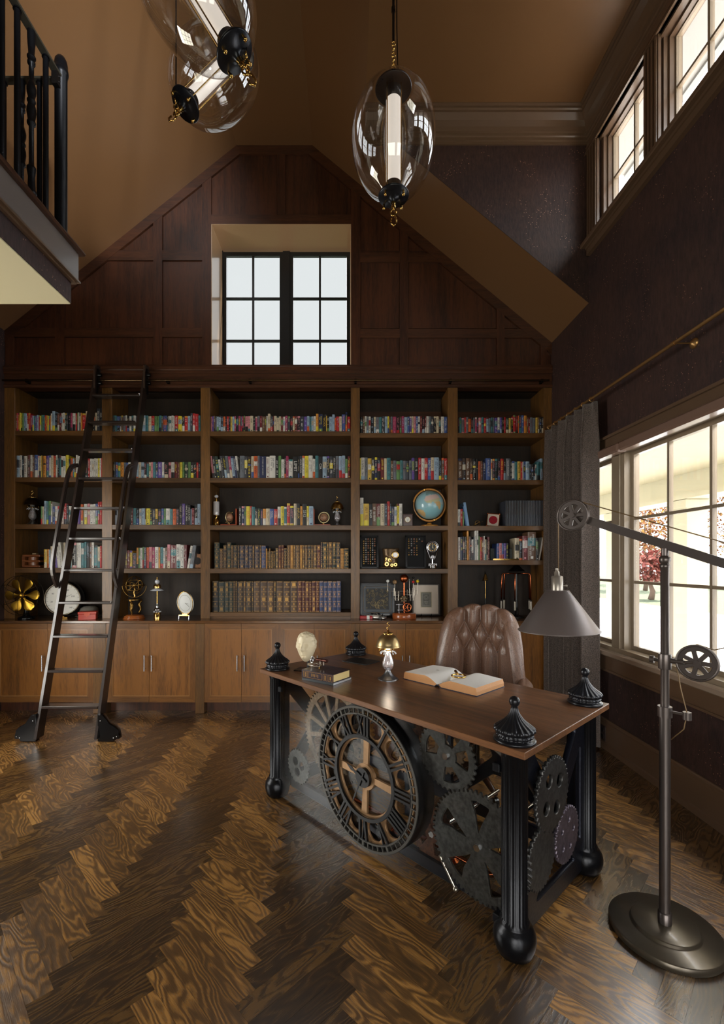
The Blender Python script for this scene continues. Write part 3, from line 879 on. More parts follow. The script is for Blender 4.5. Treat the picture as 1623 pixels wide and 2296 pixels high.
# ================================================================ OUTSIDE the right windows
M_cream_out = mat('cream_porch_paint', (206, 194, 164), 0.6)
M_cream_out2 = mat('porch_ceiling_cream', (236, 222, 180), 0.5)
po = thing('porch', 'cream covered porch with square columns outside the right window', 'porch', (2.2, 3, 0))
m = MB(); m.box(0.0, 3.0, -5, 9, -0.35, -0.30); m.build('porch_floor', mat('bluestone_floor', (170, 172, 176), 0.7), po)
m = MB(); m.box(-0.05, 3.0, -5, 9, 2.62, 2.70)
m.build('porch_ceiling', M_cream_out, po)
m = MB(); m.box(2.35, 2.65, -5, 9, 2.31, 2.62); m.box(2.32, 2.68, -5, 9, 2.28, 2.34); m.build('beam', M_cream_out, po)
for y in (-2.0, 0.95, 3.3, 4.9, 6.35, 7.85):
    m = MB(); m.box(2.36, 2.64, y-0.16, y+0.16, -0.3, 2.28); m.box(2.33, 2.67, y-0.18, y+0.18, 2.16, 2.27); m.box(2.32, 2.68, y-0.18, y+0.18, -0.3, -0.12)
    m.build('column', M_cream_out, po)
stuff(tag(MB().box(-10, 60, -30, 70, -0.62, -0.60).build('lawn', mat('lawn_green', (48, 60, 28), 0.9, var=0.2, bscale=3)), 'green lawn beyond the driveway outside', 'lawn'))
bpy.data.objects['lawn'].location = (2.6, 0, 0)
m = MB(); m.box(5.6, 14.3, -20, 60, -0.59, -0.56); tag(m.build('driveway', mat('driveway_gravel', (165, 168, 174), 0.9, var=0.1, bscale=8)), 'pale grey driveway seen through the right window', 'driveway')
def tree(name, x, y, h, crown, cols, n, label, trunk_h):
    o = thing(name, label, 'tree', (x, y, -0.595), 0, 'trees beyond the driveway')
    m = MB(); m.tube([(0, 0, 0), (0.1, 0, trunk_h*0.5), (0, 0.1, trunk_h), (0.05, 0.1, h*0.9)], 0.12, 8, radii=[0.16, 0.13, 0.1, 0.03])
    for k in range(9):
        a = random.random()*6.28; z = trunk_h*0.8+(h-trunk_h)*random.random()*0.8
        m.tube([(0, 0, z), (math.cos(a)*crown*0.5, math.sin(a)*crown*0.5, z+0.6), (math.cos(a)*crown*0.8, math.sin(a)*crown*0.8, z+0.8)], 0.03, 5)
    m.build('trunk', mat('tree_bark', (92, 74, 60), 0.9), o)
    m = MB()
    for k in range(n):
        m.mat(cols[k % len(cols)])
        while True:
            p = Vector((random.uniform(-1, 1), random.uniform(-1, 1), random.uniform(-1, 1)))
            if p.length < 1: break
        c = Vector((p.x*crown, p.y*crown, trunk_h+(h-trunk_h)*(0.5+p.z*0.5)))
        s_ = 0.09+0.06*random.random()
        M = T(*c) @ Matrix.Rotation(random.random()*6.28, 4, Vector((random.random(), random.random(), random.random()+.1)).normalized())
        m.add([(-s_, 0, 0), (0, -s_*0.6, 0), (s_, 0, 0), (0, s_*0.6, 0)], [(0, 1, 2, 3)], M=M)
    stuff(m.build('foliage', None, o, fixn=False))
gl = [mat('leaf_gold', (128, 78, 26), 0.7), mat('leaf_orange', (110, 60, 24), 0.7), mat('leaf_pale', (150, 112, 50), 0.7)]
rl = [mat('leaf_red', (104, 40, 32), 0.7), mat('leaf_rose', (130, 70, 58), 0.7)]
gg = [mat('leaf_olive', (60, 62, 32), 0.7), mat('leaf_yellowgreen', (84, 80, 36), 0.7)]
tree('maple_tree', 16.6, 25, 2.7, 1.15, rl, 1300, 'small red leaved tree beyond the driveway, lowest of those in the window', 0.9)
tree('autumn_tree', 21.5, 33, 6.4, 2.4, gl, 2600, 'golden autumn tree behind the small red tree', 1.8)
tree('pine_tree', 28.5, 43, 13, 3.0, gg, 2200, 'tall olive green tree farthest behind, rising to the beam', 5.5)
tree('autumn_tree', 31, 37, 9, 2.6, gl, 1600, 'golden autumn tree to the right of the small red tree', 2.5)
# low shrub below the window
m = MB()
for k in range(1400):
    m.mat([gg[0], mat('leaf_grey', (78, 86, 62), 0.7)][k % 2])
    a = random.random()*6.28; rr = random.random()**0.5
    s_ = 0.03
    M = T(3.9+0.28*rr*math.cos(a), 6.35+0.7*rr*math.sin(a), -0.25+0.30*random.random()*(1-rr*0.6)) @ Matrix.Rotation(random.random()*6.28, 4, Vector((random.random(), random.random(), .5)).normalized())
    m.add([(-s_, 0, 0), (0, -s_*0.6, 0), (s_, 0, 0), (0, s_*0.6, 0)], [(0, 1, 2, 3)], M=M)
o = m.build('shrub', None, None, fixn=False); tag(o, 'low grey green shrub growing just outside the right window', 'shrub'); stuff(o)
# roof eave above the clerestory
m = MB(); m.box(XR+t, 2.62, YN-0.5, 4.3, 5.06, 5.12); m.box(2.60, 2.64, YN-0.5, 4.3, 5.04, 5.2)
o = m.build('roof_eave', mat('eave_soffit_grey', (150, 152, 150), 0.7)); struct(o)
m = MB(); m.box(XR+t, 5.4, YN-0.5, 12.2, 2.70, 2.76); o = m.build('porch_roof', mat('porch_roof_grey', (190, 186, 182), 0.8)); struct(o)
# ================================================================ BOOKCASE
YF = 4.45                       # front plane of the shelves
def bx(px): return (px-778)*YF/F
BZ0, BZ1 = 0.875, 3.13
bc = thing('bookcase', 'wall-wide stained oak bookcase of five bays standing on the base cabinets', 'bookcase', (0, 0, 0))
ups = [(10, 34), (229, 251.5), (450, 471), (786.5, 806.5), (1004, 1026), (1219.5, 1238)]
for i, (a, b) in enumerate(ups):
    m = MB()
    z0 = BZ0
    m.bbox(bx(a), bx(b), YF-0.004, YF+0.022, z0, BZ1, 0.002)
    if i == 0: m.box(bx(b)-0.02, bx(b), YF+0.02, 4.80, z0, BZ1)
    elif i == 5: m.box(bx(a), bx(a)+0.02, YF+0.02, 4.80, z0, BZ1)
    else: m.box(bx(a)+0.006, bx(b)-0.006, YF+0.02, 4.80, z0, BZ1)
    m.build('upright', M_oakV, bc)
bays = [(34, 229), (251.5, 450), (471, 786.5), (806.5, 1004), (1026, 1219.5)]
SH = {0: (2.705, 2.252, 1.796, 1.370), 1: (2.70, 2.246, 1.790, 1.366), 2: (2.70, 2.246, 1.786, 1.364), 3: (2.683, 2.228, 1.782, 1.362), 4: (2.683, 2.226, 1.780, 1.446)}
for i, (a, b) in enumerate(bays):
    for z in SH[i]:
        m = MB(); m.bbox(bx(a)-0.004, bx(b)+0.004, YF, YF+0.335, z-0.046, z, 0.002); m.build('shelf', M_oakH, bc)
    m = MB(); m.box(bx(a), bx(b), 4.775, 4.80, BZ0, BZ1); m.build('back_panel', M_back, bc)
m = MB(); m.bbox(bx(471), bx(786.5), YF, YF+0.335, 0.90, 0.939, 0.002); m.box(bx(471), bx(786.5), YF+0.02, YF+0.04, BZ0, 0.90); m.build('shelf', M_oakH, bc)
for i in (3, 4):
    m = MB(); m.box(bx(bays[i][0]), bx(bays[i][1]), 4.755, 4.776, 2.93, 2.99); m.build('cleat', M_oakDH, bc)
m = MB(); m.box(XL, XR, YF-0.004, YF+0.14, BZ1, 3.345); m.build('header', M_oakDH, bc)
m = MB(); m.bbox(XL, XR, YF-0.028, YF, 3.285, 3.325, 0.006); m.box(XL, XR, YF-0.016, YF, 3.255, 3.285); m.bbox(XL, XR, YF-0.02, YF, BZ1-0.01, 3.15, 0.004); m.build('header_moulding', M_oakDH, bc)
# base cabinets
YC = 4.31
def cx(px): return (px-778)*YC/F
ct = MB(); ct.bbox(XL+0.002, cx(1236), YC-0.012, 4.79, 0.85, 0.875, 0.003)
tag(ct.build('countertop', wood('counter_oak', (60, 38, 21), (116, 78, 44), 'X', 0.22, 0.5, patch=0.2)), 'long stained oak ledge on top of the base cabinets', 'countertop')
M_panel = wood('oak_door_panel', (86, 52, 19), (138, 88, 34), 'Z', 0.4, 0.2, patch=0.7)
M_dfr = wood('oak_door_frame', (82, 50, 20), (130, 84, 34), 'Z', 0.4, 0.2, patch=0.2)
M_dfrH = wood('oak_door_frame_rail', (82, 50, 20), (130, 84, 34), 'X', 0.4, 0.2, patch=0.2)
cabs = [(-14, 209, 106, 'leftmost base cabinet, two oak doors, behind the foot of the ladder'),
        (238, 438, 334, 'two-door oak base cabinet with chrome pulls, just right of the ladder foot'),
        (458, 623, 541, 'two-door oak base cabinet left of the desk corner, chrome pulls'),
        (623, 787, 704, 'two-door oak base cabinet behind the marble head on the desk'),
        (807, 1004, 909.5, 'two-door oak base cabinet behind the brass desk lamp'),
        (1024, 1236, 1122, 'rightmost oak base cabinet hidden behind the leather chair')]
D0, D1 = 0.106, 0.847
CABO = []
for (a, b, s_, lab) in cabs:
    c = thing('base_cabinet', lab, 'cabinet', (0, 0, 0), 0, 'base cabinets under the bookcase')
    CABO.append(c)
    x0, x1, xs = max(cx(a), XL+0.001), cx(b), cx(s_)
    m = MB(); m.box(x0, x1, YC+0.022, 4.78, 0.10, 0.849); m.box(x0, x1, YC+0.09, YC+0.11, 0.001, 0.10); m.build('body', M_oakDV, c)
    for (u, v, side) in ((cx(a), xs-0.0015, 0), (xs+0.0015, x1, 1)):
        if v < XL+0.05: continue
        u = max(u, XL+0.002)
        d = MB(); d.box(u+(0.01 if side == 0 else 0), v-(0.01 if side == 1 else 0), YC+0.008, YC+0.02, D0+0.02, D1-0.02)
        fw = 0.056
        if side == 0: px0, px1 = u+fw, v
        else: px0, px1 = u, v-fw
        do = d.build('door', M_panel, c)
        # mitred frame: rails and one outer stile, proud of the panel, with a small inner bead
        m = MB()
        def trap(p): m.prism(p, 'Y', YC, YC+0.02)
        ua, vb = (u+fw, v) if side == 0 else (u, v-fw)
        trap([(u, D1), (v, D1), (vb, D1-fw), (ua, D1-fw)]); m.build('rail', M_dfrH, do)
        m = MB(); trap([(u, D0), (v, D0), (vb, D0+fw), (ua, D0+fw)]); m.build('rail', M_dfrH, do)
        m = MB()
        if side == 0: trap([(u, D0), (u, D1), (u+fw, D1-fw), (u+fw, D0+fw)])
        else: trap([(v, D0), (v, D1), (v-fw, D1-fw), (v-fw, D0+fw)])
        m.build('stile', M_dfr, do)
        m = MB(); e = 0.006
        m.box(px0, px1, YC+0.003, YC+0.009, D1-fw-e, D1-fw); m.box(px0, px1, YC+0.003, YC+0.009, D0+fw, D0+fw+e)
        if side == 0: m.box(px0, px0+e, YC+0.003, YC+0.009, D0+fw, D1-fw)
        else: m.box(px1-e, px1, YC+0.003, YC+0.009, D0+fw, D1-fw)
        m.build('bead', mat('door_bead', (158, 112, 66), 0.3, coat=0.3), do)
        hx = xs-0.034 if side == 0 else xs+0.034
        zc = H-(1486-1262)*YC/F
        h = MB(); h.cyl((hx, YC-0.028, zc-0.075), (hx, YC-0.028, zc+0.075), 0.0065, n=12)
        for z in (-0.055, 0.055):
            h.cyl((hx, YC+0.009, zc+z), (hx, YC-0.028, zc+z), 0.004, n=8)
        for z in (-0.072, -0.055, 0.055, 0.072): h.torus((hx, YC-0.028, zc+z), 0.0065, 0.0018, 'Z', 12, 6)
        h.build('handle', M_chrome, do)
posts = [(209, 238), (438, 458), (787, 807), (1004, 1024)]
for ci_, (a, b) in zip((0, 1, 3, 4), posts):
    m = MB(); m.bbox(cx(a), cx(b), YC-0.004, YC+0.12, 0.001, 0.849, 0.003)
    m.build('post', M_oakV, CABO[ci_])
# ladder rail
rl_ = thing('ladder_rail', 'thin dark metal ladder rail running along the bookcase header', 'rail', (0, 0, 0))
ZRL = Z_(853, 4.40)
m = MB(); m.cyl((XL+0.02, 4.395, ZRL), (XR-0.05, 4.395, ZRL), 0.009, n=10); m.build('bar', mat('dark_bronze_rail', (92, 74, 54), 0.25, 1.0), rl_)
for px in (375, 560, 797, 1010, 1215, 60):
    x = X_(px, 4.4); m = MB(); m.box(x-0.01, x+0.01, 4.39, 4.447, ZRL-0.02, ZRL+0.012); m.build('bracket', M_blackgloss, rl_)

# ================================================================ LADDER
lad = thing('library_ladder', 'tall dark rolling library ladder leaning against the bookcase', 'ladder', (-2.2, 3.59, 0))
def LP(side, z, dy=0.0):
    """point on a stile at height z; dy is the offset towards the room (negative) along the depth"""
    t_ = z/3.3
    x = (-2.455+0.061*t_) if side == 0 else (-1.979+0.053*t_)
    return Vector((x+2.2, 0.234*z+dy, z))
M_lad = mat('espresso_ladder_wood', (42, 32, 28), 0.28, coat=0.4, var=0.15, bscale=40)
for s_ in (0, 1):
    m = MB(); vs = []
    for z in (0.03, 3.31):
        p = LP(s_, z)
        for (ax, ay) in ((-0.011, -0.045), (0.011, -0.045), (0.011, 0.045), (-0.011, 0.045)):
            vs.append((p.x+ax, p.y+ay+0.045, p.z))
    m.add(vs, [(0, 1, 2, 3), (7, 6, 5, 4), (0, 4, 5, 1), (1, 5, 6, 2), (2, 6, 7, 3), (3, 7, 4, 0)])
    m.build('stile', M_lad, lad)
for k in range(11):
    z = 0.264+0.2732*k
    a, b = LP(0, z), LP(1, z)
    m = MB(); m.bbox(a.x+0.011, b.x-0.011, a.y-0.004, a.y+0.086, z-0.011, z+0.011, 0.004); m.build('rung', M_lad, lad)
    if k > 2:
        m = MB(); m.sphere((b.x-0.016, a.y-0.006, z+0.008), 0.007, 8, 6); m.build('bolt', M_chrome, lad)
for s_ in (0, 1):
    pts = []
    for (z, off) in ((2.30, 0.0), (2.285, -0.05), (2.25, -0.095), (2.15, -0.115), (1.9, -0.12), (1.6, -0.12), (1.42, -0.118), (1.33, -0.09), (1.24, -0.02), (1.22, 0.0)):
        p = LP(s_, z, off-0.004); p.x += (-0.018 if s_ == 0 else 0.018); pts.append(p)
    for _ in range(2):
        np_ = [pts[0]]
        for a, b in zip(pts, pts[1:]): np_ += [a*0.75+b*0.25, a*0.25+b*0.75]
        pts = np_+[pts[-1]]
    m = MB(); m.tube(pts, 0.012, 10); m.tube([p+Vector((0, -0.0, 0)) for p in pts], 0.012, 4, flat=(0.010, 0.017))
    m.build('grip', M_lad, lad)
for s_ in (0, 1):
    p = LP(s_, 0.0); d = -1 if s_ == 0 else 1
    pr = [(0.0, 0.0), (0.0, 0.21), (0.035, 0.205), (0.06, 0.17), (0.085, 0.135), (0.125, 0.115), (0.155, 0.085), (0.165, 0.04), (0.165, 0.022), (0.13, 0.018), (0.12, 0.0)]
    poly = [(p.x+d*(0.008+u), v+0.008) for (u, v) in pr]
    m = MB()
    m.mats = [M_blackgloss]
    me = plate_mesh('wheel_housing', [[(a, b) for a, b in poly]], 0.045, 0.003, M_blackgloss)
    o = link('wheel_housing', me, lad, None, T(0, 0.052, 0) @ R('X', 90))
    w = MB(); w.cyl((p.x+d*0.075, 0.036, 0.045), (p.x+d*0.075, 0.068, 0.045), 0.044, n=20); w.build('wheel', mat('rubber_wheel', (20, 20, 20), 0.6), lad)
    for (u, v) in ((0.15, 0.045), (0.125, 0.035), (0.02, 0.17)):
        m = MB(); m.sphere((p.x+d*(0.008+u), 0.028, v), 0.005, 8, 6); m.build('bolt', M_chrome, lad)
for s_ in (0, 1):
    p = LP(s_, 3.2)
    m = MB(); x = p.x+0.02
    m.box(x-0.003, x+0.003, p.y+0.02, 0.80, 3.03, 3.27); m.mats = [M_blackgloss]
    m.build('hook_bracket', M_blackgloss, lad)
    m = MB(); m.box(x-0.002, x+0.008, 0.70, 0.712, 3.06, 3.27); m.build('bracket_edge', M_nickel, lad)
    m = MB()
    for z in (3.215, 3.135): m.cyl((x, 0.78, z), (x+0.03, 0.78, z), 0.017, n=12)
    m.build('roller', M_blackgloss, lad)

# ================================================================ BOOKS
PAL = {'r': (196, 34, 36), 'R': (112, 30, 34), 'o': (222, 98, 40), 'y': (222, 182, 66), 'Y': (238, 218, 50), 'g': (104, 150, 84), 'G': (34, 58, 50),
       't': (66, 132, 140), 'b': (64, 92, 160), 'B': (32, 42, 84), 'l': (158, 184, 208), 'w': (228, 224, 216), 'c': (216, 200, 168), 'k': (26, 26, 30),
       'K': (58, 62, 72), 's': (110, 116, 126), 'p': (222, 140, 148), 'm': (170, 48, 96), 'v': (98, 70, 160), 'n': (110, 78, 56), 'N': (60, 42, 34), 'a': (232, 152, 50)}
CN = {'r': 'red', 'R': 'maroon', 'o': 'orange', 'y': 'yellow', 'Y': 'bright yellow', 'g': 'green', 'G': 'dark green', 't': 'teal', 'b': 'blue', 'B': 'navy', 'l': 'pale blue',
      'w': 'white', 'c': 'cream', 'k': 'black', 'K': 'charcoal', 's': 'grey', 'p': 'pink', 'm': 'magenta', 'v': 'violet', 'n': 'brown', 'N': 'dark brown', 'a': 'amber'}
BM = {k: mat('cover_'+CN[k].replace(' ', '_'), tuple(int(0.84*c+0.06*sum(v)/3) for c in v), 0.42, coat=0.15) for k, v in PAL.items()}
LM = {k: mat('leather_'+CN[k].replace(' ', '_'), tuple(int(c*0.62+4) for c in v), 0.48, bump=0.15, bscale=180, var=0.25) for k, v in PAL.items() if k in 'wGnNkKBbRrac'}
M_gilt = mat('gilt_tooling', (190, 146, 78), 0.36, 0.85)
rnd = random.Random(11)
ORD = ['', 'first', 'second', 'third', 'fourth', 'fifth', 'sixth', 'seventh', 'eighth', 'ninth', 'tenth', 'eleventh', 'twelfth', 'thirteenth', 'fourteenth', 'fifteenth', 'sixteenth', 'seventeenth', 'eighteenth', 'nineteenth', 'twentieth']
def ordinal(n):
    if n <= 20: return ORD[n]
    tens = {2: 'twenty', 3: 'thirty', 4: 'forty', 5: 'fifty', 6: 'sixty'}[n//10]
    if n % 10 == 0: return {2: 'twentieth', 3: 'thirtieth', 4: 'fortieth', 5: 'fiftieth', 6: 'sixtieth'}[n//10]
    return tens+'-'+ORD[n % 10]
BAYN = ['leftmost bay', 'second bay', 'middle bay', 'fourth bay', 'rightmost bay']
ROWN = ['', 'top shelf', 'second shelf', 'third shelf', 'fourth shelf', 'lowest shelf']
import re
def parse(st):
    out = []
    for tk in re.findall(r'([A-Za-z])(\d+)([-+/\\]*)(?:\(([^)]*)\))?', st):
        out.append(dict(c=tk[0], w=int(tk[1]), mod=tk[2], txt=tk[3]))
    return out
LUM = {k: (v[0]*.3+v[1]*.59+v[2]*.11) for k, v in PAL.items()}
def book_mb(m, w, h, d, b, style, r):
    """book standing on z=0, spine facing -Y at y=0, x from 0 to w"""
    c = b['c']
    cm = (LM.get(c) or BM[c]) if style == 'L' else BM[c]
    bt = min(0.0022, w*0.12)
    g = 0.0004
    m.mat(cm)
    m.box(g, g+bt, 0.002, d, 0, h); m.box(w-g-bt, w-g, 0.002, d, 0, h)
    m.mat(M_paper); m.box(g+bt, w-g-bt, 0.004, d-0.004, 0.003, h-0.003)
    # rounded spine in bands
    xs = [g, w*0.18, w*0.5, w*0.82, w-g]; ys = [0.003, -0.0012, -0.0026, -0.0012, 0.003]
    if style == 'L': ys = [0.004, -0.002, -0.005, -0.002, 0.004]
    bands = [(0, h, cm)]
    if style == 'P':
        alt = r.choice([k for k in PAL if abs(LUM[k]-LUM[c]) > 40])
        alt2 = r.choice('wckKbroYgtl')
        u = r.random()
        if b['txt']: bands = [(0, h, cm)]
        elif u < 0.30: bands = [(0, h*r.uniform(.18, .42), BM[alt2]), (None, h, cm)]
        elif u < 0.52: bands = [(0, h*r.uniform(.4, .6), cm), (None, h*r.uniform(.62, .85), BM[alt2]), (None, h, cm)]
        elif u < 0.64: bands = [(0, h*0.1, BM[alt]), (None, h*.9, cm), (None, h, BM[alt])]
    elif style == 'S': bands = [(0, h, cm)]
    z0 = 0
    for (_, z1, bmx) in bands:
        m.mat(bmx)
        vs = []; fs = []
        for z in (z0, z1):
            for x, y in zip(xs, ys): vs.append((x, y, z))
        n = len(xs)
        for k in range(n-1): fs.append((k, k+1, n+k+1, n+k))
        m.add(vs, fs, smooth=True)
        z0 = z1
    m.mat(cm); m.add([(xs[k], ys[k], h) for k in range(5)]+[(w-g, 0.005, h), (g, 0.005, h)], [(0, 1, 2, 3, 4, 5, 6)])
    m.add([(xs[k], ys[k], 0) for k in range(5)]+[(w-g, 0.005, 0), (g, 0.005, 0)], [(6, 5, 4, 3, 2, 1, 0)])
    yf = -0.0032 if style != 'L' else -0.0056
    def fl(x0, x1, za, zb, mm):
        m.mat(mm); m.add([(x0, yf, za), (x1, yf, za), (x1, yf, zb), (x0, yf, zb)], [(0, 1, 2, 3)])
    if style == 'P' and not b['txt'] and w > 0.010:
        dark = LUM[c] < 110
        tm_ = BM[r.choice('wwcYlp' if dark else 'kkBRK')]
        # title and author as rows of small letter-sized blocks running down the spine
        lines = 2 if (w > 0.024 and r.random() < .6) else 1
        for li in range(lines):
            cx_ = w*(0.5 if lines == 1 else (0.34+0.32*li)); hw = w*(0.24 if lines == 1 else 0.12)
            z = h*r.uniform(.80, .92); end = h*r.uniform(.15, .45)
            gap_at = r.uniform(.3, .7)*h
            while z > end:
                l = r.uniform(.003, .0075)
                if abs(z-gap_at) > 0.012 and r.random() < 0.9:
                    q_ = r.random()
                    if q_ < .5: fl(cx_-hw, cx_+hw, z-l*0.38, z, tm_); fl(cx_-hw, cx_-hw*0.3, z-l*0.8, z-l*0.38, tm_)
                    else: fl(cx_-hw, cx_+hw, z-l*0.35, z, tm_); fl(cx_+hw*0.2, cx_+hw, z-l*0.7, z-l*.35, tm_)
                z -= l+0.0016
        if r.random() < .5: fl(w*.34, w*.66, h*.05, h*.05+w*.32, tm_)
    if style == 'S':   # dark set with pale stripes on the spine
        fl(w*.08, w*.24, h*.01, h*.99, BM['s']); 
        z = h*.92
        while z > h*.45: fl(w*.42, w*.7, z-.004, z, LM['n']); z -= .0065
    if style == 'L':
        # raised bands and gilt tooling
        nb = 5
        for k in range(nb+2):
            z = h*(0.02+0.96*k/(nb+1))
            m.mat(cm); m.box(w*.16, w*.84, -0.0075, -0.002, z-0.0022, z+0.0022)
            fl(w*.10, w*.90, z+0.0035, z+0.0046, M_gilt); fl(w*.10, w*.90, z-0.0046, z-0.0035, M_gilt)
        for k in range(nb+1):
            za = h*(0.02+0.96*k/(nb+1))+0.007; zb = h*(0.02+0.96*(k+1)/(nb+1))-0.007; zc = (za+zb)/2
            u = r.random()
            if k in (3, 1) or u < .35:
                s_ = min(w*.3, (zb-za)*.36)
                m.mat(M_gilt)
                for (ax, az, sc) in ((0, 0, .5), (-.55, .55, .28), (.55, .55, .28), (-.55, -.55, .28), (.55, -.55, .28), (0, .75, .2), (0, -.75, .2)):
                    cx_ = w/2+ax*s_; cz = zc+az*s_; q_ = s_*sc*.7
                    m.add([(cx_-q_, yf-.0003, cz), (cx_, yf-.0003, cz-q_), (cx_+q_, yf-.0003, cz), (cx_, yf-.0003, cz+q_)], [(0, 1, 2, 3)])
            elif u < .6:
                z = zb-.004
                while z > za+.003: fl(w*.26, w*.74, z-.0018, z, M_gilt); z -= .0042
ROWS = [
 (1, 0, 36.5, 229, 41, 'P', 'r3 a3 Y3 Y3 g3 l3 l3 r4 r4 m4- l3- t3- v3- l4- r2- Y3- g3- t4- r3- a3- Y3- t2- a2- w3 l6+ k5 n4 R4 w3 w4 G4 K3 k5 m4 w6 r4 g2 w2 s3 a3 r7 c4+ k4 w4 k3 k5 c4 K6++(2017 DURHAM) k5++'),
 (1, 1, 252.5, 449, 36, 'P', 't7 b6 s3 n3 s5 w3 k4 w4 k4 w4 s5 l4 w3 l7 t5 c6 r6 g4 g4 t5 n3 b8 k2 w6 w4 w2 r7 Y7 k5 r6 l5 K4+ r5+ r6+ t4'),
 (1, 2, 472, 785.5, 35, 'P', 'p3 v3 n3 s3 l4 l4 K5 o4 k3 r4 k3 y4 l4 m3 k5 m4 s3 m3 k3 p6 p4 c6 k4 m4 s5 R5 n5 n3 w3 c5+ K5 R2 c5 c5 c4 R4 w4 m5 K5 k5 c4 R5 k6 K7 v6 l5 t4 l4 w5 a5+ B8+ k7+(WOOL) y2 k4 l6 l5+ o3 r6 c5 b7+ B4++ r6'),
 (1, 3, 807.5, 1003, 38, 'P', 'k5 n4 w3 s4 w4 k6 c4 s6 t5 K6 l5 Y3 n3 s4 m7 k6 n4 m5 l6 b4 v4 c4 p4 b4 w4 R4 k5 R3 w5 s4 K5 k5 c5 N4 w6 b6'),
 (1, 4, 1027, 1218.5, 36, 'P', 'k3 t4 s6 r4 s4 o6 k4 s4 m4 k3 p6 t5 r5 l5 s5 t3 s4 v6 w5 v4 k4 r4 G6 y5 k4 r5+ R5+ o2+ K5+ b5+ a6+ n3 R4 s5 s6 y5 n3 k4 k4'),
 (2, 0, 36, 229, 50, 'P', 'l8 w6 k5 w7 n3 R4 w6 n5 b8 w3 c5 y3 k2 a7 v6 w6 c6 o5 w4 k5 t4 w5 w6 Y7 k5- o5- l4- n4- w4 w5 l4 k5- g4- G7- r5- w5- w5- w4- w5- Y4- w4- r3-'),
 (2, 1, 253, 449, 36, 'P', 'k5 b4 t5 a7 s4 b4 w5 b3 r3 w4 l5 c5 l6 k5 t4 c4 p4 t5 K5 v7 w5 k8 p5 w7 R6 n4 Y5 g4 G7 g5 k6 k5 r4 k4'),
 (2, 2, 476, 785.5, 50, 'P', 'p4\\ k5\\ G6\\ w4-\\ K5\\ k5\\ s5\\ m5\\ l5\\ B4\\ w4\\ s9 K6 N7 c5 o7 s4 B12(A STORM OF SWORDS) w7 w11 k6 g5 w6- k3 m5 w8- k10(LIMIT) k3 K5(VINCE FLYNN) w5 Y7 w8 w5- t6 k8(CIA) l8 k5 K7 k5 s6 l6 l6 g5- R5'),
 (2, 3, 806.7, 1003, 50, 'P', 'Y2 w7 s6 y7 k6 B5 k6 R7 c5(IMPACT) t7 n5- s6- g7- t5- s6- K6- s5- v5 k7 r6 w6 r6 b6(BAD THINGS) c6 l9 k5 n5 r6'),
 (2, 4, 1027, 1218, 49, 'P', 'n9 N8 n9 N6 k7 k5(7) o5- n5- B6- b11(KEN FOLLETT) c4 K5 k6 k6 r7 k5 s9(CLIVE CUSSLER) k4 w6- t6- y7- r4- w2- b5- l8- k4-- k5-- k4-- w3-- t8- l6'),
 (3, 0, 91, 228, 46, 'P', 'g3- c3- l5+ t4+ g5+ w3+ b5- w5- r4- p5- w3- r6 k4 w4- w6- c4- a3- v5- v2- o5 g2- w6 p5 w7 w4 b5 r4+ r4+'),
 (3, 1, 289, 449, 37, 'P', 'k4 R4 t6 k6 w5 l7 n2 Y8 k5 K6 y5 k7 b5 g4 w8 t6 o7 K6 k6++ v6++ k6++(VINCE FLYNN) k5++(VINCE FLYNN) l2 R6 k6++ l6++'),
 (3, 2, 535, 702, 43, 'P', 'k6 B6 s4 Y8(DUST) r4 t7 k6- G6- B5- a7- c8- b9- r8- w7 Y7 t6 r7+ K8 c6+ k8+(INFLUX) a5 k9+(2312) Y5 l9'),
 (3, 3, 807, 902, 49, 'P', 'w7++ y11 k7(ECHO) n8 R8 c8(KEN FOLLETT) K6 r5+ K3 B6- w5- Y5 w6'),
 (3, 4, 1026, 1041, 38, 'P', 'w7 r5 g4-'),
 (3, 4, 1134, 1218.5, 57, 'S', ' '.join(['K3']*24)),
 (4, 0, 98, 228, 57, 'P', 'y6-- a4-- l3-- c5- c4- v6-\\ w6-\\ w5\\ c3 b3- c11 k9 w9 t6 t5 k6 n4 w5 t7- c5- r4-'),
 (4, 1, 276, 432, 47, 'P', 'k4- n4- R5- y5- K8-- a4 g3 w5 g3 B5(INDIA COOKBOOK) o5 p6 m6 w7(MEXICAN) a4 t6 w4 n4 p6+ R12+ w8+ w7+ R6+ w5+/ s7+/'),
 (4, 2, 479, 782, 52, 'L', 'G10+ n7- N7 G8+ n4 k8 N4 B9 B8 B7 n4 B9 n4 b8 a3- k3-- n3- k3-- n3-- k3-- K6- R5 R5 N6- n6 a6 n4 n8 a5 n4 n6 K6 n4 n7 R7 B4+ G8+ n3+ n7+ G7+ K8+ a7- G9-'),
 (4, 4, 1027, 1098, 53, 'P', 'w6 B6 k5 k5 a5++ n4 k3 w5- s3 w5++ w4++ g4 r5 R4 w3 c4- k3- R5'),
 (4, 4, 1114, 1140, 38, 'P', 'b5 p6 b4 v5 k5'),
 (4, 4, 1154, 1208, 49, 'P', 'c10 k7 R12+ n18++ k6'),
 (5, 2, 475, 764, 69, 'L', 'k12 G12 G9 G8 n4 N4 N12 n5 N11 N4 n13 n14 n13 k4 n14 n14 n14 R9 R6 R8 R5 R8 R7 b8 b8 b9 b9 b8'),
]
bookz = lambda row, bay: (0.939 if row == 5 else SH[bay][row-1])
allb = []
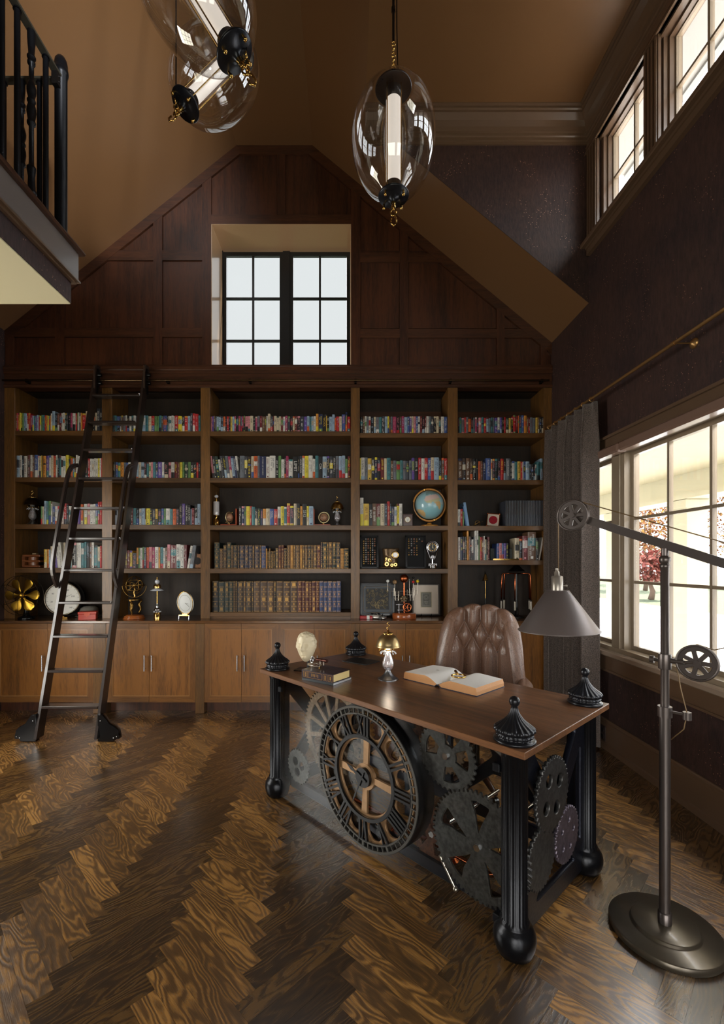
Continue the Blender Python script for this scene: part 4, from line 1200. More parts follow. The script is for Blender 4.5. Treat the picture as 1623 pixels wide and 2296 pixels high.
for (row, bay, xa, xb, hb, style, st) in ROWS:
    toks = parse(st)
    tot = sum(t_['w'] for t_ in toks); k_ = (xb-xa)/tot
    x = xa
    lean_n = 0
    for n_, t_ in enumerate(toks):
        w = t_['w']*k_
        hh = hb*(1+0.13*t_['mod'].count('+')-0.13*t_['mod'].count('-'))
        hh *= rnd.uniform(0.965, 1.02) if style == 'P' else (1.0 if style == 'S' else rnd.uniform(.985, 1.005))
        lean = 0
        if '\\' in t_['mod']: lean = -7
        if '/' in t_['mod']: lean = 9
        allb.append(dict(row=row, bay=bay, x=x, w=w, h=hh, style=style, n=n_+1, lean=lean, area=w*hh, **{k: t_[k] for k in ('c', 'txt')}, seg=xa))
        x += w
allb.sort(key=lambda b: -b['area'] - (10000 if b['row'] >= 3 else 0) - (5000 if (b['row'] == 2 and b['bay'] == 2) else 0))
indiv = allb[:300]; mass = allb[300:]
YBK = 4.468; kb = YBK/F
def place(b):
    z = bookz(b['row'], b['bay'])
    M = T((b['x']-778)*kb, YBK+rnd.uniform(0, .006)+(0.012 if b['style'] == 'L' else 0), z+0.0005)
    if b['lean']:
        w = b['w']*kb; a = math.radians(b['lean'])
        if b['lean'] < 0: M = M @ T(w, 0, 0) @ Matrix.Rotation(a, 4, 'Y') @ T(-w, 0, 0)
        else: M = M @ Matrix.Rotation(a, 4, 'Y')
    return M
cnt = {}
for b in indiv:
    key = (b['row'], b['bay'], b['seg'])
    m = MB(); dep = rnd.uniform(.13, .17) if b['style'] == 'P' else .19
    book_mb(m, b['w']*kb, b['h']*kb, dep, b, b['style'], rnd)
    me = m.mesh('book')
    size = 'thick ' if b['w'] >= 9 else ('thin ' if b['w'] <= 4 else '')
    kind = 'leather volume with gilt bands' if b['style'] == 'L' else ('volume of the dark set' if b['style'] == 'S' else 'book')
    where = '%s, %s' % (ROWN[b['row']], BAYN[b['bay']])
    if (b['row'], b['bay']) == (3, 4): where = ('third shelf' if b['style'] == 'S' else 'left end, third shelf')+', rightmost bay'
    if (b['row'], b['bay']) == (4, 4): where = {1027: 'left run, fourth shelf', 1114: 'in brass trough', 1154: 'right run, fourth shelf'}[int(b['seg'])]+', rightmost bay'
    col = CN[b['c']] if b['style'] != 'S' else 'blue grey'
    lab = '%s%s %s, %s from left, %s' % (size, col, kind, ordinal(b['n']), where)
    o = link('book', me, None, None, place(b))
    tag(o, lab, 'book', 'books, %s, %s' % (ROWN[b['row']], BAYN[b['bay']]))
    if b['txt']:
        light = LUM[b['c']] < 110
        tm_ = BM['w' if light else 'k']
        if b['txt'] == 'WOOL' or b['txt'] == 'INFLUX': tm_ = BM['y']
        if b['txt'] == 'DUST': tm_ = BM['o']
        w, h = b['w']*kb, b['h']*kb
        L_ = len(b['txt']); sz = min(w*0.85, h*0.85/(L_*0.62))
        tme = text_mesh(b['txt'], sz*1.0, 0.0002, tm_, 'spine_title')
        link('spine_title', tme, o, None, T(w/2-0.0, -0.0036, h*0.55) @ R('X', 90) @ R('Z', -90))
mm = MB()
for b in mass:
    mm.M = place(b)
    book_mb(mm, b['w']*kb, b['h']*kb, rnd.uniform(.13, .17), b, b['style'], rnd)
    if b['txt']:
        w, h = b['w']*kb, b['h']*kb; L_ = len(b['txt']); sz = min(w*0.85, h*0.85/(L_*0.62))
        tme = text_mesh(b['txt'], sz*1.0, 0.0002, BM['w'], 'tmp')
        MM = T(w/2, -0.0036, h*0.55) @ R('X', 90) @ R('Z', -90)
        mm.mat(BM['y' if b['txt'] == 'WOOL' else 'w']); mm.add([tuple(v.co) for v in tme.vertices], [tuple(p.vertices) for p in tme.polygons], M=MM)
        bpy.data.meshes.remove(tme)
mm.M = Matrix()
o = mm.build('small_books', None, fixn=False)
stuff(tag(o, 'rows of small paperbacks filling the top two shelves', 'books', None))
# ================================================================ DESK
DC = Vector((0.3375, 2.4643, 0)); DA = math.atan2(-0.738, 0.675)
DT = 0.77; DLx, DLy = 0.8475, 0.41
desk = thing('desk', 'large dark walnut desk on four black fluted columns with clockwork gears behind glass', 'desk', DC, DA)
def dworld(x, y, z=0.0): return Matrix.Translation(DC) @ Matrix.Rotation(DA, 4, 'Z') @ Vector((x, y, z))
def dl(px, py, z=DT):
    """desk-local point of a pixel on the horizontal plane z"""
    Y = F*(H-z)/(py-1262); w = Vector(((px-778)/F*Y, Y, z))-DC
    return (Matrix.Rotation(-DA, 4, 'Z') @ w)
MB().bbox(-DLx, DLx, -DLy, DLy, DT-0.026, DT, 0.002).build('tabletop', M_desk, desk)
def fin_r(r, z, a):
    if z < 0.018: return r
    amp = 0.0
    if 0.030 <= z <= 0.125: amp = 0.13*min(1, (z-0.03)/0.012)*(1-0.45*(z-0.03)/0.095)
    elif z < 0.030: amp = 0.08
    tw = 0.9*(z-0.03)/0.1
    n = 18
    return r*(1+amp*(abs(math.cos(n/2*(a+tw*0.25)))-0.7))
finp = [(0.070, 0), (0.0745, 0.003), (0.0745, 0.009), (0.071, 0.012), (0.063, 0.014), (0.060, 0.018), (0.066, 0.022), (0.066, 0.027), (0.060, 0.030), (0.066, 0.034), (0.0715, 0.040), (0.0725, 0.046), (0.067, 0.053), (0.056, 0.061), (0.044, 0.070), (0.034, 0.079), (0.026, 0.089), (0.0195, 0.099), (0.0152, 0.109), (0.0125, 0.119), (0.0112, 0.127), (0.0145, 0.130), (0.0175, 0.135), (0.0195, 0.143), (0.0185, 0.151), (0.014, 0.158), (0.007, 0.162), (0.0001, 0.1635)]
m = MB(); m.mats = [mat('satin_black_finial', (34, 35, 40), 0.32, 0.55, coat=0.15)]; m.lathe(finp, 108, rfun=fin_r); fin_me = m.mesh('finial')
def leg_r(r, z, a):
    if 0.124 < z < 0.72: return r*(1-0.07*(0.5+0.5*math.cos(20*a))**0.6)
    return r
legp = [(0.048, 0), (0.062, 0.006), (0.071, 0.03), (0.0755, 0.052), (0.0755, 0.066), (0.072, 0.084), (0.063, 0.099), (0.055, 0.107), (0.052, 0.112), (0.052, 0.120), (0.047, 0.125), (0.047, 0.715), (0.050, 0.722), (0.050, 0.7435)]
m = MB(); m.mats = [mat('black_fluted_iron', (22, 23, 27), 0.30, 0.6, bump=0.05, bscale=120)]; m.lathe(legp, 100, rfun=leg_r); leg_me = m.mesh('leg')
IN = 0.078
legs = [(-DLx+IN, -DLy+IN), (DLx-IN, -DLy+IN), (DLx-IN, DLy-IN), (-DLx+IN, DLy-IN)]
for (x, y) in legs:
    link('leg', leg_me, desk, (x, y, 0)); link('finial', fin_me, desk, (x, y, DT))
# iron truss frames: back and both ends
def ucut(pts, name, plane, pos):
    """flat cast frame with windows: outline list in (s, z), extruded 26 mm"""
    me = plate_mesh(name, pts, 0.026, 0.004, M_iron)
    M = (T(pos, 0, 0) @ R('Z', 90) @ R('X', 90)) if plane == 'end' else (T(0, pos, 0) @ R('X', 90))
    return link(name, me, desk, None, M)
def rounded(poly, r=0.02, n=3):
    out = []; N = len(poly)
    for i in range(N):
        p0, p1, p2 = Vector(poly[i-1]), Vector(poly[i]), Vector(poly[(i+1) % N])
        a = (p0-p1).normalized(); b = (p2-p1).normalized()
        l = min(r, (p0-p1).length*0.4, (p2-p1).length*0.4)
        A, B = p1+a*l, p1+b*l
        for k in range(n+1):
            t = k/n; out.append(tuple(A*(1-t)**2+p1*2*t*(1-t)+B*t*t))
    return out
e0, e1 = -DLy+IN+0.035, DLy-IN-0.035
zb, zt = 0.035, 0.742
def end_frame(x, mir=1):
    W = e1-e0
    outer = [(e0, zb), (e1, zb), (e1, zt), (e0, zt)]
    c = (e0+e1)/2
    f = 0.045
    holes = [
        [(e0+0.10, zb+0.075), (e1-0.10, zb+0.075), (c+0.0, 0.34)],           # bottom centre
        [(e0+f, zb+0.13), (c-0.055, 0.385), (e0+f, 0.62)],                        # left
        [(e1-f, zb+0.13), (e1-f, 0.62), (c+0.055, 0.385)],                        # right
        [(e0+0.09, zt-0.05), (c, 0.43), (e1-0.09, zt-0.05)],                      # top
    ]
    return ucut([outer]+[rounded(h, 0.03) for h in holes], 'end_frame', 'end', x)
end_frame(DLx-IN); end_frame(-DLx+IN)
b0, b1 = -DLx+IN+0.035, DLx-IN-0.035
def long_frame(y, name='truss_frame'):
    outer = [(b0, zb), (b1, zb), (b1, zt), (b0, zt)]
    holes = []
    n = 2; w = (b1-b0)/n
    for i in range(n):
        a = b0+w*i; b = a+w; c = (a+b)/2
        holes += [[(a+0.09, zb+0.065), (b-0.09, zb+0.065), (c, 0.345)], [(a+0.04, zb+0.10), (c-0.05, 0.385), (a+0.04, 0.68)],
                  [(b-0.04, zb+0.10), (b-0.04, 0.68), (c+0.05, 0.385)], [(a+0.09, zt-0.04), (c, 0.43), (b-0.09, zt-0.04)]]
    ucut([outer]+[rounded(h, 0.03) for h in holes], name, 'long', y)
long_frame(DLy-IN)
m = MB(); m.bbox(b0, b1, -DLy+IN+0.075, -DLy+IN+0.105, 0.035, 0.10, 0.006); m.bbox(b0, b1, -DLy+IN+0.075, -DLy+IN+0.105, 0.715, 0.742, 0.004); m.build('front_rails', M_iron, desk)
m = MB(); m.bbox(-0.06, 0.02, 0.02, 0.06, 0.03, 0.742, 0.008); m.build('centre_post', M_iron, desk)
# glass panel in front of the works, with its clips
FY = -DLy+0.055
m = MB(); m.box(-DLx+0.135, DLx-0.135, FY, FY+0.006, 0.02, 0.735); m.build('glass_panel', glass('desk_panel_glass', (0.95, 0.965, 0.96), ior=1.22), desk)
for x in (-DLx+0.137, DLx-0.137):
    for z in (0.10, 0.66):
        m = MB(); m.bbox(x-0.014, x+0.014, FY-0.006, FY+0.012, z-0.016, z+0.016, 0.003); m.build('glass_clip', M_black, desk)
def gear(u_x, y, z, r, teeth, holes, m, th=0.012, h=None, name='gear', ph=0.0, plane='front', hub=0.0):
    h = h or r*0.065
    me = plate_mesh(name, [gear_outline(r, teeth, h, ph=ph)]+holes, th, 0.0012, m)
    if plane == 'front': M = T(u_x, y, z) @ R('X', 90)
    else: M = T(u_x, y, z) @ R('Z', 90) @ R('X', 90)
    o = link(name, me, desk, None, M)
    if hub:
        b = MB(); b.cyl((0, 0, -0.02), (0, 0, 0.02), hub, n=16); b.build('hub', M_chrome, o)
    return o
def spokes(n, r0, r1, g, ph=0.0):
    out = []
    for k in range(n):
        a0 = ph+2*PI*k/n; a1 = ph+2*PI*(k+1)/n
        pts = []
        for (r, sgn) in ((r1, 1), (r0, -1)):
            da = g/r
            ks = range(6) if sgn > 0 else range(5, -1, -1)
            for q_ in ks:
                a = (a0+da)+((a1-da)-(a0+da))*q_/5; pts.append((r*math.cos(a), r*math.sin(a)))
        out.append(rounded(pts, min(0.012, r0*0.3), 2))
    return out
yl = -DLy
U = lambda u: DLx-u
# upper right gear with two kidney windows and one blade window
def kid(a, r0, r1, wd):
    return rounded(sector_hole(r0, r1, a-wd, a+wd), 0.012, 3)
gear(U(0.383), yl+0.092, 0.617, 0.140, 34, [kid(math.radians(d_), 0.045, 0.108, 0.42) for d_ in (75, 165, 285, 5)], M_steel, ph=.05)
# big lower right gear with five swept blades
def blade(a):
    p = []
    for (r, da) in ((0.045, -0.10), (0.09, -0.26), (0.14, -0.36), (0.178, -0.40), (0.180, -0.05), (0.176, 0.12), (0.13, 0.02), (0.085, 0.0)):
        p.append((r*math.cos(a+da), r*math.sin(a+da)))
    return rounded(p, 0.012, 2)
gear(U(0.235), yl+0.092, 0.305, 0.216, 60, [blade(math.radians(95+72*k)) for k in range(5)], M_steel, th=0.012, h=0.012)
# spoked brown gear left, plain gears lower left and behind the clock
gear(U(1.17), yl+0.155, 0.47, 0.262, 66, spokes(13, 0.075, 0.215, 0.011), M_steelb, h=0.013, hub=0.02)
gear(U(1.415), yl+0.09, 0.235, 0.10, 26, [circle(0.035*math.cos(a), 0.035*math.sin(a), 0.026, 16) for a in (0.3, 2.4, 4.5)], M_steel)
gear(U(0.515), yl+0.17, 0.205, 0.128, 34, [kid(math.radians(d_), 0.04, 0.092, 0.4) for d_ in (30, 120, 210, 300)], M_rust)
gear(U(0.93), yl+0.42, 0.47, 0.20, 46, spokes(5, 0.06, 0.15, 0.016, 0.4), M_rust, hub=0.018)
gear(U(1.30), yl+0.33, 0.30, 0.15, 36, spokes(6, 0.05, 0.11, 0.012), M_steelb, hub=0.014)
gear(U(0.60), yl+0.36, 0.52, 0.13, 30, spokes(5, 0.04, 0.095, 0.012), M_steelb)
# end gears
ex = DLx-0.042
gear(ex, yl+0.306, 0.513, 0.145, 38, [circle(0.070*math.cos(a), 0.070*math.sin(a), 0.029, 18) for a in (0.55, 2.1, 3.7, 5.2)], M_steel, plane='end', th=0.014)
gear(ex, yl+0.443, 0.300, 0.113, 34, [circle(0.060*math.cos(a), 0.060*math.sin(a), 0.0145, 14) for a in (0.1, 1.35, 2.6, 3.9, 5.15)], mat('violet_gunmetal', (96, 88, 98), 0.42, 0.7, bump=0.08, bscale=60, var=0.3), plane='end', th=0.014, ph=0.05)
gear(ex-0.006, yl+0.222, 0.292, 0.116, 32, [], M_steel, plane='end', th=0.014)
# shafts joining the gears to the frames, pinned with bright bolts
for (x, y0, z) in ((U(0.383), yl+0.09, 0.617), (U(0.235), yl+0.09, 0.305), (U(1.17), yl+0.15, 0.47), (U(0.515), yl+0.17, 0.205)):
    m = MB(); m.cyl((x, y0, z), (x, DLy-IN, z), 0.009, n=12); m.cyl((x, y0-0.014, z), (x, y0+0.02, z), 0.015, n=6, smooth=False); m.build('shaft', M_chrome, desk)
for (y, z) in ((yl+0.306, 0.513), (yl+0.443, 0.30), (yl+0.222, 0.292)):
    m = MB(); m.cyl((ex-0.25, y, z), (ex-0.005, y, z), 0.008, n=12); m.build('shaft', M_black, desk)
for (p0, p1) in (((U(0.44), yl+0.12, 0.165), (U(0.36), yl+0.12, 0.06)), ((U(0.30), yl+0.2, 0.70), (U(0.16), yl+0.3, 0.55)), ((U(0.33), yl+0.3, 0.715), (U(0.05), yl+0.32, 0.60))):
    m = MB(); m.cyl(p0, p1, 0.007, n=10); m.sphere(p1, 0.012, 10, 8); m.build('tie_rod', M_nickel, desk)
# skeleton clock
cu_, cz_ = U(0.815), 0.397
cy_ = yl+0.028
ck = bpy.data.objects.new('clock_face', None); scene.collection.objects.link(ck); ck.parent = desk; ck.location = (cu_, cy_, cz_)
FR = R('X', 90)
def ann(r1, r0, th, mm, name, dy=0.0, extra=None):
    me = plate_mesh(name, [circle(0, 0, r1, 96), circle(0, 0, r0, 96)]+(extra or []), th, 0.001, mm)
    return link(name, me, ck, None, T(0, dy, 0) @ FR)
M_ck = mat('black_clock_iron', (20, 20, 22), 0.32, 0.4)
M_ckg = mat('worn_clock_edge', (84, 82, 78), 0.4, 0.7)
ann(0.334, 0.324, 0.010, M_ckg, 'minute_track')
ann(0.301, 0.294, 0.010, M_ckg, 'minute_track')
m = MB(M=Matrix())
for k in range(60):
    a = 2*PI*k/60
    w_ = 0.0024 if k % 5 else 0.006
    Mx = Matrix.Rotation(a, 4, 'Y')
    m.add([(-w_, -0.004, 0.300), (w_, -0.004, 0.300), (w_, 0.004, 0.300), (-w_, 0.004, 0.300), (-w_, -0.004, 0.326), (w_, -0.004, 0.326), (w_, 0.004, 0.326), (-w_, 0.004, 0.326)], [(3, 2, 1, 0), (4, 5, 6, 7), (0, 1, 5, 4), (1, 2, 6, 5), (2, 3, 7, 6), (3, 0, 4, 7)], M=Mx)
stuff(m.build('minute_marks', M_ckg, ck))
ann(0.200, 0.184, 0.014, M_ck, 'inner_ring')
NUM = ['XII', 'I', 'II', 'III', 'IIII', 'V', 'VI', 'VII', 'VIII', 'IX', 'X', 'XI']
GW = {'I': 0.020, 'V': 0.042, 'X': 0.042}
for k, s_ in enumerate(NUM):
    a = 2*PI*k/12
    m = MB(M=Matrix.Rotation(a, 4, 'Y'))
    tot = sum(GW[c] for c in s_); sc = min(1.0, 0.125/tot); x = -tot*sc/2
    z0, z1 = 0.198, 0.296
    def bar(xa, xb, w_=0.0045):
        m.add([(xa-w_, -0.006, z0), (xa+w_, -0.006, z0), (xa+w_, 0.006, z0), (xa-w_, 0.006, z0), (xb-w_, -0.006, z1), (xb+w_, -0.006, z1), (xb+w_, 0.006, z1), (xb-w_, 0.006, z1)], [(3, 2, 1, 0), (4, 5, 6, 7), (0, 1, 5, 4), (1, 2, 6, 5), (2, 3, 7, 6), (3, 0, 4, 7)])
    for c in s_:
        w = GW[c]*sc; xm_ = x+w/2
        if c == 'I': bar(xm_, xm_, 0.0055); m.box(xm_-w*.45, xm_+w*.45, -0.006, 0.006, z0, z0+0.005); m.box(xm_-w*.45, xm_+w*.45, -0.006, 0.006, z1-0.005, z1)
        elif c == 'V': bar(xm_, x+w*.15, 0.0055); bar(xm_, x+w*.85, 0.003); m.box(x, x+w, -0.006, 0.006, z1-0.005, z1)
        else: bar(x+w*.85, x+w*.15, 0.0055); bar(x+w*.15, x+w*.85, 0.003); m.box(x, x+w, -0.006, 0.006, z0, z0+0.005); m.box(x, x+w, -0.006, 0.006, z1-0.005, z1)
        x += w
    m.build('numeral', M_ck, ck)
# tan backing: ring with round windows, four spokes, hub
hl = [circle(0.246*math.sin(2*PI*(k+.5)/12), 0.246*math.cos(2*PI*(k+.5)/12), 0.045, 22) for k in range(12)]
ann(0.300, 0.176, 0.012, M_tan, 'backing_ring', 0.018, hl)
m = MB()
for k in range(4):
    m.add([(-0.014, 0.012, 0.03), (0.014, 0.012, 0.03), (0.014, 0.024, 0.03), (-0.014, 0.024, 0.03), (-0.018, 0.012, 0.178), (0.018, 0.012, 0.178), (0.018, 0.024, 0.178), (-0.018, 0.024, 0.178)], [(3, 2, 1, 0), (4, 5, 6, 7), (0, 1, 5, 4), (1, 2, 6, 5), (2, 3, 7, 6), (3, 0, 4, 7)], M=Matrix.Rotation(PI/2*k+0.04, 4, 'Y'))
m.cyl((0, 0.01, 0), (0, 0.026, 0), 0.062, n=32)
m.build('spoke_frame', M_tan, ck)
m = MB(); m.cyl((0, -0.008, 0), (0, 0.012, 0), 0.046, n=32); m.build('hub', M_ck, ck)
for (ang, L_, w_) in ((205, 0.155, 0.005), (290, 0.11, 0.010)):
    m = MB(M=Matrix.Rotation(math.radians(ang), 4, 'Y'))
    m.prism([(-w_*0.5, -0.03), (w_*0.5, -0.03), (w_, 0.03), (w_*0.5, L_*0.5), (w_, L_*0.68), (0, L_), (-w_, L_*0.68), (-w_*0.5, L_*0.5), (-w_, 0.03)], 'Y', -0.014, -0.011)
    m.build('hand', M_ck, ck)
# the drum behind the dial
m = MB(M=R('X', -90))
prof = [(0.337, 0.0), (0.337, 0.105), (0.324, 0.105), (0.324, 0.0)]
m.lathe(prof+[prof[0]], 96, cap=False); m.build('drum', M_ck, ck)
# copper pipe lamp inside the works
pl_ = thing('pipe_lamp', 'copper pipe lamp with a clear tube bulb standing inside the desk behind the clock', 'lamp', dworld(U(0.72), -DLy+0.30, 0.035), DA)
m = MB(); m.tube([(-0.45, 0, 0.03), (-0.05, 0, 0.03), (0, 0, 0.06), (0, 0, 0.20)], 0.011, 10); m.tube([(0, 0.0, 0.03), (0.42, 0, 0.03), (0.47, 0, 0.06), (0.47, 0, 0.16)], 0.011, 10); m.build('pipe', M_copper, pl_)
m = MB(); m.cyl((-0.1, 0, 0.0), (-0.1, 0, 0.03), 0.05, 0.012); m.cyl((0.2, 0, 0.0), (0.2, 0, 0.03), 0.05, 0.012); m.build('foot', M_copper, pl_)
M_fil = mat('glowing_filament', (255, 170, 80), 0.5, emit=6.0)
for (x, z) in ((0, 0.20), (0.47, 0.16)):
    m = MB(); m.cyl((x, 0, z), (x, 0, z+0.045), 0.016, n=14); m.build('socket', M_brass, pl_)
    m = MB(); m.lathe([(0.012, 0), (0.015, 0.012), (0.015, 0.085), (0.009, 0.098), (0.0001, 0.10)], 16, T(x, 0, z+0.046)); o = m.build('bulb', M_clear, pl_)
    m = MB(); m.tube([(x-0.005, 0, z+0.055), (x-0.004, 0, z+0.13), (x+0.004, 0, z+0.13), (x+0.005, 0, z+0.055)], 0.0012, 5); m.build('filament', M_fil, o)

# ================================================================ THINGS ON THE DESK
# -- brass dome lamp
def dome_lamp(name, label, loc, rz, s=1.0, shade_m=None, glass_base=True, on=False, group=None):
    o = thing(name, label, 'lamp', loc, rz, group)
    M = Matrix.Diagonal((s, s, s, 1))
    shade_m = shade_m or M_abrass
    def fl_(r, z, a): return r*(1+0.05*math.cos(12*a)*(1 if z < 0.05 else 0.0))
    m = MB(M=M); m.lathe([(0.058, 0), (0.0585, 0.004), (0.050, 0.009), (0.036, 0.018), (0.024, 0.032), (0.016, 0.046), (0.015, 0.052)], 48, rfun=lambda r, z, a: r*(1+0.035*abs(math.cos(6*a)))); m.build('base', mat('pewter', (130, 132, 138), 0.3, 0.9), o)
    m = MB(M=M)
    m.lathe([(0.014, 0.052), (0.028, 0.064), (0.034, 0.080), (0.033, 0.095), (0.026, 0.120), (0.018, 0.142), (0.013, 0.158), (0.016, 0.162)], 40, rfun=lambda r, z, a: r*(1-0.07*abs(math.cos(5*a)))); m.build('glass_body', mat('cut_crystal', (235, 232, 240), 0.06, spec=0.9, coat=1.0) if glass_base else M_blackgloss, o)
    bb = bpy.data.materials['cut_crystal'] if glass_base else None
    if bb: bb.node_tree.nodes['Principled BSDF'].inputs['Transmission Weight'].default_value = 0.75
    m = MB(M=M)
    for k in range(10):
        a = 2*PI*k/10; m.tube([(0.013*math.cos(a), 0.013*math.sin(a), 0.16), (0.032*math.cos(a), 0.032*math.sin(a), 0.160), (0.044*math.cos(a), 0.044*math.sin(a), 0.152)], 0.003, 5)
        m.sphere((0.044*math.cos(a), 0.044*math.sin(a), 0.150), 0.005, 8, 5)
    m.build('crystal_collar', mat('crystal_bead', (200, 204, 214), 0.05, spec=1.0, coat=1.0), o)
    m = MB(M=M); m.lathe([(0.006, 0.158), (0.006, 0.20)], 12)
    for k in range(3):
        a = 2*PI*k/3+0.5; x, y = 0.050*math.cos(a), 0.050*math.sin(a)
        m.tube([(0, 0, 0.170), (x, y, 0.170)], 0.0018, 6); m.tube([(x, y, 0.164), (x, y, 0.196)], 0.0022, 6); m.sphere((x, y, 0.164), 0.004, 8, 6)
    m.build('shade_holder', M_brass, o)
    m = MB(M=M); m.sphere((0, 0, 0.185), 0.019, 16, 10, (1, 1, 0.9)); 
    m.build('bulb', mat('lit_lamp_glass', (255, 240, 215), 0.3, emit=5.0) if on else mat('pale_lamp_glass', (220, 215, 205), 0.1), o)
    m = MB(M=M)
    m.lathe([(0.0705, 0.186), (0.0715, 0.188), (0.0685, 0.192), (0.066, 0.204), (0.060, 0.222), (0.051, 0.238), (0.040, 0.250), (0.026, 0.258), (0.024, 0.258), (0.038, 0.2475), (0.049, 0.2355), (0.058, 0.220), (0.064, 0.203), (0.0675, 0.188), (0.0705, 0.186)], 40, cap=False); m.build('shade', shade_m, o)
    m = MB(M=M); m.lathe([(0.0275, 0.256), (0.0285, 0.261), (0.024, 0.266), (0.012, 0.269), (0.006, 0.272), (0.005, 0.282), (0.0001, 0.283)], 24)
    for k in range(12):
        a = 2*PI*k/12; m.sphere((0.026*math.cos(a), 0.026*math.sin(a), 0.262), 0.004, 6, 5)
    m.tube([(0, 0, 0.28), (-0.006, 0, 0.287), (-0.009, 0, 0.293), (0, 0, 0.298), (0.008, 0, 0.302), (0.006, 0, 0.309), (-0.003, 0, 0.312), (-0.006, 0, 0.319), (0, 0, 0.324), (0.006, 0, 0.326)], 0.0025, 6)
    m.build('finial', M_gold, o)
    return o
p = dl(870, 1523); w = dworld(p.x, p.y, DT)
dome_lamp('table_lamp', 'small lit lamp with brass dome shade and crystal stem, on the desk', w, 0.3, 0.98, mat('satin_brass_shade', (186, 162, 118), 0.34, 1.0), True, True)
lp = bpy.data.lights.new('desk_lamp_bulb', 'POINT'); lp.energy = 1.1; lp.color = (1, 0.86, 0.66); lp.shadow_soft_size = 0.02
lo = bpy.data.objects.new('desk_lamp_bulb', lp); scene.collection.objects.link(lo); lo.location = w+Vector((0, 0, 0.150))
# -- open book
bk = thing('open_book', 'huge open book with blank pages and tan page edges lying on the desk', 'book')
A_ = dl(903, 1522); B_ = dl(1065, 1562)
bw = 0.47; bd = 0.268
o_w = dworld(A_.x, A_.y, DT)
bk.location = o_w; bk.rotation_euler = (0, 0, math.atan2(0.622-0.305-0.0, 1e9) if False else DA)
m = MB(); m.box(0, bw/2-0.018, 0, bd, 0.0, 0.003); m.box(bw/2+0.018, bw, 0, bd, 0.0, 0.003)
m.tube([(bw/2-0.018, bd/2, 0.0015), (bw/2-0.008, bd/2, 0.011), (bw/2+0.008, bd/2, 0.011), (bw/2+0.018, bd/2, 0.0015)], 0.01, 4, flat=(bd/2, 0.0015)); m.build('cover', mat('dark_blue_cloth', (30, 32, 56), 0.5), bk)
def page_side(sgn):
    n = 14; top = []
    for k in range(n+1):
        t = k/n                       # 0 at gutter, 1 at fore edge
        x = 0.004+t*(bw/2-0.014)
        z = 0.012+0.034*math.sin(min(1, t*2.6)*PI/2)-0.010*max(0, t-0.38)
        top.append((x, z))
    fore = [(bw/2-0.012+0.008, 0.020), (bw/2-0.004, 0.003)]
    if sgn < 0: fore = [(bw/2-0.006, 0.028), (bw/2-0.002, 0.003)]
    bot = [(0.020, 0.003), (0.008, 0.011)]
    poly = top+fore+bot
    P2 = [(bw/2+sgn*x, z) for (x, z) in poly]
    m = MB(); nn = len(P2)
    vs = [(x, 0.004, z) for x, z in P2]+[(x, bd-0.004, z) for x, z in P2]
    m.mat(mat('open_page_paper', (244, 242, 238), 0.6)); fs = [(k, k+1, nn+k+1, nn+k) for k in range(n)]
    m.add(vs, fs, smooth=True)
    m.mat(mat('tan_page_edges', (206, 150, 98), 0.55, bump=0.3, bscale=300))
    m.add(vs, [tuple(range(nn)), tuple(range(nn, 2*nn))[::-1]]+[(k, (k+1) % nn, nn+(k+1) % nn, nn+k) for k in range(n, nn)])
    m.build('pages', None, bk)
page_side(-1); page_side(1)
m = MB(); 
for (u, v, sc_) in ((0.13, 0.15, 0.018), (0.33, 0.06, 0.010)):
    for k in range(7):
        a = random.random()*3; c_ = (u+random.uniform(-1, 1)*sc_, v+random.uniform(-1, 1)*sc_)
        z = 0.0452 if u < 0.2 else 0.0430
        m.box(c_[0]-0.004, c_[0]+0.004, c_[1]-0.0015, c_[1]+0.0015, z, z+0.0003)
stuff(m.build('illustration', mat('faded_ink', (150, 146, 140), 0.7), bk))
# -- magnifying glass on the book
mg = thing('magnifying_glass', 'gold magnifying glass with ribbed handle lying on the open book', 'magnifying glass')
lc = P(1027, 1519, 1); 
zt_ = DT+0.047
Yl = F*(H-zt_)/(1518-1262); Xl = (1028-778)/F*Yl
Yh = F*(H-zt_)/(1494-1262); Xh = (1011-778)/F*Yh
mg.location = (Xl, Yl, zt_+0.002); mg.rotation_euler = (0, 0, math.atan2(Yh-Yl, Xh-Xl))
m = MB(); m.torus((0, 0, 0.004), 0.036, 0.0042, 'Z', 36, 10); m.build('rim', M_gold, mg)
m = MB(); m.lathe([(0.0001, 0.001), (0.02, 0.0018), (0.034, 0.0035), (0.034, 0.0045), (0.02, 0.0062), (0.0001, 0.007)], 28); m.build('lens', M_clear, mg)
m = MB(); m.lathe([(0.005, 0.038), (0.006, 0.045), (0.004, 0.048)]+[(0.0075 if k % 2 else 0.0055, 0.052+0.005*k) for k in range(9)]+[(0.008, 0.098), (0.004, 0.102), (0.0001, 0.103)], 14, R('Y', 90) @ R('Z', 0)); m.M = Matrix()
o = m.build('handle', M_gold, mg); o.location = (0, 0, 0.006)
